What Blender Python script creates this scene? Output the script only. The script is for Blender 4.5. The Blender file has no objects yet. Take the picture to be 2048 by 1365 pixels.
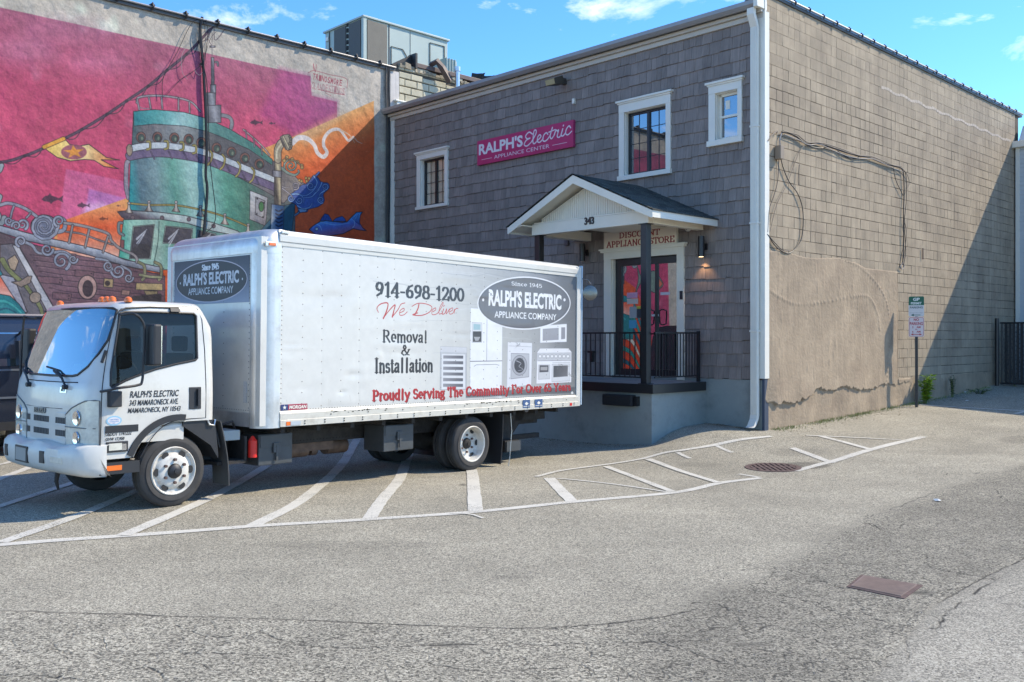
import bpy, bmesh, math, random
import numpy as np
from mathutils import Matrix, Vector
random.seed(7); rng = np.random.default_rng(7)
SC = bpy.context.scene
COL = SC.collection

# ------------------------------------------------------------------ camera, sky, sun, exposure
F, CX, CY, CAMH = 1870.0, 1024.0, 677.0, 1.889          # focal length / principal point of the photo (2048 px wide)
cam = bpy.data.cameras.new('camera'); cam_o = bpy.data.objects.new('camera', cam); COL.objects.link(cam_o)
cam.sensor_width = 36.0; cam.lens = F/2048*36.0; cam.clip_start = 0.1; cam.clip_end = 3000
cam.shift_y = -(682.5-CY)/2048
cam_o.location = (0, 0, CAMH); cam_o.rotation_euler = (math.radians(90), 0, 0)
SC.camera = cam_o
SC.view_settings.view_transform = 'Standard'; SC.view_settings.look = 'None'
SC.view_settings.exposure = 1.2; SC.view_settings.gamma = 1.0
SC.view_settings.use_curve_mapping = False

SUN_DIR = Vector((1.101, 0.271, 1.0)).normalized()       # towards the sun
elev = math.asin(SUN_DIR.z); azim = math.atan2(SUN_DIR.x, SUN_DIR.y)
sl = bpy.data.lights.new('sun', 'SUN'); sl.energy = 2.7; sl.angle = math.radians(0.5); sl.color = (1.0, 0.885, 0.71)
so = bpy.data.objects.new('sun', sl); COL.objects.link(so)
so.rotation_euler = SUN_DIR.to_track_quat('Z', 'Y').to_euler(); so.location = (20, 4, 25)

W = bpy.data.worlds.new('World'); SC.world = W; W.use_nodes = True
nt = W.node_tree; nt.nodes.clear()
def wn(t, **k):
    n = nt.nodes.new(t)
    for a, b in k.items(): setattr(n, a, b)
    return n
def wl(a, b): nt.links.new(a, b)
sky = wn('ShaderNodeTexSky', sky_type='NISHITA', sun_disc=False, sun_elevation=elev, sun_rotation=azim,
         altitude=1800.0, air_density=1.0, dust_density=0.3, ozone_density=5.0)
hs = wn('ShaderNodeHueSaturation'); hs.inputs['Saturation'].default_value = 1.18; hs.inputs['Hue'].default_value = 0.5; hs.inputs['Value'].default_value = 1.0
wl(sky.outputs[0], hs.inputs['Color'])
tc = wn('ShaderNodeTexCoord'); mp = wn('ShaderNodeMapping'); mp.inputs['Scale'].default_value = (5.0, 5.0, 12.0)
mp.inputs['Location'].default_value = (0.9, 0.35, 0.2)
mp.inputs['Rotation'].default_value = (0.0, 0.35, 0.0)
wl(tc.outputs['Generated'], mp.inputs['Vector'])
n1 = wn('ShaderNodeTexNoise'); n1.inputs['Scale'].default_value = 1.5; n1.inputs['Detail'].default_value = 9; n1.inputs['Roughness'].default_value = 0.6
n1.inputs['Distortion'].default_value = 0.25
wl(mp.outputs[0], n1.inputs['Vector'])
cr = wn('ShaderNodeValToRGB'); cr.color_ramp.elements[0].position = 0.565; cr.color_ramp.elements[1].position = 0.72
cr.color_ramp.elements[0].color = (0, 0, 0, 1); cr.color_ramp.elements[1].color = (0.8, 0.8, 0.8, 1)
wl(n1.outputs[0], cr.inputs[0])
mx = wn('ShaderNodeMix', data_type='RGBA'); mx.inputs[7].default_value = (5.2, 5.4, 5.7, 1)
wl(cr.outputs[0], mx.inputs[0]); wl(hs.outputs[0], mx.inputs[6])
bg = wn('ShaderNodeBackground'); bg.inputs['Strength'].default_value = 0.15
wl(mx.outputs[2], bg.inputs['Color'])
wo = wn('ShaderNodeOutputWorld'); wl(bg.outputs[0], wo.inputs['Surface'])

# ------------------------------------------------------------------ frames of the place (metres)
def nrm(a, b): l = math.hypot(a, b); return (a/l, b/l)
U = nrm(-1807, 1870)       # along the shingled front, away to the left
V = nrm(1936, 1870)        # along the block side wall, away to the right
T = nrm(1597, 1870)        # along the truck, towards its rear
C0 = ((1529-CX)/F*16.4, 16.4)
M0 = (C0[0]+10.95*U[0], C0[1]+10.95*U[1])
FWD = (-T[0], -T[1]); LFT = (-FWD[1], FWD[0])
_fc = ((347-CX)/F*10.46, 10.46)
TO = (_fc[0]-LFT[0]*.97, _fc[1]-LFT[1]*.97)
PITCH = 0.013
TK = 0.97                  # size of the truck
def _pl(px, py, P, D):
    m = (px-CX)/F; s = (m*P[1]-P[0])/(D[0]-m*D[1]); d = P[1]+s*D[1]
    return s, CAMH-(py-CY)/F*d
def fac(px, py, off=0): return _pl(px, py, (C0[0]-V[0]*off, C0[1]-V[1]*off), U)
def brw(px, py, off=0): return _pl(px, py, (C0[0]-U[0]*off, C0[1]-U[1]*off), V)
def mur(px, py, off=0): return _pl(px, py, (M0[0]-U[0]*off, M0[1]-U[1]*off), (-V[0], -V[1]))
def sid(px, py, y=1.12):
    s, z = _pl(px, py, (TO[0]+LFT[0]*y, TO[1]+LFT[1]*y), FWD); return s, z-PITCH*s
def frt(px, py, x=.98):
    s, z = _pl(px, py, (TO[0]+FWD[0]*x, TO[1]+FWD[1]*x), LFT); return s, z-PITCH*x
def FR(s, o, z): return (C0[0]+U[0]*s-V[0]*o, C0[1]+U[1]*s-V[1]*o, z)     # front wall frame: s along, o out, z up
def BR(s, o, z): return (C0[0]+V[0]*s-U[0]*o, C0[1]+V[1]*s-U[1]*o, z)     # side wall frame
def MU(t, o, z): return (M0[0]-V[0]*t-U[0]*o, M0[1]-V[1]*t-U[1]*o, z)     # mural wall frame
def ID(x, y, z): return (x, y, z)

# ------------------------------------------------------------------ ground height (thin plate spline through surveyed spots)
_g = []
def gp(p, z): _g.append((p[0], p[1], z))
for s, z in ((0, .27), (2.7, .34), (5.44, .43), (8, .52), (10.5, .65), (14, .85)): gp(BR(s, 0, 0), z)
for s, o, z in ((.6, .1, .30), (1.2, .1, .32), (1.2, .8, .29), (1.15, 1.25, .20), (1.2, 1.65, .05), (2.2, 1.75, -.03), (3.7, 1.7, -.03), (6, 1.7, -.04),
                (8, 0, -.05), (10.9, 0, -.05), (.3, 1.0, .27), (.5, 2.1, .12), (1.6, 2.6, .0)): gp(FR(s, o, 0), z)
for x, y, z in ((.0, 1, 0), (0, -1, 0), (-4.8, 1.0, -.105), (-4.8, -1, -.10), (-2.4, 1, -.05), (-2.4, -1.5, -.05), (-7, 1, -.10), (-7, -1, -.09), (2, 0, 0), (4, 0, 0),
                (-5, 3, -.05), (-2.5, 3.2, -.02), (-7.5, 3, -.03)):
    gp(((TO[0]+FWD[0]*x+LFT[0]*y)*TK, (TO[1]+FWD[1]*x+LFT[1]*y)*TK), z*TK+CAMH*(1-TK))
for t, z in ((0, -.05), (4, -.03), (8, 0), (12, 0)): gp(MU(t, .1, 0), z)
for x in (-6, -3, 0, 3, 6):
    for y in (3, 6, 9): gp((x, y), 0)
for p, z in (((2.2, 14.7), .0), ((3.43, 15.2), .10), ((4.3, 15.7), .19), ((3, 14), .01), ((4.5, 14), .04), ((9, 9), 0), ((9, 3), 0), ((7.2, 16.5), .17), ((5.2, 14.5), .1), ((10, 13), .06), ((12, 18), .3), ((16, 22), .55), ((14, 9), 0), ((-9, 3), 0), ((-9, 8), 0)): gp(p, z)
_g = np.array(_g)
def _phi(r2): return 0.5*r2*np.log(r2+1e-9)
_n = len(_g); _A = np.zeros((_n+3, _n+3))
_A[:_n, :_n] = _phi((_g[:, None, 0]-_g[None, :, 0])**2+(_g[:, None, 1]-_g[None, :, 1])**2)+np.eye(_n)*.02
_A[:_n, _n] = 1; _A[:_n, _n+1:_n+3] = _g[:, :2]; _A[_n, :_n] = 1; _A[_n+1:_n+3, :_n] = _g[:, :2].T
_w = np.linalg.solve(_A, np.r_[_g[:, 2], 0, 0, 0])
def gz(x, y):
    x = np.clip(np.asarray(x, float), -9, 17); y = np.clip(np.asarray(y, float), 3, 26)
    r2 = (x[..., None]-_g[:, 0])**2+(y[..., None]-_g[:, 1])**2
    return _phi(r2)@_w[:_n]+_w[_n]+_w[_n+1]*x+_w[_n+2]*y
def gpt(px, py, lift=0.0):
    """the spot on the ground seen at a photo pixel"""
    z = 0.0
    for _ in range(12):
        d = (CAMH-z)*F/(py-CY); x = (px-CX)/F*d; z = .5*z+.5*float(gz(x, d))
    return (x, d, float(gz(x, d))+lift)

# ------------------------------------------------------------------ meshes and objects
ROOTM = {}
class MB:
    """collects polygons; build() links them as one mesh object"""
    def __init__(s): s.v = []; s.f = []; s.t = []; s.m = []; s.uv = None; s.smooth = False
    def face(s, pts, tint=.5, mi=0):
        i = len(s.v); s.v.extend(pts); s.f.append(tuple(range(i, i+len(pts)))); s.t.append(tint); s.m.append(mi)
    def faces(s, vs, fs, tint=.5, mi=0):
        i = len(s.v); s.v.extend(vs)
        for f in fs: s.f.append(tuple(i+k for k in f)); s.t.append(tint); s.m.append(mi)
    def box(s, fr, a0, a1, b0, b1, c0, c1, tint=.5, mi=0):
        p = [fr(a, b, c) for c in (c0, c1) for b in (b0, b1) for a in (a0, a1)]
        s.faces(p, ((0, 2, 3, 1), (4, 5, 7, 6), (0, 1, 5, 4), (2, 6, 7, 3), (0, 4, 6, 2), (1, 3, 7, 5)), tint, mi)
    def piece(s, fr, a0, a1, c0, c1, back, ob, ot, ch=.006, tint=.5, jig=0.0, sk=0.0):
        """a slab on a wall with a chamfered front: offsets ob at the bottom, ot at the top"""
        j = [random.uniform(-jig, jig) for _ in range(4)]
        q = [(a0, c0, ob+j[0]), (a1, c0+sk, ob+j[1]), (a1, c1, ot+j[2]), (a0, c1, ot+j[3])]
        k = [(1, 1), (-1, 1), (-1, -1), (1, -1)]
        B = [fr(a, back, c) for a, c, o in q]; M = [fr(a, o-ch, c) for a, c, o in q]
        Fp = [fr(a+ka*ch, o, c+kc*ch) for (a, c, o), (ka, kc) in zip(q, k)]
        fs = [(8, 9, 10, 11)]
        for i in range(4):
            n = (i+1) % 4; fs += [(i, n, 4+n, 4+i), (4+i, 4+n, 8+n, 8+i)]
        s.faces(B+M+Fp, fs, tint)
    def tube(s, pts, r, n=8, cap=True, tint=.5, mi=0, r2=None):
        pts = [Vector(p) for p in pts]; rings = []; up = None
        for i, p in enumerate(pts):
            d = (pts[min(i+1, len(pts)-1)]-pts[max(i-1, 0)])
            if d.length < 1e-9: d = Vector((0, 0, 1))
            d.normalize()
            if up is None:
                up = Vector((0, 0, 1)) if abs(d.z) < .9 else Vector((1, 0, 0))
            a = d.cross(up)
            if a.length < 1e-4: a = d.cross(Vector((1, .1, 0)))
            a.normalize(); b = a.cross(d).normalized(); up = b
            rr = r if r2 is None else r+(r2-r)*i/max(1, len(pts)-1)
            rings.append([p+a*math.cos(2*math.pi*k/n)*rr+b*math.sin(2*math.pi*k/n)*rr for k in range(n)])
        vs = [tuple(q) for g in rings for q in g]; fs = []
        for i in range(len(rings)-1):
            for k in range(n): fs.append((i*n+k, i*n+(k+1) % n, (i+1)*n+(k+1) % n, (i+1)*n+k))
        if cap: fs.append(tuple(range(n))[::-1]); fs.append(tuple((len(rings)-1)*n+k for k in range(n)))
        s.faces(vs, fs, tint, mi)
    def cyl(s, p0, p1, r, n=16, r2=None, tint=.5, mi=0): s.tube([p0, p1], r, n, True, tint, mi, r2)
    def lathe(s, prof, c, axis='y', n=32, tint=.5, mi=0):
        """prof: (offset along axis, radius)"""
        vs = []; fs = []
        for (o, r) in prof:
            for k in range(n):
                a = 2*math.pi*k/n; ca, sa = math.cos(a)*r, math.sin(a)*r
                vs.append({'y': (c[0]+ca, c[1]+o, c[2]+sa), 'z': (c[0]+ca, c[1]+sa, c[2]+o), 'x': (c[0]+o, c[1]+ca, c[2]+sa)}[axis])
        for i in range(len(prof)-1):
            for k in range(n): fs.append((i*n+k, i*n+(k+1) % n, (i+1)*n+(k+1) % n, (i+1)*n+k))
        s.faces(vs, fs, tint, mi)
    def prism(s, poly, fr, b0, b1, tint=.5, mi=0):
        """poly in (a, c), extruded along b"""
        n = len(poly); vs = [fr(a, b0, c) for a, c in poly]+[fr(a, b1, c) for a, c in poly]
        fs = [tuple(range(n)), tuple(range(n, 2*n))[::-1]]+[(i, (i+1) % n, n+(i+1) % n, n+i) for i in range(n)]
        s.faces(vs, fs, tint, mi)
    def build(s, name, mat, parent=None, kind=None, label=None, smooth=False, recalc=True, bevel=0.0, world=True, uvf=None, auto=35):
        me = bpy.data.meshes.new(name)
        vs = s.v
        if parent is not None and world and parent.name in ROOTM:
            mi_ = ROOTM[parent.name].inverted(); vs = [tuple(mi_@Vector(p)) for p in vs]
        me.from_pydata([tuple(p) for p in vs], [], s.f)
        for m in (mat if isinstance(mat, (list, tuple)) else [mat]): me.materials.append(m)
        if any(s.m): me.polygons.foreach_set('material_index', s.m)
        if len(set(s.t)) > 1 or (s.t and s.t[0] != .5):
            ca = me.color_attributes.new('tint', 'FLOAT_COLOR', 'CORNER')
            arr = np.ones((len(me.loops), 4), np.float32); lt = np.zeros(len(me.polygons), int); me.polygons.foreach_get('loop_total', lt)
            arr[:, :3] = np.repeat(np.array(s.t, np.float32), lt)[:, None]; ca.data.foreach_set('color', arr.ravel())
        if uvf is not None:
            uvl = me.uv_layers.new(name='UVMap'); li = np.zeros(len(me.loops), int); me.loops.foreach_get('vertex_index', li)
            uv = np.array([uvf(k) for k in range(len(s.v))], np.float32)[li]; uvl.data.foreach_set('uv', uv.ravel())
        if recalc or bevel:
            bm = bmesh.new(); bm.from_mesh(me)
            if bevel:
                bmesh.ops.remove_doubles(bm, verts=bm.verts, dist=1e-5)
                bmesh.ops.recalc_face_normals(bm, faces=bm.faces)
                ed = [e for e in bm.edges if len(e.link_faces) == 2 and e.calc_face_angle(0) > .6]
                bmesh.ops.bevel(bm, geom=ed, offset=bevel, segments=2, profile=.6, affect='EDGES', clamp_overlap=True)
            bmesh.ops.recalc_face_normals(bm, faces=bm.faces); bm.to_mesh(me); bm.free()
        if smooth:
            me.polygons.foreach_set('use_smooth', [True]*len(me.polygons))
            try: me.set_sharp_from_angle(angle=math.radians(auto))
            except Exception: pass
        o = bpy.data.objects.new(name, me); COL.objects.link(o)
        if parent is not None: o.parent = parent
        if parent is not None and parent.name in ROOTM: ROOTM[o.name] = ROOTM[parent.name]
        if kind: o['kind'] = kind
        if label: o['label'] = label
        return o
def thing(name, label, cat, loc=(0, 0, 0), mtx=None, group=None):
    o = bpy.data.objects.new(name, None); COL.objects.link(o)
    m = mtx or Matrix.Translation(loc); o.matrix_world = m; ROOTM[o.name] = m.copy()
    o['label'] = label; o['category'] = cat; o.empty_display_size = .2
    if group: o['group'] = group
    return o
def tag(o, label, cat, group=None):
    o['label'] = label; o['category'] = cat
    if group: o['group'] = group
    return o

# ------------------------------------------------------------------ materials
def lin(c): return tuple(((x/255)/12.92 if x/255 <= .04045 else ((x/255+.055)/1.055)**2.4) for x in c)
def mat(name, col, rough=.6, metal=0.0, var=0.0, vscale=3.0, streak=0.0, bump=0.0, bscale=60.0, tint=0.0, stretch=(1, 1, 1), spec=.5,
        dirt=None, dirt_amt=0.0, dscale=2.0, coat=0.0, bdist=.01, img=None, imgk=1.0, emit=None, detail=4.0, uvco=False):
    m = bpy.data.materials.new(name); m.use_nodes = True; t = m.node_tree; N = t.nodes; Lk = t.links.new
    b = N['Principled BSDF']; b.inputs['Roughness'].default_value = rough; b.inputs['Metallic'].default_value = metal
    b.inputs['Specular IOR Level'].default_value = spec; b.inputs['Coat Weight'].default_value = coat; b.inputs['Coat Roughness'].default_value = .08
    c = N.new('ShaderNodeTexCoord'); mp = N.new('ShaderNodeMapping'); mp.inputs['Scale'].default_value = stretch; Lk(c.outputs['Object'], mp.inputs['Vector'])
    vec = mp.outputs[0]
    if img is not None:
        im = N.new('ShaderNodeTexImage'); im.image = img; im.interpolation = 'Cubic'; im.extension = 'EXTEND'; Lk(c.outputs['UV'], im.inputs['Vector']); src = im.outputs['Color']
        g = N.new('ShaderNodeMix'); g.data_type = 'RGBA'; g.blend_type = 'MULTIPLY'; g.inputs[0].default_value = 1.0; g.inputs[7].default_value = (imgk, imgk, imgk, 1)
        Lk(src, g.inputs[6]); src = g.outputs[2]
    else:
        r = N.new('ShaderNodeRGB'); r.outputs[0].default_value = (*col, 1); src = r.outputs[0]
    def mul(src, fac, lo, hi):
        r = N.new('ShaderNodeMapRange'); r.inputs['From Min'].default_value = .25; r.inputs['From Max'].default_value = .75; r.inputs['To Min'].default_value = lo; r.inputs['To Max'].default_value = hi
        Lk(fac, r.inputs['Value']); x = N.new('ShaderNodeMix'); x.data_type = 'RGBA'; x.blend_type = 'MULTIPLY'; x.inputs[0].default_value = 1.0
        Lk(src, x.inputs[6]); Lk(r.outputs[0], x.inputs[7]); return x.outputs[2]
    if var:
        n = N.new('ShaderNodeTexNoise'); n.inputs['Scale'].default_value = vscale; n.inputs['Detail'].default_value = detail+2; n.inputs['Roughness'].default_value = .62; Lk(vec, n.inputs['Vector'])
        src = mul(src, n.outputs[0], 1-var, 1+var)
    if streak:
        n = N.new('ShaderNodeTexNoise'); n.inputs['Scale'].default_value = 1.0; n.inputs['Detail'].default_value = 5
        mq = N.new('ShaderNodeMapping'); mq.inputs['Scale'].default_value = (9, 9, .7); Lk(c.outputs['Object'], mq.inputs['Vector']); Lk(mq.outputs[0], n.inputs['Vector'])
        src = mul(src, n.outputs[0], 1-streak, 1+streak)
    if tint:
        a = N.new('ShaderNodeAttribute'); a.attribute_name = 'tint'
        r = N.new('ShaderNodeMapRange'); r.inputs['To Min'].default_value = 1-tint; r.inputs['To Max'].default_value = 1+tint; Lk(a.outputs['Fac'], r.inputs['Value'])
        x = N.new('ShaderNodeMix'); x.data_type = 'RGBA'; x.blend_type = 'MULTIPLY'; x.inputs[0].default_value = 1.0; Lk(src, x.inputs[6]); Lk(r.outputs[0], x.inputs[7]); src = x.outputs[2]
    if dirt is not None:
        n = N.new('ShaderNodeTexNoise'); n.inputs['Scale'].default_value = dscale; n.inputs['Detail'].default_value = 8; n.inputs['Roughness'].default_value = .7; Lk(vec, n.inputs['Vector'])
        r = N.new('ShaderNodeMapRange'); r.inputs['From Min'].default_value = .5; r.inputs['From Max'].default_value = .72; r.inputs['To Max'].default_value = dirt_amt; Lk(n.outputs[0], r.inputs['Value'])
        x = N.new('ShaderNodeMix'); x.data_type = 'RGBA'; Lk(r.outputs[0], x.inputs[0]); Lk(src, x.inputs[6]); x.inputs[7].default_value = (*dirt, 1); src = x.outputs[2]
    Lk(src, b.inputs['Base Color'])
    if bump:
        n = N.new('ShaderNodeTexNoise'); n.inputs['Scale'].default_value = bscale; n.inputs['Detail'].default_value = detail; Lk(vec, n.inputs['Vector'])
        u = N.new('ShaderNodeBump'); u.inputs['Strength'].default_value = bump; u.inputs['Distance'].default_value = bdist; Lk(n.outputs[0], u.inputs['Height']); Lk(u.outputs[0], b.inputs['Normal'])
    if emit: b.inputs['Emission Color'].default_value = (*emit[0], 1); b.inputs['Emission Strength'].default_value = emit[1]
    return m
def glass(name, tint=(.6, .65, .65), refl=.3, rough=.0, body=(.02, .025, .03), clear=.5):
    """window glass: mirror reflection over a partly clear, partly dark tinted body"""
    m = bpy.data.materials.new(name); m.use_nodes = True; t = m.node_tree; N = t.nodes; Lk = t.links.new; N.clear()
    o = N.new('ShaderNodeOutputMaterial'); g = N.new('ShaderNodeBsdfGlossy'); g.inputs['Roughness'].default_value = rough; g.inputs['Color'].default_value = (.95, .97, 1, 1)
    tr = N.new('ShaderNodeBsdfTransparent'); tr.inputs['Color'].default_value = (*tint, 1); d = N.new('ShaderNodeBsdfDiffuse'); d.inputs['Color'].default_value = (*body, 1)
    a = N.new('ShaderNodeMixShader'); a.inputs[0].default_value = clear; Lk(d.outputs[0], a.inputs[1]); Lk(tr.outputs[0], a.inputs[2])
    lf = N.new('ShaderNodeLayerWeight'); lf.inputs['Blend'].default_value = .5; lw = N.new('ShaderNodeMath'); lw.operation = 'POWER'; lw.inputs[1].default_value = 3.5; Lk(lf.outputs['Facing'], lw.inputs[0])
    ad = N.new('ShaderNodeMath'); ad.operation = 'ADD'; ad.use_clamp = True; ad.inputs[1].default_value = refl; Lk(lw.outputs[0], ad.inputs[0])
    x = N.new('ShaderNodeMixShader'); Lk(ad.outputs[0], x.inputs[0]); Lk(a.outputs[0], x.inputs[1]); Lk(g.outputs[0], x.inputs[2]); Lk(x.outputs[0], o.inputs[0])
    return m

# ------------------------------------------------------------------ text outlines from Blender's own built-in font
_tcache = {}
def text_tris(s, bold=0.0):
    """triangles of a string, normalised to a unit box"""
    if (s, bold) in _tcache: return _tcache[(s, bold)]
    cu = bpy.data.curves.new('t', 'FONT'); cu.body = s; cu.offset = bold; cu.resolution_u = 3
    o = bpy.data.objects.new('t', cu); COL.objects.link(o); me = o.to_mesh(); me.calc_loop_triangles()
    v = np.array([p.co[:2] for p in me.vertices]); tr = np.array([t.vertices[:] for t in me.loop_triangles])
    w = me.vertices and (v.max(0)-v.min(0)); v = (v-v.min(0))/w
    asp = w[0]/w[1]; o.to_mesh_clear(); bpy.data.objects.remove(o); bpy.data.curves.remove(cu)
    _tcache[(s, bold)] = (v, tr, asp); return _tcache[(s, bold)]
def text_mesh(mb, s, fr, a0, a1, c0, c1, off, bold=0.0, shear=0.0, thick=0.0, sgn=1):
    v, tr, _ = text_tris(s, bold)
    P = [fr(a0+(a1-a0)*x+shear*(c1-c0)*y*sgn, off, c0+(c1-c0)*y) for x, y in v]
    mb.faces(P, [tuple(t) for t in tr])
    if thick:
        P2 = [fr(a0+(a1-a0)*x+shear*(c1-c0)*y*sgn, off-thick, c0+(c1-c0)*y) for x, y in v]
        from collections import Counter
        ec = Counter()
        for t in tr:
            for i in range(3): ec[tuple(sorted((t[i], t[(i+1) % 3])))] += 1
        n = len(P); i0 = len(mb.v); mb.v.extend(P+P2)
        for (a, b), k in ec.items():
            if k == 1: mb.f.append((i0+a, i0+b, i0+n+b, i0+n+a)); mb.t.append(.5); mb.m.append(0)
# ------------------------------------------------------------------ a small painter for flat print (mural, sign faces, truck graphics)
def cr_spline(p, n=8, closed=False):
    p = [np.array(q, float) for q in p]; out = []
    if closed: P = [p[-1]]+p+[p[0], p[1]]
    else: P = [2*p[0]-p[1]]+p+[2*p[-1]-p[-2]]
    for i in range(1, len(P)-2):
        a, b, c, d = P[i-1:i+3]
        for k in range(n):
            t = k/n; out.append(.5*((2*b)+(-a+c)*t+(2*a-5*b+4*c-d)*t*t+(-a+3*b-3*c+d)*t**3))
    if not closed: out.append(p[-1])
    return out
def spiral(cx, cy, r, turns=1.6, a0=0.0, hand=1, n=26, ky=1.0):
    return [(cx+r*(1-.86*i/n)*math.cos(a0+hand*2*math.pi*turns*i/n), cy+ky*r*(1-.86*i/n)*math.sin(a0+hand*2*math.pi*turns*i/n)) for i in range(n+1)]
class Cv:
    def __init__(s, w, h, col, tf): s.w, s.h, s.tf = w, h, tf; s.a = np.ones((h, w, 3), np.float32)*np.array(col, np.float32)
    def _c(s, col, X, Y):
        if callable(col): return col(X, Y)
        if isinstance(col, list):          # gradient: [(x,y,(r,g,b)), (x,y,(r,g,b)), ...] along the first-last axis
            P = [np.array(s.tf(q[0], q[1])) for q in col]; d = P[-1]-P[0]; L2 = (d**2).sum()
            t = ((X-P[0][0])*d[0]+(Y-P[0][1])*d[1])/L2; ts = [((p-P[0])@d)/L2 for p in P]
            return np.stack([np.interp(t, ts, [q[2][k] for q in col]) for k in range(3)], -1)
        return np.array(col, np.float32)
    def _bb(s, P, m):
        x0, y0 = np.floor(P.min(0)-m).astype(int); x1, y1 = np.ceil(P.max(0)+m).astype(int)+1
        x0, y0, x1, y1 = max(x0, 0), max(y0, 0), min(x1, s.w), min(y1, s.h)
        if x1 <= x0 or y1 <= y0: return None
        Y, X = np.mgrid[y0:y1, x0:x1].astype(np.float32); return x0, y0, x1, y1, X+.5, Y+.5
    def _put(s, bb, cov, col, al):
        x0, y0, x1, y1, X, Y = bb; c = s._c(col, X, Y); k = (cov*al)[..., None]
        s.a[y0:y1, x0:x1] = s.a[y0:y1, x0:x1]*(1-k)+c*k
    def poly(s, pts, col, al=1.0, soft=.6, edge=None, ew=0, spl=False, raw=False):
        if spl: pts = cr_spline(pts, 6, True)
        P = np.array([p if raw else s.tf(*p) for p in pts], np.float32); bb = s._bb(P, soft+1)
        if bb is None: return
        X, Y = bb[4], bb[5]; ins = np.zeros(X.shape, bool); dm = np.full(X.shape, 1e9, np.float32)
        for i in range(len(P)):
            a, b = P[i], P[(i+1) % len(P)]
            if abs(a[1]-b[1]) > 1e-6:
                c = ((a[1] > Y) != (b[1] > Y)) & (X < (b[0]-a[0])*(Y-a[1])/(b[1]-a[1])+a[0]); ins ^= c
            d = b-a; L2 = max((d**2).sum(), 1e-9); t = np.clip(((X-a[0])*d[0]+(Y-a[1])*d[1])/L2, 0, 1)
            dm = np.minimum(dm, (X-a[0]-t*d[0])**2+(Y-a[1]-t*d[1])**2)
        sd = np.sqrt(dm)*np.where(ins, 1, -1); s._put(bb, np.clip(.5+sd/(2*soft), 0, 1), col, al)
        if edge is not None: s.line([tuple(p) for p in P]+[tuple(P[0])], ew, edge, raw=True)
    def line(s, pts, w, col, w2=None, al=1.0, spl=False, raw=False, out=None, ow=1.5, ay=1.0, soft=.6):
        """stroke of width w (canvas px) tapering to w2; out = outline colour; ay>1 flattens the nib"""
        if spl: pts = cr_spline(pts, 7)
        P = np.array([p if raw else s.tf(*p) for p in pts], np.float32); w2 = w if w2 is None else w2
        if out is not None: s.line([tuple(p) for p in P], w+2*ow, out, w2+2*ow, al, raw=True, ay=ay)
        n = len(P); m = max(w, w2)/2+2; full = s._bb(P, m)
        if full is None: return
        cov = np.zeros(full[4].shape, np.float32)
        for i in range(n-1):
            a, b = P[i], P[i+1]; bb = s._bb(np.array([a, b]), m)
            if bb is None: continue
            d = (b-a)*np.array([1, ay]); L2 = max((d**2).sum(), 1e-9); dx = bb[4]-a[0]; dy = (bb[5]-a[1])*ay
            t = np.clip((dx*d[0]+dy*d[1])/L2, 0, 1); D = np.sqrt((dx-t*d[0])**2+(dy-t*d[1])**2)
            R = (w+(w2-w)*(i+t)/(n-1))/2; c = np.clip(.5+(R-D)/(2*soft), 0, 1)
            sl_ = cov[bb[1]-full[1]:bb[3]-full[1], bb[0]-full[0]:bb[2]-full[0]]; np.maximum(sl_, c, out=sl_)
        s._put(full, cov, col, al)
    def ell(s, x, y, rx, ry, col, al=1.0, edge=None, ew=0, rot=0.0, soft=.6):
        s.poly([(x+rx*math.cos(a)*math.cos(rot)-ry*math.sin(a)*math.sin(rot), y+rx*math.cos(a)*math.sin(rot)+ry*math.sin(a)*math.cos(rot)) for a in np.linspace(0, 2*math.pi, 25)[:-1]], col, al, soft, edge, ew)
    def text(s, st, x0, y0, x1, y1, col, bold=0.0, al=1.0, shear=0.0):
        """built-in font text filling the canvas-space box x0..x1, y0(top)..y1(bottom)"""
        v, tr, _ = text_tris(st, bold); K = 4
        w, h = int((x1-x0)*K)+1, int((y1-y0)*K)+1; ex = int(abs(shear)*h)+2; M = np.zeros((h+2*K, w+ex+2*K), np.float32)
        Q = np.stack([v[:, 0]*w+shear*h*v[:, 1]+K, (1-v[:, 1])*h+K], 1)
        for t in tr:
            a, b, c = Q[t[0]], Q[t[1]], Q[t[2]]; mn = np.floor(np.minimum(np.minimum(a, b), c)).astype(int); mxx = np.ceil(np.maximum(np.maximum(a, b), c)).astype(int)+1
            mn = np.maximum(mn, 0); Y, X = np.mgrid[mn[1]:min(mxx[1], M.shape[0]), mn[0]:min(mxx[0], M.shape[1])]; X = X+.5; Y = Y+.5
            e = lambda p, q: (q[0]-p[0])*(Y-p[1])-(q[1]-p[1])*(X-p[0])
            e0, e1, e2 = e(a, b), e(b, c), e(c, a); k = ((e0 >= 0) & (e1 >= 0) & (e2 >= 0)) | ((e0 <= 0) & (e1 <= 0) & (e2 <= 0))
            M[mn[1]:mn[1]+k.shape[0], mn[0]:mn[0]+k.shape[1]][k] = 1
        hh, ww = M.shape[0]//K, M.shape[1]//K; m = M[:hh*K, :ww*K].reshape(hh, K, ww, K).mean((1, 3))
        X0, Y0 = int(round(x0))-1, int(round(y0))-1; cx0, cy0 = max(X0, 0), max(Y0, 0); cx1, cy1 = min(X0+ww, s.w), min(Y0+hh, s.h)
        if cx1 <= cx0 or cy1 <= cy0: return
        m = m[cy0-Y0:cy1-Y0, cx0-X0:cx1-X0]; Y, X = np.mgrid[cy0:cy1, cx0:cx1]; k = (m*al)[..., None]
        s.a[cy0:cy1, cx0:cx1] = s.a[cy0:cy1, cx0:cx1]*(1-k)+s._c(col, X, Y)*k
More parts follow.
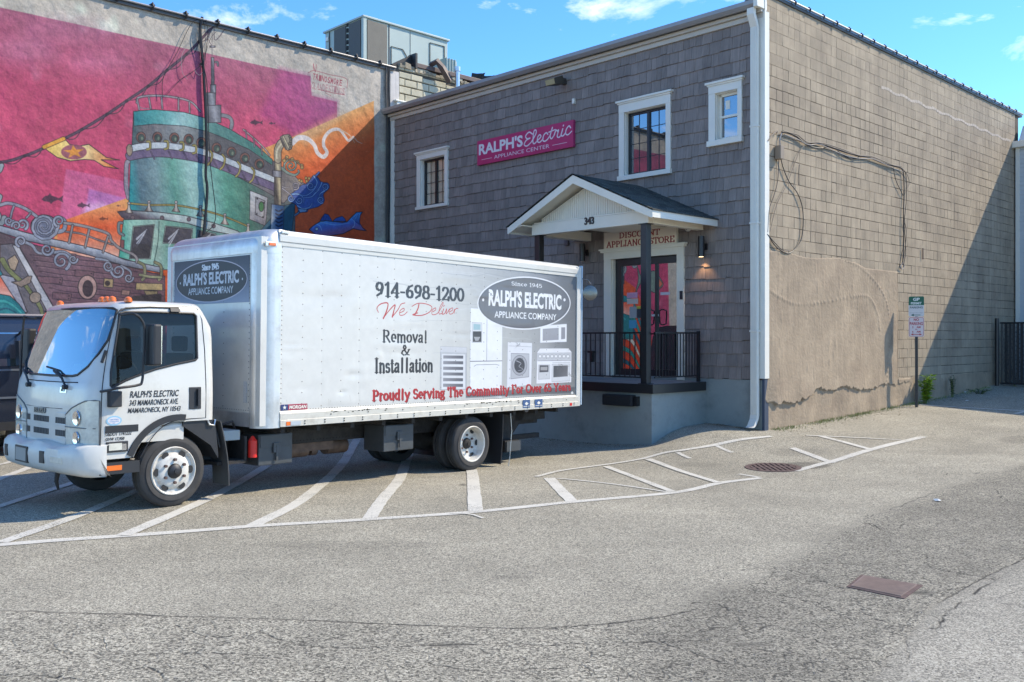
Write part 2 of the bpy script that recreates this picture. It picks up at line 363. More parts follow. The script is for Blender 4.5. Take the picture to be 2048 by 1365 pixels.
    def noise(s, sc, amt, mask=None):
        """soft blotches of wear"""
        h, w = s.h//sc+2, s.w//sc+2; g = rng.random((h, w)).astype(np.float32)
        yi = np.linspace(0, h-1.001, s.h); xi = np.linspace(0, w-1.001, s.w); y0 = yi.astype(int); x0 = xi.astype(int); fy = (yi-y0)[:, None]; fx = (xi-x0)[None]
        fy = fy*fy*(3-2*fy); fx = fx*fx*(3-2*fx)
        n = (g[y0][:, x0]*(1-fy)+g[y0+1][:, x0]*fy)*(1-fx)+(g[y0][:, x0+1]*(1-fy)+g[y0+1][:, x0+1]*fy)*fx
        return (n-.5)*2*amt
    def image(s, name):
        a = np.ones((s.h, s.w, 4), np.float32); a[..., :3] = np.clip(s.a, 0, 255)[::-1]/255
        im = bpy.data.images.new(name, s.w, s.h); im.pixels.foreach_set(a.ravel()); im.update(); im.pack(); return im

# serif and script lettering drawn with a broad nib: glyph = (width, strokes, serifs[(x, y, halfwidth)])
def _arc(cx, cy, rx, ry, a0, a1, n=10): return [(cx+rx*math.cos(math.radians(a0+(a1-a0)*i/n)), cy+ry*math.sin(math.radians(a0+(a1-a0)*i/n))) for i in range(n+1)]
O_ = lambda cx, cy, rx, ry: _arc(cx, cy, rx, ry, 90, 450, 18)
G = {
 '0': (.52, [O_(.26, .5, .19, .47)], []), '1': (.42, [[(.08, .84), (.24, .97), (.24, .02)]], [(.24, .02, .15)]),
 '2': (.52, [_arc(.25, .74, .17, .23, 170, -30)+[(.3, .4), (.08, .05)], [(.06, .05), (.46, .05)], [(.46, .05), (.47, .2)]], []),
 '4': (.54, [[(.36, .97), (.36, .02)], [(.36, .97), (.05, .3)], [(.05, .3), (.5, .3)]], [(.36, .02, .12)]),
 '5': (.5, [[(.42, .95), (.14, .95)], [(.14, .95), (.11, .55)], [(.11, .55)]+_arc(.23, .32, .2, .28, 100, -130)], []),
 '6': (.52, [[(.42, .95), (.2, .8), (.09, .5)]+_arc(.26, .29, .17, .26, 180, 540)], []),
 '8': (.52, [O_(.26, .74, .15, .22), O_(.26, .27, .19, .25)], []),
 '9': (.52, [_arc(.26, .69, .17, .27, 0, 360)+[(.43, .6), (.36, .25), (.12, .03)]], []),
 '-': (.36, [[(.05, .36), (.3, .36)], [(.05, .4), (.3, .4)]], []),
 '&': (.78, [[(.7, .55), (.6, .3), (.42, .06), (.24, .03), (.08, .2), (.14, .4), (.34, .56), (.42, .75), (.34, .94), (.24, .92), (.2, .76), (.34, .45), (.6, .08), (.74, .04)]], [(.68, .55, .1)]),
 'R': (.72, [[(.16, .96), (.16, .03)], [(.16, .96), (.36, .96)]+_arc(.34, .73, .2, .23, 90, -90)+[(.16, .5)], [(.34, .5), (.62, .04)]], [(.16, .03, .14), (.16, .97, .1), (.62, .03, .08)]),
 'I': (.36, [[(.18, .97), (.18, .03)]], [(.18, .03, .14), (.18, .97, .14)]),
 'P': (.62, [[(.16, .96), (.16, .03)], [(.16, .96), (.34, .96)]+_arc(.32, .71, .2, .25, 90, -90)+[(.16, .46)]], [(.16, .03, .14), (.1, .97, .08)]),
 'S': (.54, [_arc(.27, .72, .17, .23, 30, 230, 9)+_arc(.27, .27, .19, .24, 50, -150, 9)], [(.42, .84, .03), (.1, .14, .03)]),
 'T': (.66, [[(.33, .97), (.33, .03)], [(.05, .96), (.61, .96)], [(.05, .96), (.05, .8)], [(.61, .96), (.61, .8)]], [(.33, .03, .14)]),
 'C': (.66, [_arc(.36, .5, .27, .47, 40, 320, 16)], [(.57, .82, .03)]),
 'F': (.6, [[(.16, .97), (.16, .03)], [(.16, .96), (.54, .96)], [(.16, .5), (.42, .5)], [(.54, .96), (.54, .8)]], [(.16, .03, .14), (.1, .97, .08)]),
 'O': (.74, [O_(.37, .5, .3, .47)], []),
 'Y': (.7, [[(.1, .96), (.35, .48)], [(.6, .96), (.35, .48)], [(.35, .48), (.35, .03)]], [(.35, .03, .14), (.1, .97, .11), (.6, .97, .1)]),
 'D': (.74, [[(.16, .96), (.16, .03)], [(.16, .96), (.3, .96)]+_arc(.3, .5, .34, .46, 90, -90, 12)+[(.16, .04)]], [(.1, .97, .08), (.1, .03, .08)]),
 'U': (.72, [[(.16, .96), (.16, .35)]+_arc(.36, .32, .2, .28, 180, 360, 8)+[(.56, .96)]], [(.16, .97, .12), (.56, .97, .1)]),
 'N': (.76, [[(.15, .97), (.15, .03)], [(.15, .97), (.61, .04)], [(.61, .04), (.61, .97)]], [(.15, .03, .1), (.61, .97, .1), (.1, .97, .06)]),
 'A': (.72, [[(.36, .98), (.1, .03)], [(.36, .98), (.61, .03)], [(.2, .36), (.52, .36)]], [(.1, .03, .1), (.62, .03, .11)]),
 'L': (.6, [[(.16, .96), (.16, .03)], [(.16, .04), (.55, .04)], [(.55, .04), (.55, .22)]], [(.16, .97, .14), (.1, .03, .06)]),
 'E': (.62, [[(.16, .96), (.16, .03)], [(.16, .96), (.54, .96)], [(.16, .5), (.42, .5)], [(.16, .04), (.56, .04)], [(.56, .04), (.56, .22)], [(.54, .96), (.54, .8)]], [(.1, .97, .08), (.1, .03, .08)]),
 'e': (.48, [[(.08, .36), (.4, .36)]+_arc(.25, .36, .16, .3, 0, 300, 12)], []),
 'm': (.84, [[(.14, .64), (.14, .03)], [(.14, .5), (.26, .64), (.38, .58), (.42, .4), (.42, .03)], [(.42, .5), (.54, .64), (.66, .58), (.7, .4), (.7, .03)]], [(.14, .03, .1), (.42, .03, .1), (.7, .03, .1), (.08, .65, .05)]),
 'n': (.56, [[(.14, .64), (.14, .03)], [(.14, .5), (.27, .64), (.39, .58), (.42, .4), (.42, .03)]], [(.14, .03, .1), (.42, .03, .1), (.08, .65, .05)]),
 'h': (.56, [[(.14, .97), (.14, .03)], [(.14, .5), (.27, .64), (.39, .58), (.42, .4), (.42, .03)]], [(.14, .03, .1), (.42, .03, .1), (.10, .97, .03)]),
 'o': (.52, [O_(.26, .34, .18, .3)], []), 'v': (.52, [[(.08, .64), (.26, .04)], [(.45, .64), (.26, .04)]], [(.08, .65, .09), (.45, .65, .08)]),
 'a': (.48, [[(.1, .54), (.2, .65), (.33, .6), (.35, .45), (.35, .1), (.43, .04)], [(.35, .4), (.16, .33), (.08, .18), (.17, .04), (.35, .16)]], []),
 'l': (.42, [[(.21, .97), (.21, .03)]], [(.21, .03, .08)]), 'i': (.3, [[(.15, .64), (.15, .03)], [(.15, .88), (.15, .9)]], [(.15, .03, .1), (.09, .65, .05)]),
 's': (.42, [_arc(.21, .48, .12, .15, 30, 230, 7)+_arc(.2, .2, .14, .17, 50, -150, 7)], []),
 't': (.34, [[(.16, .84), (.16, .12), (.24, .04), (.32, .1)], [(.04, .63), (.3, .63)]], []),
 'u': (.56, [[(.14, .64), (.14, .2), (.22, .05), (.34, .1), (.42, .2)], [(.42, .64), (.42, .03)]], [(.09, .65, .05), (.37, .65, .05), (.47, .03, .05)]),
 'd': (.54, [_arc(.24, .34, .16, .3, 40, 330, 14), [(.41, .97), (.41, .03)]], [(.37, .97, .03), (.46, .03, .05)]),
 'y': (.52, [[(.08, .64), (.27, .08)], [(.46, .64), (.27, .08), (.18, -.2), (.06, -.22)]], [(.08, .65, .09), (.46, .65, .07)]),
 'r': (.4, [[(.14, .64), (.14, .03)], [(.14, .46), (.26, .64), (.35, .6)]], [(.14, .03, .1), (.08, .65, .05)]),
 'g': (.5, [O_(.22, .44, .14, .2), [(.34, .6), (.45, .66)], [(.14, .27), (.1, .14), (.34, .08), (.42, -.06), (.3, -.24), (.1, -.2), (.08, -.06), (.18, .06)]], []),
 'c': (.45, [_arc(.24, .34, .16, .3, 50, 310, 12)], []), "'": (.2, [[(.1, .97), (.09, .74)]], []), ' ': (.3, [], []),
}
def serif(cv, st, bx, y0, y1, col, wgt=.085, thin=.36, al=1.0):
    """serif lettering fitted into the canvas box bx=(x0,x1); y0 = cap height line, y1 = baseline"""
    wd = sum(G[c][0] for c in st); x = bx[0]; kx = (bx[1]-bx[0])/wd; ky = (y1-y0); sx = kx
    nib = wgt*min(ky, kx*1.15)*2
    for c in st:
        w, ss, sf = G[c]
        for q in ss:
            P = [(x+a*sx, y1-b*ky) for a, b in (cr_spline(q, 3) if 3 < len(q) < 12 else q)]
            if len(P) == 1: continue
            cv.line(P, nib, col, raw=True, ay=1/thin if False else 1.0, al=al) if abs(P[0][1]-P[-1][1]) < .02*ky and len(q) == 2 and False else _nib(cv, P, nib, thin, col, al)
        for a, b, hw in sf: _nib(cv, [(x+(a-hw)*sx, y1-b*ky), (x+(a+hw)*sx, y1-b*ky)], nib*.5, .5, col, al)
        x += w*kx
def _nib(cv, P, nib, thin, col, al):
    """stroke whose width depends on direction: full when vertical, thin when horizontal"""
    P = np.array(P, float)
    for i in range(len(P)-1):
        d = P[i+1]-P[i]; L = math.hypot(*d)+1e-9; k = abs(d[1])/L
        w = nib*(thin+(1-thin)*k**1.2)
        cv.line([tuple(P[i]), tuple(P[i+1])], w, col, raw=True, al=al)
# ------------------------------------------------------------------ ground
GX0, GX1, GY0, GY1, GS = -8.0, 11.0, 4.0, 20.0, 125
def gtf(px, py):
    x, y, _ = gpt(px, py); return ((x-GX0)*GS, (GY1-y)*GS)
gc = Cv(int((GX1-GX0)*GS), int((GY1-GY0)*GS), (0, 0, 0), gtf)      # R = old broken asphalt, G = cracks and stains, B = pale worn asphalt
old = [(-400, 1215), (0, 1222), (500, 1237), (1000, 1257), (1200, 1250), (1380, 1222), (1550, 1142), (1750, 1030), (1900, 975), (2048, 930), (2300, 860), (2500, 1100), (2048, 1120), (1870, 1212), (1740, 1365), (1650, 1700), (-900, 1700)]
gc.poly(old, (255, 0, 0), soft=3)
gc.poly([(2500, 1000), (2048, 1118), (1870, 1212), (1740, 1365), (1650, 1700), (3500, 1700)], (0, 0, 210), soft=3)
gc.poly([(1250, 1260), (1550, 1142), (1750, 1030), (1900, 975), (2048, 930), (2300, 860), (2500, 1100), (2048, 1120), (1870, 1212), (1740, 1365), (1400, 1500), (1250, 1365)], (255, 125, 0), .6, soft=22)
for p in ([(0, 1222), (500, 1237), (1000, 1257), (1200, 1250), (1380, 1222)], [(1380, 1205), (1450, 1215), (1480, 1245), (1490, 1262)], [(1000, 1290), (1150, 1290), (1300, 1284), (1340, 1290), (1450, 1330)],
          [(1280, 1285), (1450, 1282), (1490, 1268), (1620, 1225), (1660, 1215)], [(1700, 1190), (1730, 1225), (1770, 1245), (1868, 1258), (1885, 1240), (1905, 1215), (2048, 1122)],
          [(1620, 1165), (1650, 1164), (1690, 1180)], [(1650, 1128), (1720, 1130), (1770, 1155), (1765, 1160)], [(1850, 1105), (1855, 1130), (1880, 1140), (1925, 1148), (1990, 1160)], [(1750, 1140), (1830, 1150), (1870, 1170)],
          [(1732, 1030), (1735, 1048), (1765, 1058)], [(1735, 1035), (1800, 1012), (1870, 985)], [(1990, 975), (2010, 1000), (2048, 1012)], [(350, 1252), (420, 1275), (470, 1270)], [(530, 1268), (600, 1290), (720, 1297), (860, 1292), (1024, 1287)],
          [(110, 1285), (115, 1300), (180, 1308), (300, 1308), (450, 1307), (540, 1312)], [(0, 1350), (120, 1355), (200, 1365)], [(298, 1336), (325, 1350), (332, 1372)], [(360, 1302), (370, 1308), (400, 1300)],
          [(1555, 1190), (1640, 1210), (1700, 1240)], [(1480, 1140), (1560, 1138), (1620, 1150)], [(1880, 950), (1960, 948), (2010, 945)], [(1840, 1200), (1900, 1180), (1980, 1172)], [(1500, 1300), (1600, 1310), (1640, 1345)], [(860, 1330), (980, 1345), (1100, 1338), (1220, 1352)]):
    q = cr_spline(p, 9); q = [(x+random.uniform(-5, 5), y+random.uniform(-2.2, 2.2)) for x, y in q]
    w = random.uniform(1.0, 1.9)
    P = [gtf(*v) for v in q]
    for i in range(len(P)-1): gc.line([P[i], P[i+1]], w*random.uniform(.3, 1.4), (255, 255, 0), raw=True, al=random.choice((.95, .8, .45, .15)))
# dark fillings, oil spots, scuffs
for x, y, rx, ry, a in ((1600, 932, 60, 7, .5), (1400, 930, 45, 5, .15), (1590, 905, 60, 8, .15), (1024, 1155, 40, 2, .35), (925, 970, 4, 2, .9), (2040, 880, 40, 8, .25), (1840, 1186, 24, 3, .8), (1895, 905, 80, 6, .15), (700, 1090, 200, 8, .16), (900, 1290, 30, 4, .6), (1500, 1290, 40, 4, .5)):
    gc.ell(x, y, rx, ry, (0, 255, 0), a, soft=6)
for L in ([(0, 1222), (250, 1230), (500, 1237), (760, 1248), (1000, 1257), (1120, 1254), (1230, 1246), (1330, 1233), (1395, 1218)], [(1880, 1205), (1960, 1160), (2060, 1112)]):
    q = cr_spline(L, 14); q = [(x, y+random.uniform(-1.0, 1.0)) for x, y in q]; PL = [gtf(*v) for v in q]
    for i in range(len(PL)-1): gc.line([PL[i], PL[i+1]], random.uniform(1.0, 2.2), (255, 255, 0), raw=True, al=random.uniform(.6, 1))
for k in range(130):            # short branching hairlines of the worn strips
    x = random.uniform(1150, 2048); y = random.uniform(1000, 1365)
    if y < 1230-(x-1380)*.45 and x > 1380 or (x < 1400 and y < 1240) or y > 1120+(2048-x)*.8: continue
    a = random.uniform(0, 6.28); L = [(x, y)]
    for j in range(random.randint(4, 12)): a += random.uniform(-.9, .9); L.append((L[-1][0]+14*math.cos(a), L[-1][1]+5*math.sin(a)))
    PL = [gtf(*v) for v in L]
    for i in range(len(PL)-1): gc.line([PL[i], PL[i+1]], random.uniform(.4, 1.3), (255, 255, 0), raw=True, al=random.uniform(.3, .9))
for k in range(90):
    x = random.uniform(0, 1200); y = random.uniform(1255, 1362); a = random.uniform(-.5, .5); L = [(x, y)]
    for j in range(random.randint(3, 9)): a += random.uniform(-.8, .8); L.append((L[-1][0]+13*math.cos(a), L[-1][1]+4*math.sin(a)))
    PL = [gtf(*v) for v in L]
    for i in range(len(PL)-1): gc.line([PL[i], PL[i+1]], random.uniform(.4, 1.1), (255, 255, 0), raw=True, al=random.uniform(.2, .7))
for k in range(60): x, y = random.uniform(0, 2048), random.uniform(960, 1300); gc.line([(x, y), (x+random.uniform(5, 40), y+random.uniform(-2, 2))], random.uniform(.6, 2), (0, 200, 0), .4, al=random.uniform(.1, .4))
gnd_img = gc.image('ground_wear'); gnd_img.colorspace_settings.name = 'Non-Color'
def asphalt():
    m = bpy.data.materials.new('asphalt'); m.use_nodes = True; t = m.node_tree; N = t.nodes; L = t.links.new; b = N['Principled BSDF']; b.inputs['Roughness'].default_value = .88; b.inputs['Specular IOR Level'].default_value = .35
    c = N.new('ShaderNodeTexCoord'); im = N.new('ShaderNodeTexImage'); im.image = gnd_img; im.extension = 'CLIP'; L(c.outputs['UV'], im.inputs['Vector'])
    sp = N.new('ShaderNodeSeparateColor'); L(im.outputs['Color'], sp.inputs[0])
    def noise(s, d=4, r=.6, st=None):
        n = N.new('ShaderNodeTexNoise'); n.inputs['Scale'].default_value = s; n.inputs['Detail'].default_value = d; n.inputs['Roughness'].default_value = r
        if st: q = N.new('ShaderNodeMapping'); q.inputs['Scale'].default_value = st; q.inputs['Rotation'].default_value = (0, 0, .35); L(c.outputs['Object'], q.inputs['Vector']); L(q.outputs[0], n.inputs['Vector'])
        else: L(c.outputs['Object'], n.inputs['Vector'])
        return n.outputs[0]
    def rng_(s, a, b_, lo, hi):
        r = N.new('ShaderNodeMapRange'); r.inputs['From Min'].default_value = a; r.inputs['From Max'].default_value = b_; r.inputs['To Min'].default_value = lo; r.inputs['To Max'].default_value = hi; L(s, r.inputs['Value']); return r.outputs[0]
    def mixc(f, a, b_, bt='MIX'):
        x = N.new('ShaderNodeMix'); x.data_type = 'RGBA'; x.blend_type = bt
        for i, v in ((0, f), (6, a), (7, b_)):
            if isinstance(v, (tuple, float, int)): x.inputs[i].default_value = v
            else: L(v, x.inputs[i])
        return x.outputs[2]
    def m2(op, a, b_):
        x = N.new('ShaderNodeMath'); x.operation = op
        for i, v in enumerate((a, b_)):
            if isinstance(v, (float, int)): x.inputs[i].default_value = v
            else: L(v, x.inputs[i])
        return x.outputs[0]
    v1 = N.new('ShaderNodeTexVoronoi'); v1.inputs['Scale'].default_value = 105; L(c.outputs['Object'], v1.inputs['Vector'])
    vs = N.new('ShaderNodeSeparateColor'); L(v1.outputs['Color'], vs.inputs[0])
    v3 = N.new('ShaderNodeTexVoronoi'); v3.inputs['Scale'].default_value = 80; L(c.outputs['Object'], v3.inputs['Vector'])
    vs3 = N.new('ShaderNodeSeparateColor'); L(v3.outputs['Color'], vs3.inputs[0])
    g1 = rng_(vs.outputs[0], 0, 1, .40, 1.72); g3 = rng_(vs3.outputs[0], 0, 1, .25, 1.85)
    ng = rng_(noise(140, 3), .3, .7, .55, 1.5)
    big = rng_(noise(.55, 6, .65), .3, .7, .80, 1.17); stv = rng_(noise(1.0, 6, .65, (.5, 1.6, 1)), .3, .7, .93, 1.06)
    base = mixc(1.0, (.282, .258, .198, 1), g1, 'MULTIPLY'); base = mixc(1.0, base, ng, 'MULTIPLY')
    oldc = mixc(1.0, (.282, .258, .198, 1), g3, 'MULTIPLY'); oldc = mixc(1.0, oldc, ng, 'MULTIPLY'); oldc = mixc(1.0, oldc, rng_(noise(2.2, 7, .7), .3, .7, .90, 1.08), 'MULTIPLY')
    pale = mixc(1.0, (.285, .264, .212, 1), g1, 'MULTIPLY')
    nr = m2('MULTIPLY', sp.outputs[0], 1.0)
    col = mixc(nr, base, oldc); col = mixc(sp.outputs[2], col, pale)
    col = mixc(1.0, col, big, 'MULTIPLY'); col = mixc(1.0, col, stv, 'MULTIPLY')
    # fine alligator cracks of the old asphalt
    dn = N.new('ShaderNodeTexNoise'); dn.inputs['Scale'].default_value = 3; dn.inputs['Detail'].default_value = 6; L(c.outputs['Object'], dn.inputs['Vector'])
    dv = mixc(.16, c.outputs['Object'], dn.outputs['Color']); v2 = N.new('ShaderNodeTexVoronoi'); v2.feature = 'DISTANCE_TO_EDGE'; v2.inputs['Scale'].default_value = 3.1; L(dv, v2.inputs['Vector'])
    ck = rng_(v2.outputs['Distance'], .004, .016, 1, 0); ck = m2('MULTIPLY', ck, rng_(noise(1.1, 4), .54, .66, 0, 1)); ck = m2('MULTIPLY', ck, m2('MULTIPLY', sp.outputs[0], .75))
    cks = m2('MAXIMUM', ck, m2('MULTIPLY', sp.outputs[1], rng_(noise(60, 3), .25, .5, .7, 1.0)))
    col = mixc(cks, col, (.022, .02, .017, 1)); L(col, b.inputs['Base Color'])
    h = m2('ADD', m2('MULTIPLY', vs.outputs[0], .4), m2('MULTIPLY', m2('MULTIPLY', vs3.outputs[0], sp.outputs[0]), .8)); h = m2('ADD', h, m2('MULTIPLY', noise(180, 2), .6)); h = m2('SUBTRACT', h, m2('MULTIPLY', cks, 1.6))
    u = N.new('ShaderNodeBump'); u.inputs['Strength'].default_value = .9; u.inputs['Distance'].default_value = .006; L(h, u.inputs['Height']); L(u.outputs[0], b.inputs['Normal'])
    return m
M_asph = asphalt()
xs = np.r_[[-400, -200, -100, -50, -25, -14], np.arange(-11, 17.01, .14), [19, 24, 35, 60, 120, 250, 500]]
ys = np.r_[[-300, -100, -40, -15, -5, 0, 2], np.arange(3, 27, .14), [29, 34, 45, 70, 140, 300, 700]]
XX, YY = np.meshgrid(xs, ys); ZZ = np.zeros_like(XX)
for i in range(0, len(ys), 20): ZZ[i:i+20] = gz(XX[i:i+20], YY[i:i+20])
me = bpy.data.meshes.new('ground'); nx, ny = len(xs), len(ys)
vv = np.stack([XX.ravel(), YY.ravel(), ZZ.ravel()], 1); idx = np.arange(nx*ny).reshape(ny, nx)
fq = np.stack([idx[:-1, :-1], idx[:-1, 1:], idx[1:, 1:], idx[1:, :-1]], -1).reshape(-1, 4)
me.from_pydata(vv.tolist(), [], fq.tolist()); me.materials.append(M_asph); me.polygons.foreach_set('use_smooth', [True]*len(me.polygons))
uvl = me.uv_layers.new(name='UVMap'); li = np.zeros(len(me.loops), int); me.loops.foreach_get('vertex_index', li)
uvv = np.stack([(vv[:, 0]-GX0)/(GX1-GX0), (vv[:, 1]-GY0)/(GY1-GY0)], 1).astype(np.float32); uvl.data.foreach_set('uv', uvv[li].ravel())
ground = bpy.data.objects.new('ground', me); COL.objects.link(ground); ground['kind'] = 'structure'

# painted lines, worn thin
def paint_mat():
    m = mat('road_paint', (.58, .555, .48), rough=.75, var=.10, vscale=8, bump=.4, bscale=150, bdist=.004); t = m.node_tree; N = t.nodes; L = t.links.new
    b = N['Principled BSDF']; o = N['Material Output']; tr = N.new('ShaderNodeBsdfTransparent'); x = N.new('ShaderNodeMixShader')
    c = N.new('ShaderNodeTexCoord'); n = N.new('ShaderNodeTexNoise'); n.inputs['Scale'].default_value = 55; n.inputs['Detail'].default_value = 6; n.inputs['Roughness'].default_value = .7; L(c.outputs['Object'], n.inputs['Vector'])
    n2 = N.new('ShaderNodeTexNoise'); n2.inputs['Scale'].default_value = 1.6; L(c.outputs['Object'], n2.inputs['Vector'])
    a = N.new('ShaderNodeMath'); a.operation = 'MULTIPLY_ADD'; a.inputs[1].default_value = .35; L(n2.outputs[0], a.inputs[0]); L(n.outputs[0], a.inputs[2])
    r = N.new('ShaderNodeMapRange'); r.inputs['From Min'].default_value = .74; r.inputs['From Max'].default_value = .80; r.inputs['To Min'].default_value = .93; r.inputs['To Max'].default_value = .25; L(a.outputs[0], r.inputs['Value'])
    L(r.outputs[0], x.inputs[0]); L(tr.outputs[0], x.inputs[1]); L(b.outputs[0], x.inputs[2]); L(x.outputs[0], o.inputs['Surface']); return m
M_paint = paint_mat()
LINES = [
 ([(-700, 1150), (-300, 1118), (0, 1091), (246, 1073), (500, 1054), (735, 1040), (960, 1024), (1145, 1005), (1350, 986), (1440, 967), (1520, 957)], .12), ([(1590, 943), (1640, 930), (1700, 913), (1848, 874)], .13),
 ([(2, 1087), (165, 1029), (275, 982), (380, 930)], .13), ([(246, 1073), (400, 1007), (480, 965), (552, 921), (600, 892)], .14), ([(505, 1053), (590, 1010), (640, 972), (683, 930), (706, 893), (720, 870)], .15),
 ([(738, 1040), (765, 1000), (797, 962), (812, 925), (822, 900)], .15), ([(951, 1024), (948, 985), (944, 945), (935, 915)], .16), ([(-150, 1070), (0, 1014), (162, 962)], .13), ([(-200, 1045), (0, 958), (60, 935), (120, 905)], .13), ([(-100, 945), (0, 930), (40, 918)], .1),
 ([(900, 1028), (940, 1030), (966, 1038)], .035), ([(1072, 955), (1140, 940), (1300, 915), (1370, 901), (1440, 889), (1542, 874)], .09), ([(1098, 957), (1121, 981), (1146, 1006)], .15), ([(1115, 958), (1230, 970), (1340, 986)], .06),
 ([(1212, 934), (1280, 960), (1345, 985)], .11), ([(1295, 919), (1360, 943), (1437, 967)], .11), ([(1478, 949), (1520, 956)], .07), ([(1585, 897), (1625, 912), (1664, 927)], .12), ([(1640, 873), (1690, 886), (1745, 901)], .12),
 ([(1612, 872), (1700, 876), (1802, 881)], .055), ([(1428, 889), (1465, 906)], .08), ([(1355, 906), (1380, 918)], .07), ([(1838, 811), (1940, 817), (2075, 824)], .09), ([(2030, 829), (2075, 818)], .09)]
mk = []
for k, (ln, w) in enumerate(LINES):
    P = [np.array(gpt(*q)[:2]) for q in ln]
    if len(P) > 2: P = [np.array(q) for q in cr_spline(P, 8)]
    Q = [P[0]]
    for a, b in zip(P[:-1], P[1:]):
        n = max(1, int(np.linalg.norm(b-a)/.12)); Q += [a+(b-a)*i/n for i in range(1, n+1)]
    mb = MB(); L_, R_ = [], []
    for i, q in enumerate(Q):
        d = Q[min(i+1, len(Q)-1)]-Q[max(i-1, 0)]; d = d/(np.linalg.norm(d)+1e-9); nn = np.array((-d[1], d[0])); ww = w/2*random.uniform(.93, 1.06)
        for lst, sg in ((L_, 1), (R_, -1)):
            r = q+nn*ww*sg; lst.append((r[0], r[1], float(gz(r[0], r[1]))+.006+.0015*(k % 4)))
    for i in range(len(Q)-1): mb.face([R_[i], R_[i+1], L_[i+1], L_[i]])
    o = mb.build('painted_line', M_paint, recalc=False, smooth=True); o['kind'] = 'structure'

# metal covers in the asphalt
M_rust = mat('rusty_iron', (.105, .066, .056), rough=.8, var=.35, vscale=12, bump=.4, bscale=80)
M_dark = mat('drain_dark', (.01, .01, .01), rough=.9)
def plane_at(px, py):
    x, y, z = gpt(px, py); e = .3
    zx = (float(gz(x+e, y))-float(gz(x-e, y)))/(2*e); zy = (float(gz(x, y+e))-float(gz(x, y-e)))/(2*e)
    return (x, y, z), zx, zy
(cx, cy, cz), zx, zy = plane_at(1546, 936)
dg = thing('storm_drain', 'round rusty storm drain grate sunk among the white painted lines', 'drain grate', (cx, cy, cz))
gf = lambda a, b, c: (cx+a, cy+b, cz+zx*a+zy*b+c)
mb = MB()
mb.lathe([(.0, .40), (.012, .40), (.012, .33), (.0, .33)], (0, 0, 0), 'z', 40); mb.v = [gf(*p) for p in mb.v]; mb.build('rim', M_rust, dg, smooth=True)
mb = MB(); mb.lathe([(.002, .33), (.003, .001)], (0, 0, 0), 'z', 32); mb.v = [gf(*p) for p in mb.v]; mb.build('pit', M_dark, dg)
for i in range(9):
    a = -.29+i*.0725; h = math.sqrt(max(.02, .325**2-a*a)); mb = MB(); mb.box(gf, a-.022, a+.022, -h, h, .0035, .012); mb.build('bar', M_rust, dg)
mb = MB(); mb.box(gf, -.32, .32, -.02, .02, .0045, .0135); mb.build('cross_bar', M_rust, dg)
Q = [gpt(x, y) for x, y in ((1693, 1175), (1722, 1151), (1846, 1172), (1808, 1199))]
ac = thing('access_cover', 'rectangular reddish steel access cover set in the cracked asphalt', 'access cover', gpt(1768, 1174))
def quad(u, v, h): return tuple((Q[0][k]*(1-u)+Q[3][k]*u)*(1-v)+(Q[1][k]*(1-u)+Q[2][k]*u)*v+(h if k == 2 else 0) for k in range(3))
M_cov = mat('cover_steel', (.23, .17, .14), rough=.65, metal=.25, var=.3, vscale=6, dirt=(.12, .1, .09), dirt_amt=.7, dscale=4)
mb = MB(); mb.box(lambda a, b, c: quad(a, b, c), 0, 1, 0, 1, -.03, .006); mb.build('frame', M_rust, ac)
mb = MB(); mb.box(lambda a, b, c: quad(a, b, c), .06, .93, .07, .93, -.02, .012); mb.build('plate', M_cov, ac)
mb = MB()
for i in range(26):
    for j in range(15):
        u, v = .09+i*.032, .1+j*.056; mb.face([quad(u, v, .0125), quad(u+.018, v+.006, .0155), quad(u+.02, v+.03, .0155), quad(u+.004, v+.03, .0125)])
mb.build('tread_stud', M_cov, ac, kind='stuff')
# pebbles and litter
M_peb = mat('pebble', (.22, .2, .18), rough=.9, tint=.5); mb = MB()
for i in range(900):
    px = random.uniform(0, 2048); py = random.choice([random.uniform(760, 900), random.uniform(900, 1365)]); x, y, z = gpt(px, py) if py > 800 else gpt(random.uniform(1530, 2048), random.uniform(790, 850))
    r = random.uniform(.002, .007); t_ = random.random()
    mb.faces([(x-r, y, z), (x, y-r, z), (x+r, y, z), (x, y+r, z), (x, y, z+r*1.1)], [(0, 1, 4), (1, 2, 4), (2, 3, 4), (3, 0, 4)], t_)
o = mb.build('pebbles', M_peb, kind='stuff', recalc=False)
o['label'] = 'loose grit and pebbles scattered over the grey asphalt lot'; o['category'] = 'gravel'
M_lit = mat('litter', (.7, .68, .62), rough=.8)
for i, (px, py, lb) in enumerate(((1930, 786, 'crumpled white paper scrap on the shaded ground near the fence'), (1408, 822, 0), (1934, 803, 'flat pale scrap of litter lying in the shade right of the weed'), (1755, 842, 0), (1876, 1003, 'small pale scrap on the dark asphalt at the right edge'))):
    if not lb: continue
    x, y, z = gpt(px, py); mb = MB(); n = 7
    mb.v = [(x+.05*math.cos(a*.9)*random.uniform(.6, 1.3), y+.04*math.sin(a*.9)*random.uniform(.6, 1.3), z+.006+random.uniform(0, .02)) for a in range(n)]+[(x, y, z+.03)]
    mb.f = [(k, (k+1) % n, n) for k in range(n)]; mb.t = [.5]*n; mb.m = [0]*n; tag(mb.build('litter_scrap', M_lit), lb, 'litter')
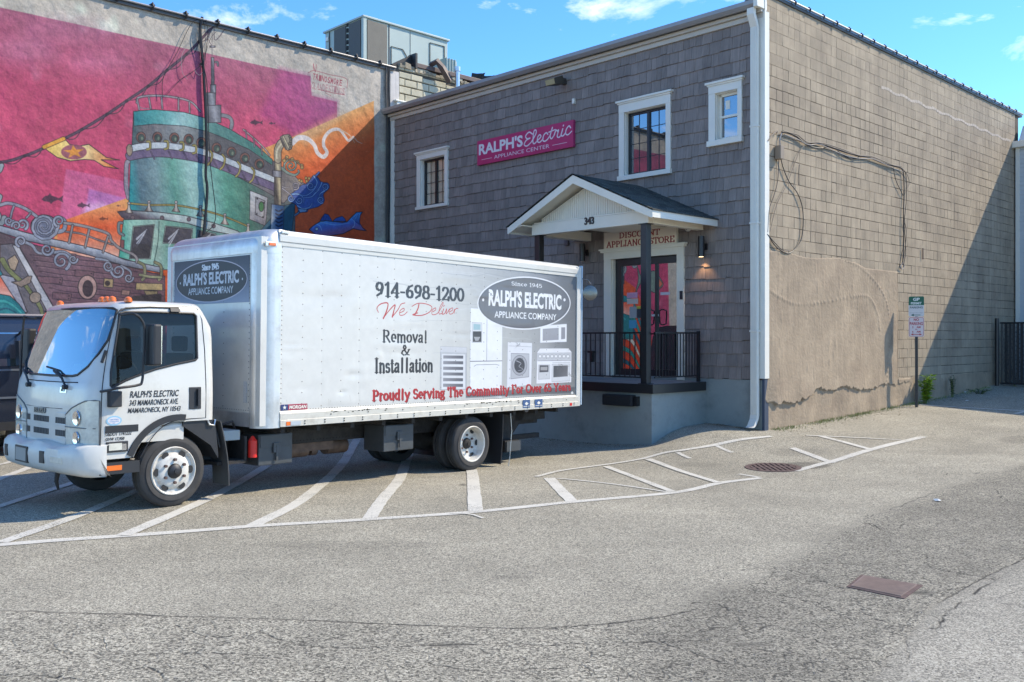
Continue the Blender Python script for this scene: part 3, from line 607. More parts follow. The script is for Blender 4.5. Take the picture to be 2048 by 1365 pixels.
# ------------------------------------------------------------------ mural, painted in the wall's own plane
MW, MH, MS = 14.5, 9.0, 135           # metres of wall covered, canvas px per metre
def mtf(px, py): t, z = mur(px, py); return ((MW-t)*MS, (MH-z)*MS)
def mt(t, z): return ((MW-t)*MS, (MH-z)*MS)      # wall metres -> canvas
mc = Cv(int(MW*MS), int(MH*MS), (196, 184, 168), mtf)
Z1 = lambda u, v: (u/2.844, v/2.844); Z2 = lambda u, v: (400+u/2.843, v/2.843); Z3 = lambda u, v: (u/4, 380+v/4); Z5 = lambda u, v: (250+u/4.265, 160+v/4.265); Z6 = lambda u, v: (480+u/7.314, 330+v/7.314)
ZZ_ = lambda f, L: [f(*q) for q in L]
INK = (42, 36, 42)
def P(f, L, col, spl=False, ew=1.6, al=1, edge=INK): mc.poly(ZZ_(f, L), col, al, edge=edge if ew else None, ew=ew, spl=spl)
def S(f, L, w, col, w2=None, spl=True, out=INK, ow=1.2, al=1):
    w *= 1.35; w2 = None if w2 is None else w2*1.35
    mc.line(ZZ_(f, L), w, col, w2, al, spl=spl, out=out, ow=ow)
def RAW(L): return [mt(*q) for q in L]
# colour fields
pink = lambda X, Y: np.stack([np.interp(Y/MS+.0*X, [.8, 2.2, 4.2, 7], [a, b, c, d]) for a, b, c, d in ((172, 200, 204, 194), (92, 76, 70, 72), (116, 108, 106, 108))], -1)
mc.poly(RAW([(12.2, 8.25), (9.2, 8.22)])+[mtf(*q) for q in ((620, 153), (623, 192), (674, 204), (674, 300), (560, 480))]+RAW([(3, 0), (12.2, 0)]), pink, raw=True, soft=1)
mc.poly([mtf(*q) for q in ((560, 138), (622, 153), (623, 192), (674, 203), (674, 228), (590, 272), (520, 230))], [(690, 230, (140, 66, 120)), (520, 220, (196, 72, 128))], .75, soft=14, raw=True)
for c0_, r, a in (((60, 110), 60, .3), ((200, 125), 60, .25), ((130, 60), 90, .2), ((40, 90), 50, .3)): mc.ell(c0_[0], c0_[1], r, r*.3, (222, 150, 178), a, soft=22)
nz = mc.noise(70, 1.0)+mc.noise(24, .6)+mc.noise(9, .35)
mc.a *= (1+.045*nz)[..., None]; mc.a += np.clip(mc.noise(90, 1)+mc.noise(30, .6)-.75, 0, 1)[..., None]*np.array((30, 55, 45))
mc.poly([mtf(*q) for q in ((132, 338), (262, 366), (250, 410), (150, 440), (118, 440))], (218, 112, 158), .65, soft=2, raw=True)
mc.poly([mtf(*q) for q in ((178, 378), (255, 398), (235, 420), (170, 430))], (196, 130, 196), .7, soft=3, raw=True)
mc.poly([mtf(*q) for q in ((170, 408), (205, 405), (232, 420), (160, 440))], (236, 190, 214), .6, soft=8, raw=True)
# orange beams
mc.poly([mtf(*q) for q in ((748, 202), (748, 520), (250, 620), (95, 520), (118, 445), (250, 398), (420, 340), (600, 268))], [(600, 268, (226, 160, 92)), (640, 330, (224, 96, 42)), (720, 560, (196, 74, 34))], raw=True, soft=1)
mc.poly([mtf(*q) for q in ((250, 398), (118, 445), (105, 560), (260, 540))], [(180, 410, (236, 158, 96)), (180, 455, (230, 92, 44)), (190, 520, (240, 190, 170))], raw=True, soft=1)
mc.poly([mtf(*q) for q in ((590, 271), (673, 228), (700, 225), (610, 290))], (214, 178, 140), .5, raw=True, soft=10)
mc.poly(RAW([(9.2, 3.9), (9.9, 3.6), (10.5, 2.8), (10.9, 1.6), (11.0, 0), (8.9, 0), (9.0, 2.8)]), lambda X, Y: np.stack([np.interp(Y/MS, [2.6, 4.5, 8], c) for c in ((226, 226, 216), (150, 92, 72), (80, 40, 40))], -1), raw=True, soft=2)
for k in range(7): mc.line([mt(9.15, 3.2-.4*k), mt(9.7, 3.1-.42*k), mt(10.1, 2.6-.4*k), mt(10.5, 1.7-.3*k)], 34-3*k, [(30, 130, 140), (44, 160, 150), (24, 96, 120), (220, 224, 214), (36, 150, 150), (26, 100, 130), (60, 170, 160)][k], 4, spl=True, raw=True, out=INK)
# a pale fish and silver scrollwork beyond the frame, seen in the door's reflection
mc.poly(RAW([(10.0, 4.4), (10.25, 4.0), (10.6, 4.1), (11.0, 4.2), (11.35, 3.95), (11.5, 3.75), (11.3, 3.6), (11.0, 3.45), (10.6, 3.6), (10.25, 3.75), (9.95, 3.4), (10.1, 3.9)]), (120, 140, 128), raw=True, edge=INK, ew=3, spl=True)
mc.poly(RAW([(11.25, 3.95), (11.48, 3.78), (11.3, 3.64), (11.2, 3.7)]), (226, 120, 84), raw=True, edge=INK, ew=2); mc.ell(0, 0, 0, 0, INK) if False else None
for a, b, r in ((9.5, 4.6, 40), (9.8, 4.9, 30), (9.3, 4.2, 24), (9.9, 4.4, 20), (9.4, 5.2, 30)): mc.line(spiral(*mt(a, b), r, 1.8), 12, (150, 156, 158), 4, raw=True, out=INK)
mc.poly(RAW([(11.75, 4.5), (12.25, 4.8), (14.5, 4.8), (14.5, 0), (11.95, 0)]), (196, 184, 168), raw=True, soft=1)
# small dark fish
def fish(x, y, L, col=(70, 44, 62), f=ID):
    k = L/100; mc.poly([(x+a*k, y+b*k) for a, b in ((-50, 2), (-35, -12), (-20, -15), (-12, -26), (-4, -14), (15, -8), (28, -2), (50, -16), (45, 2), (50, 18), (26, 5), (5, 12), (-8, 24), (-14, 14), (-38, 12))], col, .85, soft=.8)
fish(105, 398, 44); fish(167, 411, 26); fish(237, 412, 8); fish(207, 438, 18, (110, 50, 30)); fish(513, 245, 26); fish(544, 247, 13)
# rigging rope and pennant
rope = [(0, 925), (140, 888), (245, 845), (365, 790), (465, 738), (610, 650), (720, 575), (845, 490), (950, 400), (1060, 310), (1130, 240), (1205, 155)]
rope_m = ZZ_(Z1, rope); mc.line([(-300, 345), (-120, 335)]+rope_m, 5.5, (92, 66, 84), spl=True, out=INK, ow=1)
for i in range(len(rope)-1):
    a, b = rope[i], rope[i+1]; S(Z1, [a, ((a[0]+b[0])/2+10, (a[1]+b[1])/2+26), b], 1.4, (60, 46, 58), out=None); mc.ell(*Z1(*a), 3.6, 3.2, (60, 46, 58))
for L in ([(1205, 155), (1180, 210), (1210, 270)], [(1215, 150), (1225, 230), (1290, 150)], [(1210, 160), (1165, 230)]): S(Z1, L, 1.5, (96, 80, 88), out=None)
P(Z1, [(245, 840), (365, 788), (395, 822), (450, 832), (505, 822), (560, 862), (605, 897), (680, 912), (575, 910), (620, 935), (672, 962), (590, 948), (535, 912), (480, 908), (400, 917), (325, 897), (285, 868)], [(*Z1(250, 850), (238, 196, 96)), (*Z1(480, 860), (244, 214, 150)), (*Z1(660, 950), (226, 120, 60))], ew=2)
mc.ell(*Z1(420, 866), 26, 15, (152, 78, 96), .9)
st = [(420+(62 if k % 2 == 0 else 24)*math.cos(k*math.pi/5-.4), 866+(40 if k % 2 == 0 else 16)*math.sin(k*math.pi/5-.4)) for k in range(10)]; P(Z1, st, (232, 150, 62), ew=0)
S(Z1, [(250, 838), (362, 790)], 7, (226, 160, 60), spl=False)
# tower: lower drum
GRAD = [(*Z5(45, 900), (40, 140, 142)), (*Z5(130, 900), (84, 112, 122)), (*Z5(270, 900), (122, 150, 152)), (*Z5(420, 900), (100, 160, 142)), (*Z5(560, 900), (156, 194, 184)), (*Z5(720, 900), (140, 190, 180)), (*Z5(860, 900), (86, 152, 130)), (*Z5(1040, 900), (72, 120, 102)), (*Z5(1200, 900), (92, 100, 100))]
S(Z5, [(40, 690), (12, 720), (8, 900), (30, 1010)], 8, (150, 140, 150))
P(Z5, [(45, 600), (400, 600), (700, 660), (1000, 780), (1150, 850), (1450, 900), (1450, 1500), (850, 1500), (30, 1100)], GRAD)
# grey ledge to the right of the drum
P(Z5, [(1000, 760), (1260, 830), (1440, 830), (1560, 900), (1480, 960), (1300, 1010), (1100, 900), (900, 800)], [(*Z5(1000, 780), (110, 104, 112)), (*Z5(1500, 920), (128, 118, 118))])
P(Z5, [(72, 270), (250, 255), (500, 277), (700, 332), (900, 425), (1100, 545), (1260, 690), (1320, 760), (1320, 850), (1100, 770), (900, 690), (720, 630), (500, 570), (250, 552), (58, 570)], [(*Z5(60, 450), (62, 92, 94)), (*Z5(150, 450), (110, 104, 106)), (*Z5(480, 500), (146, 152, 150)), (*Z5(760, 520), (92, 92, 94)), (*Z5(1250, 760), (98, 92, 96))])
P(Z5, [(72, 270), (250, 255), (500, 277), (700, 332), (900, 425), (1100, 545), (1255, 680), (1255, 730), (1050, 590), (850, 500), (700, 440), (500, 395), (250, 378), (75, 395)], [(*Z5(75, 330), (40, 128, 132)), (*Z5(250, 330), (70, 150, 146)), (*Z5(480, 340), (160, 198, 192)), (*Z5(760, 400), (88, 140, 132)), (*Z5(1250, 700), (66, 120, 108))])
for x, y in ((135, 490), (275, 490), (418, 497), (540, 508), (650, 535), (780, 582), (908, 617), (1020, 668), (1145, 718)):
    mc.ell(*Z5(x, y), 9.5, 10.5, (126, 86, 76), edge=INK, ew=1.5); mc.ell(*Z5(x+3, y+6), 6.5, 7.5, (66, 82, 76), edge=INK, ew=1.2); mc.ell(*Z5(x+10, y+10), 2.4, 3.4, (150, 160, 130), .6)
RG = [(40, 590), (150, 568), (300, 560), (450, 575), (600, 600), (720, 632), (850, 682), (1000, 745), (1150, 805), (1290, 862)]
S(Z5, [(a, b+62) for a, b in RG], 17, (112, 96, 124), ow=1.6); S(Z5, RG, 13, (196, 202, 204), ow=1.5)
for i, (x, y) in enumerate(((200, 565), (350, 562), (482, 572), (592, 598), (735, 635), (845, 672), (975, 735), (1095, 785))):
    S(Z5, [(x-12, y-38), (x+12, y-34), (x+14, y+18), (x-12, y+30)] if i < 4 else [(x-14, y-34), (x+8, y+0), (x-4, y+60), (x-30, y+90)], 4, (160, 146, 84), ow=1)
    S(Z5, [(x+20, y+50), (x+50, y+110)], 2.4, (96, 82, 108), out=INK, ow=.8)
mc.ell(*Z5(38, 600), 6, 12, (150, 130, 110), edge=INK, ew=1.5)
# rails and mast
S(Z5, [(100, 195), (118, 150), (250, 135), (420, 150), (560, 188), (640, 270)], 3.4, (158, 146, 150)); S(Z5, [(100, 190), (140, 240), (220, 245)], 2, (120, 110, 116), out=None)
for a, b, c, d in ((105, 165, 120, 255), (203, 150, 218, 245), (310, 150, 316, 245), (455, 160, 455, 258), (548, 190, 550, 280)): S(Z5, [(a, b), (c, d)], 2.6, (148, 136, 142), spl=False)
S(Z5, [(820, 300), (888, 318), (912, 360), (905, 410)], 8, (130, 128, 132)); S(Z5, [(1010, 425), (1100, 500), (1190, 590), (1232, 645)], 3, (176, 150, 148))
for a, b in ((1030, 450), (1095, 520), (1160, 590)): S(Z5, [(a, b-20), (a+8, b+50)], 2, (150, 130, 136), spl=False)
MG = lambda x0, x1, y: [(*Z5(x0, y), (82, 82, 90)), (*Z5((x0+x1)/2, y), (160, 160, 164)), (*Z5(x1, y), (84, 84, 92))]
for x0, x1, y0, y1 in ((690, 820, 215, 365), (690, 772, 110, 218), (727, 773, 42, 112), (733, 758, -190, 44), (722, 770, -290, -276)): P(Z5, [(x0, y0), (x1, y0), (x1, y1), (x0, y1)], MG(x0, x1, y0))
S(Z5, [(742, -190), (742, -400)], 1.6, (110, 104, 108), out=None); S(Z5, [(770, -150), (790, -150), (790, -120)], 3, (120, 118, 122))
# orange scrolls right of the funnel, smoke
P(Z6, [(600, 60), (700, 110), (800, 160), (900, 270), (860, 330), (760, 430), (640, 560), (600, 560)], [(*Z6(600, 200), (126, 116, 112)), (*Z6(850, 300), (146, 134, 126))])
mc.line(spiral(*Z6(740, 15), 15, 1.9, 2.0), 5, (138, 156, 142), 2, out=INK); S(Z6, [(600, 50), (700, 120), (800, 150), (860, 110), (850, 80)], 7, (128, 144, 132), 3)
for a, b in ((640, -60), (760, -80), (840, -40), (900, 10), (905, 40), (680, -110)): mc.ell(*Z6(a, b), 3.4, 3.4, (186, 150, 90), edge=INK, ew=1.3)
S(Z6, [(660, -100), (720, -60), (800, -60), (880, 0)], 2.4, (150, 130, 90))
S(Z2, [(522, 815), (560, 785), (610, 790), (650, 825), (668, 870), (700, 893), (722, 868), (704, 830), (708, 785), (742, 745), (790, 738), (825, 778), (845, 800), (872, 780)], 13, (226, 214, 206), 6, out=None)
S(Z2, [(845, 800), (872, 782), (895, 805), (922, 818)], 3, (220, 190, 170), 1.2, out=None); S(Z2, [(800, 740), (850, 770), (880, 812)], 4, (216, 180, 150), 1.5, out=None)
# brass funnel
FG = [(*Z5(1262, 700), (78, 70, 66)), (*Z5(1295, 700), (214, 196, 156)), (*Z5(1335, 700), (92, 82, 74))]
P(Z5, [(1272, 600), (1330, 600), (1330, 1080), (1272, 1070)], FG); S(Z5, [(1300, 680), (1302, 600), (1335, 540), (1385, 530)], 17, (168, 152, 126), ow=2); S(Z5, [(1292, 670), (1296, 600), (1330, 550)], 4, (222, 208, 174), out=None)
P(Z5, [(1255, 772), (1335, 780), (1335, 835), (1255, 825)], [(*Z5(1255, 800), (96, 92, 100)), (*Z5(1295, 800), (190, 186, 188)), (*Z5(1335, 800), (100, 96, 100))])
P(Z5, [(1320, 490), (1350, 470), (1400, 465), (1425, 500), (1420, 590), (1385, 605), (1345, 560)], (150, 140, 120)); S(Z5, [(1350, 485), (1395, 585)], 4, (196, 184, 150)); S(Z5, [(1330, 500), (1370, 590)], 3, (96, 88, 80))
for k in range(6): mc.ell(*Z5(1410+random.uniform(-8, 8), 485+k*20), 2.6, 2.6, (120, 112, 96), edge=INK, ew=1.2)
# hatch
P(Z5, [(1065, 945), (1215, 1005), (1205, 1180), (1195, 1245), (1060, 1190)], [(*Z5(1065, 1000), (206, 206, 204)), (*Z5(1210, 1200), (130, 122, 126))]); P(Z5, [(1112, 998), (1192, 1035), (1182, 1180), (1108, 1150)], (164, 160, 160)); mc.ell(*Z5(1160, 1082), 5.2, 10, (70, 124, 74), edge=INK, ew=2)
for a, b in ((1125, 1015), (1182, 1050), (1122, 1145), (1174, 1172)): mc.ell(*Z5(a, b), 1.4, 1.8, INK)
# blue bracket and figurehead curls
P(Z5, [(1330, 1080), (1450, 1050), (1425, 1290), (1150, 1290)], (44, 92, 112)); P(Z5, [(1250, 1060), (1355, 1075), (1350, 1290), (1240, 1290)], [(*Z5(1250, 1150), (168, 178, 190)), (*Z5(1290, 1150), (62, 96, 140)), (*Z5(1350, 1150), (40, 84, 128))])
for k in range(5): S(Z5, [(1285, 1110+k*32), (1310, 1122+k*32), (1340, 1108+k*32)], 3, (26, 34, 60), out=None)
NV = (66, 92, 158)
P(Z6, [(700, 470), (780, 400), (900, 300), (960, 280), (1010, 240), (1080, 150), (1150, 200), (1190, 250), (1290, 270), (1305, 345), (1225, 430), (1235, 530), (1150, 610), (1010, 650), (980, 690), (880, 700), (820, 740), (850, 660), (810, 580), (730, 540)], NV, spl=True, ew=1.8)
for x, y, r, a0, h in ((1035, 312, 8, 0, 1), (1245, 320, 6.5, 2, -1), (1185, 512, 6.5, 1, 1), (868, 522, 6.5, 3, -1), (745, 495, 6, 0, 1), (815, 310, 7, 2, -1)): mc.line(spiral(*Z6(x, y), r*1.1, 1.7, a0, h), 3.6, (140, 174, 222) if x != 815 else (186, 172, 170), 1.2, out=(22, 28, 56), ow=1)
for L in ([(1080, 165), (1130, 260), (1070, 380), (960, 450), (850, 420)], [(760, 430), (850, 430), (930, 480), (930, 560)], [(1160, 360), (1100, 420), (1040, 470), (900, 480)], [(840, 600), (920, 640), (1020, 620), (1060, 560)], [(1200, 260), (1170, 330), (1120, 390)], [(1240, 380), (1180, 420), (1160, 470)]): S(Z6, L, 3.2, (140, 180, 226), 1, out=(30, 42, 84), ow=1)
S(Z6, [(620, 345), (680, 390), (740, 440), (770, 480)], 3, (190, 180, 184), 1.4, ow=.8); S(Z6, [(620, 320), (680, 335), (725, 320)], 2, (196, 186, 184), 1, ow=.7)
S(Z6, [(1110, 160), (1155, 115)], 5, NV); P(Z6, [(840, 640), (990, 650), (960, 690), (880, 700)], (110, 150, 190)); S(Z6, [(800, 740), (860, 700)], 4, (84, 110, 140))
for a, b in ((870, 225), (900, 240), (965, 195), (975, 240), (1010, 200)): mc.ell(*Z6(a, b), 2.6, 3, (196, 160, 96), edge=INK, ew=1.2)
# blue fish
BG = [(*Z6(1300, 830), (84, 150, 220)), (*Z6(1320, 900), (86, 112, 196)), (*Z6(1330, 1000), (130, 96, 140))]
for L in ([(1170, 820), (1195, 770), (1240, 715), (1290, 730), (1330, 790), (1345, 830)], [(1350, 830), (1400, 780), (1490, 752), (1530, 790), (1545, 830)]): P(Z6, L, (54, 88, 168), ew=2)
P(Z6, [(1010, 945), (1070, 890), (1160, 835), (1250, 818), (1400, 835), (1490, 845), (1560, 835), (1630, 760), (1700, 695), (1790, 690), (1755, 740), (1745, 850), (1790, 920), (1845, 965), (1740, 955), (1650, 935), (1580, 970), (1500, 1010), (1300, 1040), (1100, 1020)], BG, ew=2.5)
S(Z6, [(1120, 870), (1170, 900), (1195, 960)], 1.6, (150, 190, 230), out=None); S(Z6, [(1180, 840), (1400, 880), (1600, 850)], 3, (120, 170, 226), 1, out=None); S(Z6, [(1660, 800), (1670, 880), (1640, 925)], 1.5, (150, 190, 220), out=None)
mc.ell(*Z6(1120, 940), 3, 3, (200, 220, 230), edge=INK, ew=1.3)
for k in range(5): S(Z6, [(1215+k*24, 740+k*8), (1230+k*22, 815)], 1, (22, 34, 80), out=None); S(Z6, [(1640+k*22, 780-k*14), (1700+k*12, 850+k*8)], 1, (22, 34, 80), out=None)
# deck house
P(Z3, [(950, 540), (985, 240), (1280, 230), (1500, 250), (1800, 330), (1800, 640), (1300, 640), (1200, 610)], [(*Z3(960, 450), (70, 166, 142)), (*Z3(1050, 450), (150, 196, 176)), (*Z3(1260, 450), (158, 186, 170)), (*Z3(1350, 450), (120, 168, 148)), (*Z3(1700, 450), (112, 150, 140))])
for L in ([(1072, 300), (1226, 286), (1195, 545), (1042, 545)], [(1330, 296), (1535, 318), (1520, 430), (1310, 420)], [(1590, 330), (1720, 360), (1700, 440), (1580, 420)]):
    P(Z3, [(a+(8 if i in (0, 3) else -8)*-1, b+(-8 if i < 2 else 8)) for i, (a, b) in enumerate(L)], (184, 206, 192)); P(Z3, L, (70, 66, 74), ew=2)
    x0, y0 = L[0]
    for q in (0, 34, 62): S(Z3, [(x0+20, y0+95+q), (x0+100-q*.2, y0+18+q*.4)], 4.5 if q == 0 else 2.5, (206, 208, 212), 1.2, out=None, spl=False, al=.8)
P(Z3, [(1060, 470), (1110, 430), (1200, 440), (1195, 545), (1045, 545)], (54, 50, 54), ew=0, al=.8)
S(Z3, [(1272, 250), (1262, 420), (1230, 600)], 2, (74, 100, 92), out=None)
P(Z3, [(938, 176), (1030, 165), (1260, 178), (1480, 205), (1700, 262), (1900, 330), (1960, 380), (1700, 330), (1500, 268), (1280, 236), (1000, 238), (968, 215)], [(*Z3(1200, 175), (178, 190, 186)), (*Z3(1190, 205), (134, 136, 140)), (*Z3(1185, 240), (86, 74, 84))], ew=2)
for a, b in ((1060, 222), (1296, 224), (1512, 236), (1708, 290)): mc.ell(*Z3(a, b), 4, 4, (108, 90, 96), edge=INK, ew=1.2)
GR = [(1030, 108), (1190, 122), (1400, 124), (1600, 158), (1800, 216), (1990, 296)]; S(Z3, GR, 3.2, (154, 138, 74), ow=1)
for a, b in ((1030, 108), (1192, 96), (1408, 98), (1604, 134), (1798, 200), (1984, 280)):
    P(Z3, [(a-6, b), (a+6, b), (a+10, b+40), (a+34, b+82), (a-34, b+74), (a-10, b+40)], [(*Z3(a-20, b+40), (110, 96, 88)), (*Z3(a, b+40), (206, 196, 184)), (*Z3(a+24, b+40), (98, 84, 80))], ew=1.2); mc.ell(*Z3(a, b), 3, 2.6, (180, 170, 164), edge=INK, ew=1.2)
S(Z3, [(975, 265), (948, 270), (950, 340), (985, 362)], 5, (120, 130, 130)); P(Z3, [(962, 400), (992, 404), (990, 468), (962, 464)], (132, 76, 76))
# hull
P(Z3, [(-80, 330), (0, 345), (200, 420), (500, 500), (800, 560), (1000, 610), (1320, 690), (1320, 1200), (300, 1200), (430, 960), (110, 440), (-80, 430)], [(*Z3(100, 500), (96, 78, 84)), (*Z3(600, 620), (126, 92, 102)), (*Z3(900, 900), (108, 76, 84))])
for k in range(9):
    y = 520+k*44; S(Z3, [(240+k*26, y), (520, y+30), (800, y+58), (1100, y+92), (1310, y+110)], 1.5, (58, 40, 52), out=None); S(Z3, [(260+k*26, y+8), (560, y+40), (1000, y+86)], 1.3, (156, 122, 130), .5, out=None, al=.7)
for a, b, w in ((440, 500, 170), (600, 640, 150), (300, 690, 200), (900, 690, 140), (420, 820, 150)): P(Z3, [(a, b), (a+w, b+14), (a+w-8, b+66), (a-4, b+52)], (122, 88, 96), ew=1.3); mc.ell(*Z3(a+w-20, b+30), 1.3, 1.3, INK); mc.ell(*Z3(a+w-24, b+52), 1.3, 1.3, INK)
P(Z3, [(0, 440), (100, 430), (160, 460), (440, 960), (470, 1100), (250, 1100), (200, 960), (0, 640)], (112, 106, 112)); P(Z3, [(98, 440), (150, 452), (452, 985), (520, 1100), (455, 1100), (380, 980)], (190, 188, 190))
P(Z3, [(-80, 280), (0, 285), (200, 340), (400, 390), (500, 410), (800, 480), (1000, 560), (1290, 620), (1290, 665), (1000, 610), (700, 520), (500, 470), (200, 405), (0, 340), (-80, 325)], [(*Z3(400, 380), (196, 200, 208)), (*Z3(385, 450), (110, 112, 122))], ew=2.2)
P(Z3, [(20, 680), (110, 700), (220, 980), (0, 980), (0, 690)], (170, 168, 178), ew=2); mc.poly(ZZ_(Z3, [(-300, 660), (0, 690), (70, 800), (190, 985), (100, 1200), (-300, 1200)]), [(*Z3(0, 700), (240, 108, 76)), (*Z3(20, 830), (238, 176, 160)), (*Z3(20, 1100), (230, 120, 90))], edge=INK, ew=1.5)
P(Z3, [(-300, 880), (0, 835), (80, 850), (150, 910), (205, 985), (230, 1200), (-300, 1200)], (36, 130, 136)); S(Z3, [(-100, 920), (20, 890), (110, 930), (170, 985)], 6, (70, 176, 170), 2, out=None); S(Z3, [(0, 960), (60, 950), (130, 985)], 4, (24, 90, 110), 2, out=None)
S(Z3, [(20, 560), (60, 630), (130, 700), (180, 740), (230, 800), (280, 870)], 9, (124, 128, 84), 6); S(Z3, [(300, 900), (330, 960), (340, 1040)], 7, (130, 134, 90), 5)
mc.ell(*Z3(282, 862), 11.5, 11, (160, 142, 126), edge=INK, ew=1.8); P(Z3, [(60, 560), (120, 520), (150, 570), (120, 650), (80, 630)], (172, 150, 126)); P(Z3, [(90, 738), (160, 730), (220, 690), (256, 690), (240, 745), (170, 780)], (150, 130, 116))
SW = [(352, 292, 25, 0, 1, 6), (470, 250, 10, 2, 1, 5), (180, 278, 10, 1, -1, 5), (70, 250, 8, 0, 1, 5), (128, 288, 8, 3, 1, 4), (376, 478, 11, 0, 1, 5), (168, 412, 10, 2, 1, 5), (490, 570, 17, 1, -1, 6), (585, 555, 8, 0, 1, 4), (866, 610, 9, 1, 1, 4), (944, 650, 12.5, 3, -1, 5), (1030, 705, 8, 0, 1, 4)]
mc.ell(*Z3(352, 292), 27, 23, (122, 124, 140), edge=INK, ew=2); S(Z3, [(440, 340), (510, 320), (515, 250), (470, 220), (440, 240)], 8, (140, 144, 156), 5)
S(Z3, [(130, 400), (250, 440), (300, 500), (380, 515)], 6, (142, 146, 158), 4); S(Z3, [(430, 500), (520, 500), (600, 560), (590, 590)], 6, (142, 146, 158), 4); S(Z3, [(770, 550), (860, 570), (900, 640)], 5, (142, 146, 158), 4); S(Z3, [(970, 610), (1040, 650), (1050, 700)], 5, (142, 146, 158), 3)
for x, y, r, a0, h, w in SW: mc.line(spiral(*Z3(x, y), r*1.12, 1.6 if r < 20 else 2.4, a0, h), w*1.25, (150, 154, 168), w*.35, out=INK, ow=1.2)
S(Z3, [(-60, 130), (0, 122), (60, 108), (140, 125), (220, 162), (290, 212)], 5.5, (150, 146, 158))
for a, b, c, d in ((110, 130, 84, 220), (245, 185, 210, 225)): S(Z3, [(a, b), (a-16, (b+d)/2), (c, d)], 3, (140, 136, 148))
S(Z3, [(515, 265), (640, 285), (740, 310), (860, 352), (890, 410), (960, 470), (1060, 515), (1092, 548), (1095, 580)], 5, (150, 140, 138)); S(Z3, [(525, 335), (650, 352), (780, 400), (900, 440)], 2.4, (140, 130, 130))
for a, b, c, d in ((580, 285, 552, 425), (712, 320, 680, 460), (862, 372, 822, 500)): S(Z3, [(a, b), (c, d)], 3.6, (148, 138, 136), spl=False)
for a in (1130, 1262): S(Z3, [(a-20, 580), (a+24, 610), (a+28, 690), (a+10, 720)], 5.5, (132, 130, 96))
S(Z3, [(1120, 680), (1200, 695), (1290, 700)], 5, (140, 138, 104))
mc.ell(*Z3(697, 780), 19, 24, (178, 142, 134), edge=INK, ew=2.2); mc.ell(*Z3(700, 790), 10, 16, (64, 48, 56), edge=INK, ew=2)
P(Z3, [(832, 708), (905, 716), (900, 784), (826, 776)], (172, 146, 106)); mc.ell(*Z3(858, 748), 4.6, 4.8, (60, 46, 46), edge=INK, ew=1.5)
P(Z3, [(1090, 745), (1300, 752), (1300, 806), (1085, 800)], (176, 152, 106)); P(Z3, [(1150, 806), (1260, 812), (1255, 870), (1180, 870)], (140, 122, 88)); P(Z3, [(975, 800), (1040, 806), (1034, 846), (968, 838)], (150, 114, 104)); P(Z3, [(1060, 850), (1290, 830), (1290, 960), (1000, 960)], (54, 44, 48), ew=0)
# signature scribble on its pale ground
mc.poly([mtf(*q) for q in ((621, 146), (694, 165), (694, 198), (623, 184))], (200, 186, 172), raw=True, soft=1)
TG = (158, 74, 84)
def scr(st, x0, x1, y0, y1, dy, bold, col, al):
    n = len(st)
    for i, ch in enumerate(st):
        a = x0+(x1-x0)*i/n; b = x0+(x1-x0)*(i+.8)/n; yo = dy*i/n+random.uniform(-1, 1)
        p, q = mtf(a, y0+yo), mtf(b, y1+yo); mc.text(ch, p[0], p[1], q[0], q[1], col, bold, al, .12)
scr('TRINOSMORE', 625, 684, 147, 160, 14, .02, TG, .95); scr('CLANDESTINOS', 622, 690, 164, 178, 13, .0, (166, 104, 110), .75)
S(ID2 := (lambda a, b: (a, b)), [(627, 141), (626, 128), (630, 144), (632, 130)], 1.3, TG, out=None); S(ID2, [(616, 146), (628, 142), (660, 150), (692, 158), (694, 176)], 1.2, TG, out=None); S(ID2, [(636, 179), (664, 186), (690, 190)], 1.3, TG, out=None); S(ID2, [(650, 186), (662, 192)], 1, TG, out=None)
# overall wear
for k in range(420):
    x, y = random.uniform(0, mc.w), random.uniform(0, mc.h); mc.line([(x, y), (x+random.uniform(-14, 14), y+random.uniform(-6, 10)), (x+random.uniform(-30, 30), y+random.uniform(-4, 26))], random.uniform(1, 3), random.choice(((255, 245, 240), (60, 45, 60))), .4, raw=True, al=random.uniform(.05, .16))
mc.a *= (1+.05*mc.noise(3, 1)+.04*mc.noise(8, 1))[..., None]
mc.a *= (1+.03*(mc.noise(45, 1)+mc.noise(14, 1)+mc.noise(5, .8)))[..., None]
mural_img = mc.image('mural_paint')
# ------------------------------------------------------------------ materials for the buildings
M_mural = mat('mural_plaster', (1, 1, 1), rough=.8, img=mural_img, imgk=.70, bump=.9, bscale=3.2, bdist=.05, detail=9, stretch=(1, 1, 1), var=.05, vscale=1.5)
M_block = mat('brown_painted_block', (.315, .252, .175), rough=.85, var=.24, vscale=1.5, streak=.14, tint=.07, bump=.7, bscale=70, bdist=.008, dirt=(.20, .155, .11), dirt_amt=.7, dscale=1.1)
M_mortar = mat('brown_joint', (.085, .066, .045), rough=.95, var=.2, vscale=20)
M_stucco = mat('brown_painted_render', (.320, .245, .165), rough=.85, var=.24, vscale=2.2, streak=.10, bump=.9, bscale=16, bdist=.012, dirt=(.17, .115, .08), dirt_amt=.45, dscale=1.0)
M_shing = mat('grey_cedar_shingle', (.214, .179, .157), rough=.72, var=.14, vscale=3, tint=.15, bump=.0)
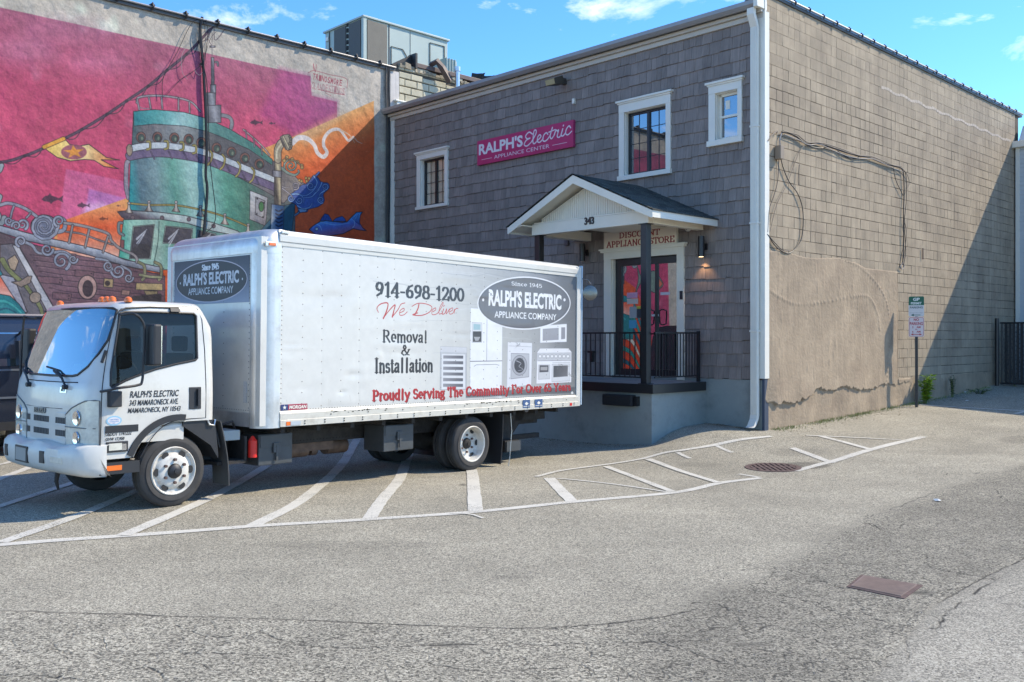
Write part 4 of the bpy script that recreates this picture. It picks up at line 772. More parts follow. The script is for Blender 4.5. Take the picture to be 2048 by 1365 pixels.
def add_grain(m, sc=(38, 38, 1.2), st=.8, col=.16):
    t = m.node_tree; N = t.nodes; L = t.links.new; b = N['Principled BSDF']; c = N.new('ShaderNodeTexCoord'); mp = N.new('ShaderNodeMapping'); mp.inputs['Scale'].default_value = sc
    n = N.new('ShaderNodeTexNoise'); n.inputs['Scale'].default_value = 1; n.inputs['Detail'].default_value = 4; L(c.outputs['Object'], mp.inputs['Vector']); L(mp.outputs[0], n.inputs['Vector'])
    u = N.new('ShaderNodeBump'); u.inputs['Strength'].default_value = st; u.inputs['Distance'].default_value = .006; L(n.outputs[0], u.inputs['Height']); L(u.outputs[0], b.inputs['Normal'])
    src = b.inputs['Base Color'].links[0].from_socket; r = N.new('ShaderNodeMapRange'); r.inputs['From Min'].default_value = .3; r.inputs['From Max'].default_value = .7; r.inputs['To Min'].default_value = 1-col; r.inputs['To Max'].default_value = 1+col
    L(n.outputs[0], r.inputs['Value']); x = N.new('ShaderNodeMix'); x.data_type = 'RGBA'; x.blend_type = 'MULTIPLY'; x.inputs[0].default_value = 1; L(src, x.inputs[6]); L(r.outputs[0], x.inputs[7]); L(x.outputs[2], b.inputs['Base Color'])
add_grain(M_shing)
M_found = mat('blue_grey_masonry_paint', (.255, .275, .255), rough=.7, var=.1, vscale=2, bump=.4, bscale=25, bdist=.006, dirt=(.09, .10, .10), dirt_amt=.4, dscale=2.5)
M_white = mat('white_trim', (.72, .69, .60), rough=.45, var=.04, vscale=4)
M_cream = mat('cream_trim', (.78, .72, .59), rough=.55, var=.05, vscale=4)
M_fascia = mat('weathered_eave_trim', (.50, .455, .38), rough=.5, var=.08, vscale=3)
M_gutter = mat('grey_gutter', (.30, .285, .27), rough=.4, metal=.2, var=.08, vscale=3)
M_blackm = mat('black_metal', (.012, .012, .013), rough=.38, spec=.6)
M_blackw = mat('black_paint', (.018, .018, .019), rough=.6, var=.2, vscale=10)
M_alu = mat('aluminium', (.62, .63, .62), rough=.32, metal=.9, var=.06, vscale=5)
M_roofm = mat('roof_membrane', (.16, .15, .14), rough=.9)
M_flash = mat('dark_flashing', (.07, .065, .06), rough=.5, metal=.3, var=.15, vscale=8)
M_asphsh = mat('dark_asphalt_shingle', (.050, .056, .050), rough=.9, tint=.45, bump=.6, bscale=220, bdist=.004)
M_yel = mat('pale_yellow_block', (.50, .455, .33), rough=.85, var=.10, vscale=4, tint=.10, bump=.5, bscale=40, bdist=.01, dirt=(.22, .17, .07), dirt_amt=.65, dscale=1.1)
M_yelj = mat('dark_open_joint', (.085, .075, .06), rough=.95)
M_inside = mat('dark_room', (.03, .03, .03), rough=.9)
M_curt = mat('pale_blind', (.75, .66, .52), rough=.9)
M_glass = glass('window_glass', refl=.30, clear=.5, tint=(.5, .5, .5))
M_doorg = glass('door_glass', refl=.40, clear=.45, tint=(.4, .4, .4))
M_glassb = glass('blind_glass', refl=.04, clear=.96, tint=(.98, .97, .95))
M_copper = mat('pink_eave_end', (.42, .22, .18), rough=.5)

def sheet(name, fr, a0, a1, c0, c1, na, nc, off, m, parent, uvf=None, kind=None, smooth=True):
    """a wall surface as a grid; off(a, c) gives the relief"""
    A = np.linspace(a0, a1, na+1); Cc = np.linspace(c0, c1, nc+1); mb = MB(); uv = []
    for c in Cc:
        for a in A: mb.v.append(fr(a, off(a, c), c)); uv.append(uvf(a, c) if uvf else (0, 0))
    for j in range(nc):
        for i in range(na): k = j*(na+1)+i; mb.f.append((k, k+1, k+na+2, k+na+1)); mb.t.append(.5); mb.m.append(0)
    return mb.build(name, m, parent, recalc=False, smooth=smooth, uvf=(lambda k: uv[k]) if uvf else None, kind=kind, auto=180)

# ------------------------------------------------------------------ neighbouring building with the mural
nb = thing('mural_building', 'tall plastered building wall covered by a pink and orange ship mural', 'building', MU(4, 0, 0))
_mn = [(random.uniform(0, 14), random.uniform(0, 9), random.uniform(.1, .5), random.uniform(-.012, .012)) for _ in range(90)]
def moff(a, c):
    o = .006*math.sin(a*2.3+c*1.1)+.005*math.sin(c*4.7-a*.7)+.004*math.sin(a*7+c*5)
    for x, y, r, h in _mn:
        d = (a-x)**2+(c-y)**2
        if d < 9*r*r: o += h*math.exp(-d/(r*r))
    return o
sheet('painted_wall', MU, -.1, MW, -.3, 8.9, 180, 110, moff, M_mural, nb, uvf=lambda a, c: (1-a/MW, c/MH))
mb = MB(); mb.box(MU, -6, MW, -9, -.04, -.4, 8.88); mb.build('wall', M_roofm, nb)
mb = MB(); mb.box(MU, MW-.05, MW+.0, -.04, .0, -.3, 8.9); mb.build('wall_end', M_cream, nb)
mb = MB(); mb.box(MU, -.15, MW, -.22, .05, 8.9, 8.955); mb.box(MU, -.15, MW, .03, .055, 8.84, 8.9); mb.build('coping', M_flash, nb, bevel=.006)
mb = MB(); mb.tube([MU(-.15, .075, 8.93), MU(MW, .075, 8.93)], .022, 8); mb.build('coping_pipe', M_gutter, nb, smooth=True)
for i in range(19):
    t = .35+i*.74
    mb = MB(); mb.tube([MU(t, .02, 8.99), MU(t+.01, .11, 9.0), MU(t, .125, 8.93), MU(t, .08, 8.86)], .022, 6); mb.box(MU, t-.05, t+.05, .0, .1, 8.955, 8.985); mb.build('coping_clip', M_blackw, nb)
# pale yellow block wall behind the shingled building
mb = MB(); mb.box(MU, -6.0, -.12, -.3, -.035, 6, 9.05); mb.build('joint_bed', M_yelj, nb)
mb = MB(); mb.box(MU, -.3, -.02, -.3, .012, 6, 8.85); mb.build('plaster_strip', mat('bare_plaster', (.52, .48, .44), rough=.85, var=.12, vscale=5, streak=.2), nb)
row = 0; z = 6.9
while z < 8.95:
    s = -.3 if row % 2 else -.1
    while s > -5.2:
        w = .405; a1 = s; a0 = s-w
        top = z+.19 if z+.19 < 8.9 else z+random.uniform(.1, .19)
        mb = MB(); mb.piece(MU, a0+.006+random.uniform(0, .006), min(a1, -.305)-.006, z+.005+random.uniform(0, .005), top-.005, -.04, .0+random.uniform(-.008, .008), random.uniform(-.008, .008), .014, random.random(), .004)
        mb.build('block', M_yel, nb); s -= w
    z += .203; row += 1
M_rub = mat('crumbling_mortar', (.34, .29, .21), rough=.95, var=.35, vscale=25, tint=.3)
s = -.32
while s > -4.6:
    w = random.uniform(.06, .2); h = random.uniform(.05, .16) if s > -.9 else random.uniform(.05, .1); mb = MB()
    zz = 9.0 if s > -.75 else 8.96
    v0 = [MU(s-w*(.0 if i in (0, 3) else 1)+random.uniform(-.02, .02), (-.25 if j else .02+random.uniform(-.02, .03)), zz+(h if i > 1 else 0)+random.uniform(-.015, .02)) for j in (0, 1) for i in range(4)]
    mb.faces(v0, ((0, 1, 2, 3), (4, 7, 6, 5), (0, 4, 5, 1), (3, 2, 6, 7), (0, 3, 7, 4), (1, 5, 6, 2)), random.random()); mb.build('rubble_stone', M_rub, nb, bevel=.012); s -= w*.9
M_brown = mat('rusty_brown_flashing', (.10, .065, .055), rough=.55, var=.25, vscale=6)
mb = MB(); mb.box(MU, -4.4, -.8, -.3, .03, 9.10, 9.22); mb.build('roof_edge', M_brown, nb, bevel=.01)
mb = MB(); mb.prism([(-.05, 9.0), (-.78, 9.42), (-.82, 9.40), (-.82, 9.12), (-.6, 9.08)], MU, -.25, -.1); mb.box(MU, -.86, -.8, -.25, .08, 9.05, 9.45); mb.build('torn_flashing', M_blackw, nb)
mb = MB(); mb.tube([MU(-1.45, -.1, 9.3), MU(-1.5, .12, 9.36), MU(-1.6, .2, 9.2), MU(-1.85, .24, 8.86)], .085, 4, r2=.10); mb.build('hanging_flashing', M_brown, nb)
mb = MB()
for k in range(7): t = -2.9-.12*k; mb.face([MU(t, -.1, 9.15), MU(t-.12, -.05, 9.15), MU(t-.18, .05, 9.35+.04*(k % 3)), MU(t-.04, -.1, 9.38)])
mb.build('torn_membrane', M_blackw, nb)
mb = MB(); mb.box(MU, -.7, -.18, .0, .09, 7.9, 8.06); mb.box(MU, -.7, -.12, -.0, .12, 8.06, 8.10); mb.build('small_vent_hood', M_white, nb, bevel=.01)
# hanging cables on the mural wall
M_cab = mat('black_cable', (.015, .014, .014), rough=.5); M_cabg = mat('grey_cable', (.30, .28, .27), rough=.6)
def mcable(L, r, m, parent, o=.06): mb = MB(); mb.tube([MU(*(lambda q: (q[0], o, q[1]))(mur(*p))) for p in cr_spline(L, 6)], r, 6); mb.build('cable', m, parent, smooth=True)
cb = thing('cable_bundle', 'thick black cable with thin loops hanging from the coping over the green ship tower', 'cable', MU(5, .05, 8.9))
mcable([(402, 36), (398, 60), (402, 110), (405, 150), (409, 230), (411, 300), (409, 350), (412, 385), (405, 470)], .030, M_cab, cb)
mcable([(402, 40), (395, 75), (403, 130), (411, 180), (415, 300), (420, 360), (427, 420), (424, 450), (404, 470)], .009, M_cab, cb, .09)
mcable([(402, 38), (380, 50), (350, 110), (325, 155), (322, 195)], .006, M_cab, cb); mcable([(404, 38), (408, 80), (400, 130), (360, 160), (330, 192)], .005, M_cab, cb)
mcable([(408, 42), (412, 70), (405, 120), (402, 145)], .007, M_cab, cb, .1); mcable([(425, 52), (385, 80), (362, 110), (362, 145), (372, 160)], .004, M_cabg, cb); mcable([(399, 130), (405, 140), (396, 152), (385, 140)], .004, M_cabg, cb)
mcable([(430, 65), (418, 80), (409, 110), (410, 130)], .004, M_cab, cb); mcable([(398, 128), (404, 133), (406, 145)], .02, M_cab, cb)
cb = thing('downpipe_bundle', 'bundle of dark pipes running down the joint between mural wall and shingled front', 'pipe', MU(.1, .05, 8.9))
for i, (x, r) in enumerate(((770, .018), (773, .016), (776, .024))):
    t0, _ = mur(x, 150); mb = MB(); mb.tube([MU(t0, .06, 8.9), MU(t0+.02, .05, 8.5), MU(t0, .06, 8.0), MU(t0, .07, 7.2), MU(t0-.0, .06, 5), MU(t0, .06, 0)], r, 8); mb.build('pipe', M_blackw if i == 2 else M_flash, cb, smooth=True)

# rooftop unit
hc = (-4.212, 26.5); HV = lambda a, b, c: (hc[0]+(V[0]*a+U[0]*b)*1.1277, hc[1]+(V[1]*a+U[1]*b)*1.1277, CAMH+(c-CAMH)*1.1277)
hv = thing('rooftop_air_unit', 'large pale green rooftop air handling unit with dark coil panels above the mural wall', 'air conditioner', HV(1.4, .9, 8.9))
M_hv = mat('pale_green_sheet_metal', (.36, .43, .39), rough=.5, var=.06, vscale=2); M_coil = mat('dark_coil', (.085, .085, .08), rough=.7, bump=.5, bscale=150); M_coil2 = mat('tan_coil', (.17, .155, .125), rough=.75, var=.1, bump=.5, bscale=150)
zt = 10.02
mb = MB(); mb.box(HV, .03, 2.78, .03, 1.78, 7.9, zt-.04); mb.build('cabinet', M_hv, hv)
mb = MB(); mb.box(HV, -.02, 2.83, -.02, 1.83, zt-.05, zt); mb.build('lid', M_hv, hv, bevel=.01)
mb = MB(); mb.box(HV, -.0, .1, -.0, .09, 7.9, zt-.05); mb.build('corner_post', M_hv, hv, bevel=.008)
mb = MB(); mb.box(HV, .13, .74, .005, .06, 8.8, zt-.09); mb.build('coil_panel', M_coil2, hv)
for a, b in ((.14, .66), (.80, 1.33)): mb = MB(); mb.box(HV, .005, .06, a, b, 8.8, zt-.08); mb.build('coil_panel', M_coil, hv)
mb = MB()
for i in range(8): mb.box(HV, -.005, .04, .70, .755, 8.85+i*.15, 8.95+i*.15)
mb.build('slot_strip', M_inside, hv)
mb = MB(); mb.box(HV, .0, .04, 1.56, 1.57, 8.8, zt-.06); mb.build('seam', M_coil, hv)
mb = MB(); mb.box(HV, -.004, .05, 1.60, 1.72, zt-.28, zt-.18); mb.build('name_plate', M_white, hv)
for a0, a1, c0, c1 in ((2.16, 2.66, 8.8, 9.80), (.88, 1.5, 8.8, 9.42)):
    mb = MB(); k = .25 if a0 < 1 else 0
    P_ = [HV(a0, .015, c0), HV(a0, .015, c1), HV(a1-k, .015, c1), HV(a1, .015, c1-k*1.2), HV(a1, .015, c0)]; mb.tube(P_, .013, 6); mb.build('door_seam', M_coil, hv)
mb = MB(); mb.box(HV, 1.5, 1.505, .02, .04, 8.8, zt-.06); mb.box(HV, .80, .83, .02, .05, 8.8, zt-.06); mb.build('seam', M_coil, hv)
mb = MB(); mb.box(HV, 2.45, 2.85, -.28, .02, 9.0, 9.36)
for k in range(4): mb.box(HV, 2.47+k*.1, 2.49+k*.1, -.31, .02, 8.95, 9.40)
mb.build('side_vent', M_hv, hv)
vp = thing('vent_pipe', 'galvanised vent pipe standing against the pale yellow block wall', 'vent pipe', MU(-2.3, .35, 8))
t0, z0 = mur(915, 176, .35); _, z1 = mur(915, 136, .35)
mb = MB(); mb.tube([MU(t0, .35, 7.2), MU(t0, .35, z1-.05)], .062, 14); mb.build('pipe', M_alu, vp, smooth=True); mb = MB(); mb.tube([MU(t0, .35, z1-.1), MU(t0, .35, z1+.02)], .085, 14); mb.build('cap', M_alu, vp, smooth=True)

# ------------------------------------------------------------------ the appliance store
FW_, DW = 10.9, 12.7
bd = thing('store_building', 'two storey store with grey cedar shingle front and brown painted block side wall', 'building', FR(5, 0, 0))
ZS0, ZS1 = 1.16, 7.51
_wp = lambda L: (min(q[0] for q in L), max(q[0] for q in L), min(q[1] for q in L), max(q[1] for q in L))
WIN = {'a': (8.54, 9.78, 5.11, 6.50), 'b': (1.97, 3.27, 5.05, 6.60), 'c': (.41, 1.15, 5.42, 6.55)}
OPEN = [(8.68, 9.62, 5.16, 6.33), (2.10, 3.12, 5.12, 6.38), (.52, .99, 5.50, 6.36), (1.84, 3.46, 1.14, 3.48)]
HOLES = [(w[0]+.03, w[1]-.03, w[2]+.03, w[3]-.06) for w in WIN.values()]+[(1.72, 3.60, 1.0, 3.58)]
# wall core around the openings
ss = sorted({0.03, FW_, *[v for o in OPEN for v in o[:2]]}); zs = sorted({-.4, 7.6, *[v for o in OPEN for v in o[2:]]})
mb = MB()
for i in range(len(ss)-1):
    for j in range(len(zs)-1):
        a, c = (ss[i]+ss[i+1])/2, (zs[j]+zs[j+1])/2
        if not any(o[0] < a < o[1] and o[2] < c < o[3] for o in OPEN): mb.box(FR, ss[i], ss[i+1], -.28, -.02, zs[j], zs[j+1])
mb.build('front_wall', M_inside, bd)
for k, o in enumerate(OPEN):
    mb = MB(); d = -1.2 if k == 3 else -.9
    A = [FR(o[0]-.1, -.26, o[2]-.1), FR(o[1]+.1, -.26, o[2]-.1), FR(o[1]+.1, -.26, o[3]+.1), FR(o[0]-.1, -.26, o[3]+.1)]; B = [FR(o[0]-.1, d, o[2]-.1), FR(o[1]+.1, d, o[2]-.1), FR(o[1]+.1, d, o[3]+.1), FR(o[0]-.1, d, o[3]+.1)]
    mb.faces(A+B, [(0, 1, 5, 4), (1, 2, 6, 5), (2, 3, 7, 6), (3, 0, 4, 7), (4, 5, 6, 7)]); mb.build('room_recess', M_inside, bd, recalc=False)
mb = MB(); mb.box(FR, .03, FW_, -.3, .012, -.6, 1.15); mb.build('foundation', M_found, bd)
# shingles
pcs = []
z = ZS0; r = 0; EXP = .2286
while z < ZS1:
    s = .20+random.uniform(0, .1)
    zt_ = min(z+EXP, ZS1)
    edges = [.20]
    while edges[-1] < 10.72: edges.append(min(edges[-1]+random.choice((.12, .15, .17, .2, .23, .25))*random.uniform(.9, 1.1), 10.72))
    for a, b in zip(edges[:-1], edges[1:]):
        if b-a < .03: continue
        dz = random.choice((0, .008, .014, -.004)); zb = z-dz
        parts = [(a, b, zb, zt_)]
        for h in HOLES:
            new = []
            for (p, q, c, d) in parts:
                if q <= h[0] or p >= h[1] or d <= h[2] or c >= h[3]: new.append((p, q, c, d)); continue
                if p < h[0]: new.append((p, h[0], c, d))
                if q > h[1]: new.append((h[1], q, c, d))
                m0, m1 = max(p, h[0]), min(q, h[1])
                if c < h[2]: new.append((m0, m1, c, h[2]))
                if d > h[3]: new.append((m0, m1, h[3], d))
            parts = new
        tt = random.random()
        for (p, q, c, d) in parts:
            if q-p > .015 and d-c > .02: pcs.append((p, q, c, d, tt))
    z += EXP; r += 1
vis = lambda p: 1.0/(16.4+.72*p[0])**2*(p[1]-p[0])*(p[3]-p[2])*(0 if (p[0] > 3.9 and p[2] < 3.0) else 1)
pcs.sort(key=vis, reverse=True)
sh = MB()
def shp(mb, p): mb.piece(FR, p[0]+.0016, p[1]-.0016, p[2], p[3], -.02, .024+random.uniform(-.003, .005), .006, .003, p[4], .0012, random.uniform(-.004, .004))
for i, p in enumerate(pcs):
    if i < 295: mb = MB(); shp(mb, p); mb.build('shingle', M_shing, bd)
    else: shp(sh, p)
sh.build('shingle_field', M_shing, bd, kind='stuff')
# corner boards, eaves, gutter
mb = MB(); mb.box(FR, 10.72, 10.86, -.02, .03, 1.0, 7.6); mb.build('corner_board', M_white, bd, bevel=.004)
mb = MB(); mb.box(FR, -.035, .20, -.02, .045, 1.18, 7.62); mb.box(FR, -.035, .0, -.10, -.02, 1.18, 7.62); mb.build('corner_board', M_white, bd, bevel=.004)
mb = MB(); mb.box(FR, -.02, .03, -.1, .03, -.3, 1.17); mb.build('corner_base', mat('dark_blue_paint', (.04, .055, .085), rough=.6), bd)
mb = MB(); mb.box(FR, .0, FW_+.05, -.02, .05, 7.51, 7.60); mb.box(FR, .0, FW_+.05, -.02, .11, 7.60, 7.66); mb.build('frieze_board', M_fascia, bd, bevel=.006)
mb = MB(); mb.box(FR, -.0, FW_+.1, -.2, .17, 7.66, 7.69); mb.build('soffit', M_fascia, bd)
mb = MB(); mb.prism([(.13, 7.66), (.22, 7.66), (.27, 7.72), (.27, 7.79), (.255, 7.79), (.255, 7.73), (.21, 7.675), (.13, 7.675)], lambda a, b, c: FR(b, a, c), .0, FW_+.12); mb.build('gutter', M_gutter, bd, smooth=False)
mb = MB(); mb.box(FR, FW_+.1, FW_+.16, .0, .27, 7.65, 7.79); mb.build('gutter_end', M_copper, bd, bevel=.006)
mb = MB(); mb.box(FR, -.02, .06, -.05, .272, 7.655, 7.80); mb.build('gutter_end', M_white, bd, bevel=.006)
mb = MB(); mb.box(FR, .03, FW_, -8.0, .1, 7.69, 7.76); mb.build('roof', M_roofm, bd)
mb = MB()
prof = [(.21, 7.66), (.21, 7.55), (.10, 7.35), (.10, .55), (.12, .47), (.20, .36), (.26, .33)]
for i in range(len(prof)-1):
    (o0, z0), (o1, z1) = prof[i], prof[i+1]; a0, a1 = .065, .20; th = .075
    mb.faces([FR(a0, o0-th*.5, z0), FR(a1, o0-th*.5, z0), FR(a1, o0+th*.5, z0), FR(a0, o0+th*.5, z0), FR(a0, o1-th*.5, z1), FR(a1, o1-th*.5, z1), FR(a1, o1+th*.5, z1), FR(a0, o1+th*.5, z1)], ((0, 1, 5, 4), (1, 2, 6, 5), (2, 3, 7, 6), (3, 0, 4, 7)))
for k in range(3): mb.box(FR, .078+k*.045, .098+k*.045, .138, .146, .56, 7.33)
mb.build('downspout', M_white, bd)
for zz in (2.0, 3.9, 5.6): mb = MB(); mb.box(FR, .055, .21, .0, .15, zz, zz+.03); mb.build('downspout_strap', M_white, bd)
mb = MB(); mb.box(FR, 10.87, 10.93, .0, .06, -.2, 7.66); mb.build('downspout', M_white, bd)
# windows
def window(w, op, kind):
    f = MB(); s0, s1, z0, z1 = w; a0, a1, c0, c1 = op
    f.box(FR, s0+.02, a0, -.02, .05, c0, c1); f.box(FR, a1, s1-.02, -.02, .05, c0, c1); f.box(FR, s0+.02, s1-.02, -.02, .055, c1, z1-.05)
    f.box(FR, s0+.0, s1-.0, -.02, .075, z1-.05, z1-.02); f.box(FR, s0-.03, s1+.03, -.02, .10, z1-.02, z1+.02)
    f.box(FR, s0-.0, s1+.0, -.02, .085, z0-.02, c0)
    o = f.build('window', M_white, bd, bevel=.003)
    fm = M_white if kind == 'c' else M_blackm
    j = MB(); j.box(FR, a0, a0+.012, -.2, .0, c0, c1); j.box(FR, a1-.012, a1, -.2, .0, c0, c1); j.box(FR, a0, a1, -.2, 0, c0, c0+.012); j.box(FR, a0, a1, -.2, 0, c1-.012, c1); j.build('jamb', M_white, o)
    g = MB(); t = .045; a0 += .012; a1 -= .012; c0 += .012; c1 -= .012
    g.box(FR, a0, a0+t, -.14, -.08, c0, c1); g.box(FR, a1-t, a1, -.14, -.08, c0, c1); g.box(FR, a0, a1, -.14, -.08, c0, c0+t); g.box(FR, a0, a1, -.14, -.08, c1-t, c1)
    if kind == 'c': g.box(FR, a0, a1, -.13, -.07, (c0+c1)/2-.02, (c0+c1)/2+.02)
    else: g.box(FR, (a0+a1)/2-.03, (a0+a1)/2+.03, -.135, -.075, c0, c1)
    g.build('sash', fm, o)
    am = (a0+a1)/2
    for p, q in (((a0+t, am-.02), (am+.02, a1-t)) if kind != 'c' else ((a0+t, a1-t),)):
        for u, v in ((((c0+t, c1-t),)) if kind != 'c' else ((c0+t, (c0+c1)/2-.02), ((c0+c1)/2+.02, c1-t))):
            mb = MB(); mb.box(FR, p, q, -.116, -.108, u, v); mb.build('pane', M_glassb if kind == 'a' else M_glass, o)
    if kind != 'c':
        for p, q in ((a0+t, am-.03), (am+.03, a1-t)):
            mb = MB(); mb.box(FR, (p+q)/2-.006, (p+q)/2+.006, -.107, -.100, c0+t, c1-t)
            for k in (1, 2, 3): zz = c0+t+(c1-c0-2*t)*k/4; mb.box(FR, p, q, -.1065, -.1005, zz-.006, zz+.006)
            mb.build('muntin', fm, o)
    if kind == 'a': mb = MB(); mb.box(FR, a0, a1, -.145, -.138, c0, c1); mb.build('blind', M_curt, o)
    if kind == 'c': mb = MB(); mb.box(FR, a0+.24, a0+.33, -.105, -.103, c1-.28, c1-.12); mb.build('sticker', M_white, o)
for k, (w, op) in zip('abc', zip(WIN.values(), OPEN)): window(w, op, k)
# door
dr = MB(); dr.box(FR, 1.68, 1.84, -.02, .05, 1.10, 3.48); dr.box(FR, 3.46, 3.64, -.02, .05, 1.10, 3.48); dr.box(FR, 1.68, 3.64, -.02, .055, 3.48, 3.62); dr.box(FR, 1.64, 3.70, -.02, .09, 3.62, 3.66); dr.box(FR, 1.61, 3.73, -.02, .11, 3.66, 3.69)
dr.box(FR, 3.44, 3.462, -.2, .0, 1.10, 3.48); dr.box(FR, 1.838, 1.86, -.2, .0, 1.10, 3.48)
dro = dr.build('door', M_cream, bd, bevel=.003)
mb = MB(); mb.box(FR, 1.86, 3.44, -.16, -.08, 3.34, 3.48); mb.box(FR, 3.29, 3.44, -.16, -.08, 1.10, 3.34); mb.box(FR, 1.86, 1.91, -.16, -.08, 1.10, 3.34); mb.box(FR, 1.91, 3.29, -.16, -.08, 1.10, 1.28); mb.build('door_frame', M_blackm, dro)
mb = MB(); mb.box(FR, 1.91, 3.29, -.125, -.115, 1.28, 3.34); mb.build('pane', M_doorg, dro)
mb = MB(); mb.box(FR, 2.40, 2.45, -.13, -.08, 1.28, 3.34); mb.build('stile', M_blackm, dro)
mb = MB(); mb.tube([FR(2.58, -.1, 2.15), FR(2.58, -.02, 2.17), FR(2.58, .0, 2.3), FR(2.58, -.0, 2.42), FR(2.58, -.1, 2.45)], .014, 8); mb.tube([FR(2.28, -.1, 2.15), FR(2.28, -.02, 2.17), FR(2.28, .0, 2.3), FR(2.28, -.0, 2.42), FR(2.28, -.1, 2.45)], .014, 8); mb.build('handle', M_blackm, dro, smooth=True)
for (px0, py0, px1, py1), c in (((1254, 586, 1275, 596), (.6, .3, .42)), ((1254, 598, 1276, 608), (.62, .5, .42)), ((1259, 614, 1274, 636), (.35, .37, .36)), ((1273, 613, 1288, 618), (.55, .45, .05)), ((1273, 618, 1288, 636), (.03, .04, .05)), ((1258, 641, 1273, 657), (.07, .35, .5)), ((1321, 585, 1340, 590), (.62, .56, .6)), ((1303, 629, 1318, 633), (.6, .6, .58))):
    a1, c1 = fac(px0, py0, -.11); a0, c0 = fac(px1, py1, -.11); mb = MB(); mb.box(FR, a0, a1, -.113, -.110, c0, c1); mb.build('sticker', mat('door_sticker', c, rough=.5), dro)
mb = MB(); mb.box(FR, 1.70, 1.76, .05, .07, 2.62, 2.78); mb.build('door_bell', M_blackm, bd, bevel=.004)

# loading porch
SL = 1.09
mb = MB(); mb.box(FR, 1.2, 7.2, .014, 1.65, -.5, .93); mb.build('porch_base', M_found, bd)
M_slab = mat('porch_slab', (.26, .28, .28), rough=.8, var=.2, vscale=4)
mb = MB(); mb.box(FR, 1.19, 7.2, .014, 1.66, .93, SL); mb.build('porch_slab', M_slab, bd)
mb = MB(); mb.box(FR, 1.13, 7.2, 1.662, 1.71, .935, SL+.004); mb.box(FR, 1.13, 1.188, .12, 1.662, .935, SL+.004); mb.build('porch_edge', M_blackm, bd, bevel=.004)
a0, c0 = fac(1269, 811, 1.8); a1, c1 = fac(1204, 786, 1.8)
mb = MB(); mb.box(FR, a0+.08, a1, 1.65, 1.80, c0-.03, c1-.02); mb.build('dock_bumper', mat('black_rubber', (.012, .012, .013), rough=.8, bump=.8, bscale=40), bd, bevel=.02); mb = MB(); mb.box(FR, a0, a0+.07, 1.65, 1.74, c0-.02, c1-.04); mb.build('bumper_bracket', M_blackm, bd)
# porch roof
Sa, Sr, Sb = .97, 2.76, 4.46; ZE, ZR = 4.05, 4.86; OF = 1.93
pr = MB(); pr.box(FR, 1.28, 4.12, 1.50, 1.64, 3.89, 4.10); pr.box(FR, 1.26, 1.40, .02, 1.50, 3.89, 4.06); pr.box(FR, 4.0, 4.14, .02, 1.50, 3.89, 4.06)
pro = pr.build('porch_roof', M_cream, bd, bevel=.004)
mb = MB()
for (x0, x1) in ((Sa, Sr), (Sb, Sr)):
    mb.faces([FR(x0, .0, ZE-.02), FR(x0, OF, ZE-.02), FR(x1, OF, ZR-.02), FR(x1, 0, ZR-.02), FR(x0, .0, ZE-.06), FR(x0, OF, ZE-.06), FR(x1, OF, ZR-.06), FR(x1, 0, ZR-.06)], ((0, 1, 2, 3), (4, 7, 6, 5), (0, 4, 5, 1), (2, 6, 7, 3), (1, 5, 6, 2)))
mb.build('roof_deck', M_cream, pro)
for x0 in (Sa, Sb):
    mb = MB(); sg = 1 if x0 == Sa else -1
    q = [(x0, ZE), (Sr, ZR), (Sr, ZR-.15), (x0, ZE-.13)]
    mb.prism(q, FR, OF, OF+.025); mb.build('rake_board', M_cream, pro)
    mb = MB(); mb.box(FR, x0-.02*sg, x0, .02, OF+.025, ZE-.12, ZE-.0); mb.build('eave_board', M_white, pro)
    mb = MB(); mb.prism([(x0, ZE-.065), (x0+.36*sg, ZE+.09-.065), (x0+.36*sg, ZE+.07-.065), (x0, ZE-.085)], FR, .02, OF); mb.build('soffit', M_cream, pro)
gx = [(1.30, 4.04), (Sr, ZR-.18), (4.10, 4.04)]
mb = MB(); n = 46
for i in range(n):
    a = 1.46+(3.94-1.46)*i/n; b = a+(3.94-1.46)/n-.008; f = lambda s_: 4.10+(ZR-.16-4.10)*(1-abs(s_-Sr)/(1.40))
    mb.prism([(a, 4.10), (b, 4.10), (b, max(4.12, f(b))), (a, max(4.12, f(a)))], FR, 1.50, 1.56)
mb.build('gable_boards', M_cream, pro)
mb = MB(); mb.prism([(1.3, 4.042), (Sr, ZR-.1), (4.1, 4.042)], FR, 1.44, 1.51); mb.build('gable_back', M_cream, pro)
mb = MB(); mb.prism([(1.36, 4.102), (4.06, 4.102), (4.06, 4.125), (1.36, 4.125)], FR, 1.56, 1.645); mb.build('gable_sill', M_cream, pro)
mb = MB(); nr = 17
for x0, sg in ((Sa-.04, 1), (Sb+.04, -1)):
    for k in range(nr):
        u0, u1 = k/nr, (k+1.25)/nr; u1 = min(u1, 1.0); b = -.0
        while b < OF+.05:
            w = random.uniform(.14, .32); e = min(b+w, OF+.05); t = .012
            f0 = (x0+(Sr-x0)*u0, ZE-.005+(ZR-ZE+.02)*u0+t+.010); f1 = (x0+(Sr-x0)*u1, ZE-.005+(ZR-ZE+.02)*u1+t)
            bb_ = .02 if b <= 0 else b
            mb.faces([FR(f0[0], bb_, f0[1]), FR(f0[0], e-.004, f0[1]), FR(f1[0], e-.004, f1[1]), FR(f1[0], bb_, f1[1]), FR(f0[0], bb_, f0[1]-.02), FR(f0[0], e-.004, f0[1]-.02)], ((0, 1, 2, 3), (4, 5, 1, 0)), random.random())
            b = e
mb.build('roof_shingles', M_asphsh, pro, kind='stuff')
mb = MB(); mb.box(FR, 2.1, 3.3, .1, 1.4, 3.99, 4.03); mb.build('porch_ceiling', M_cream, pro)
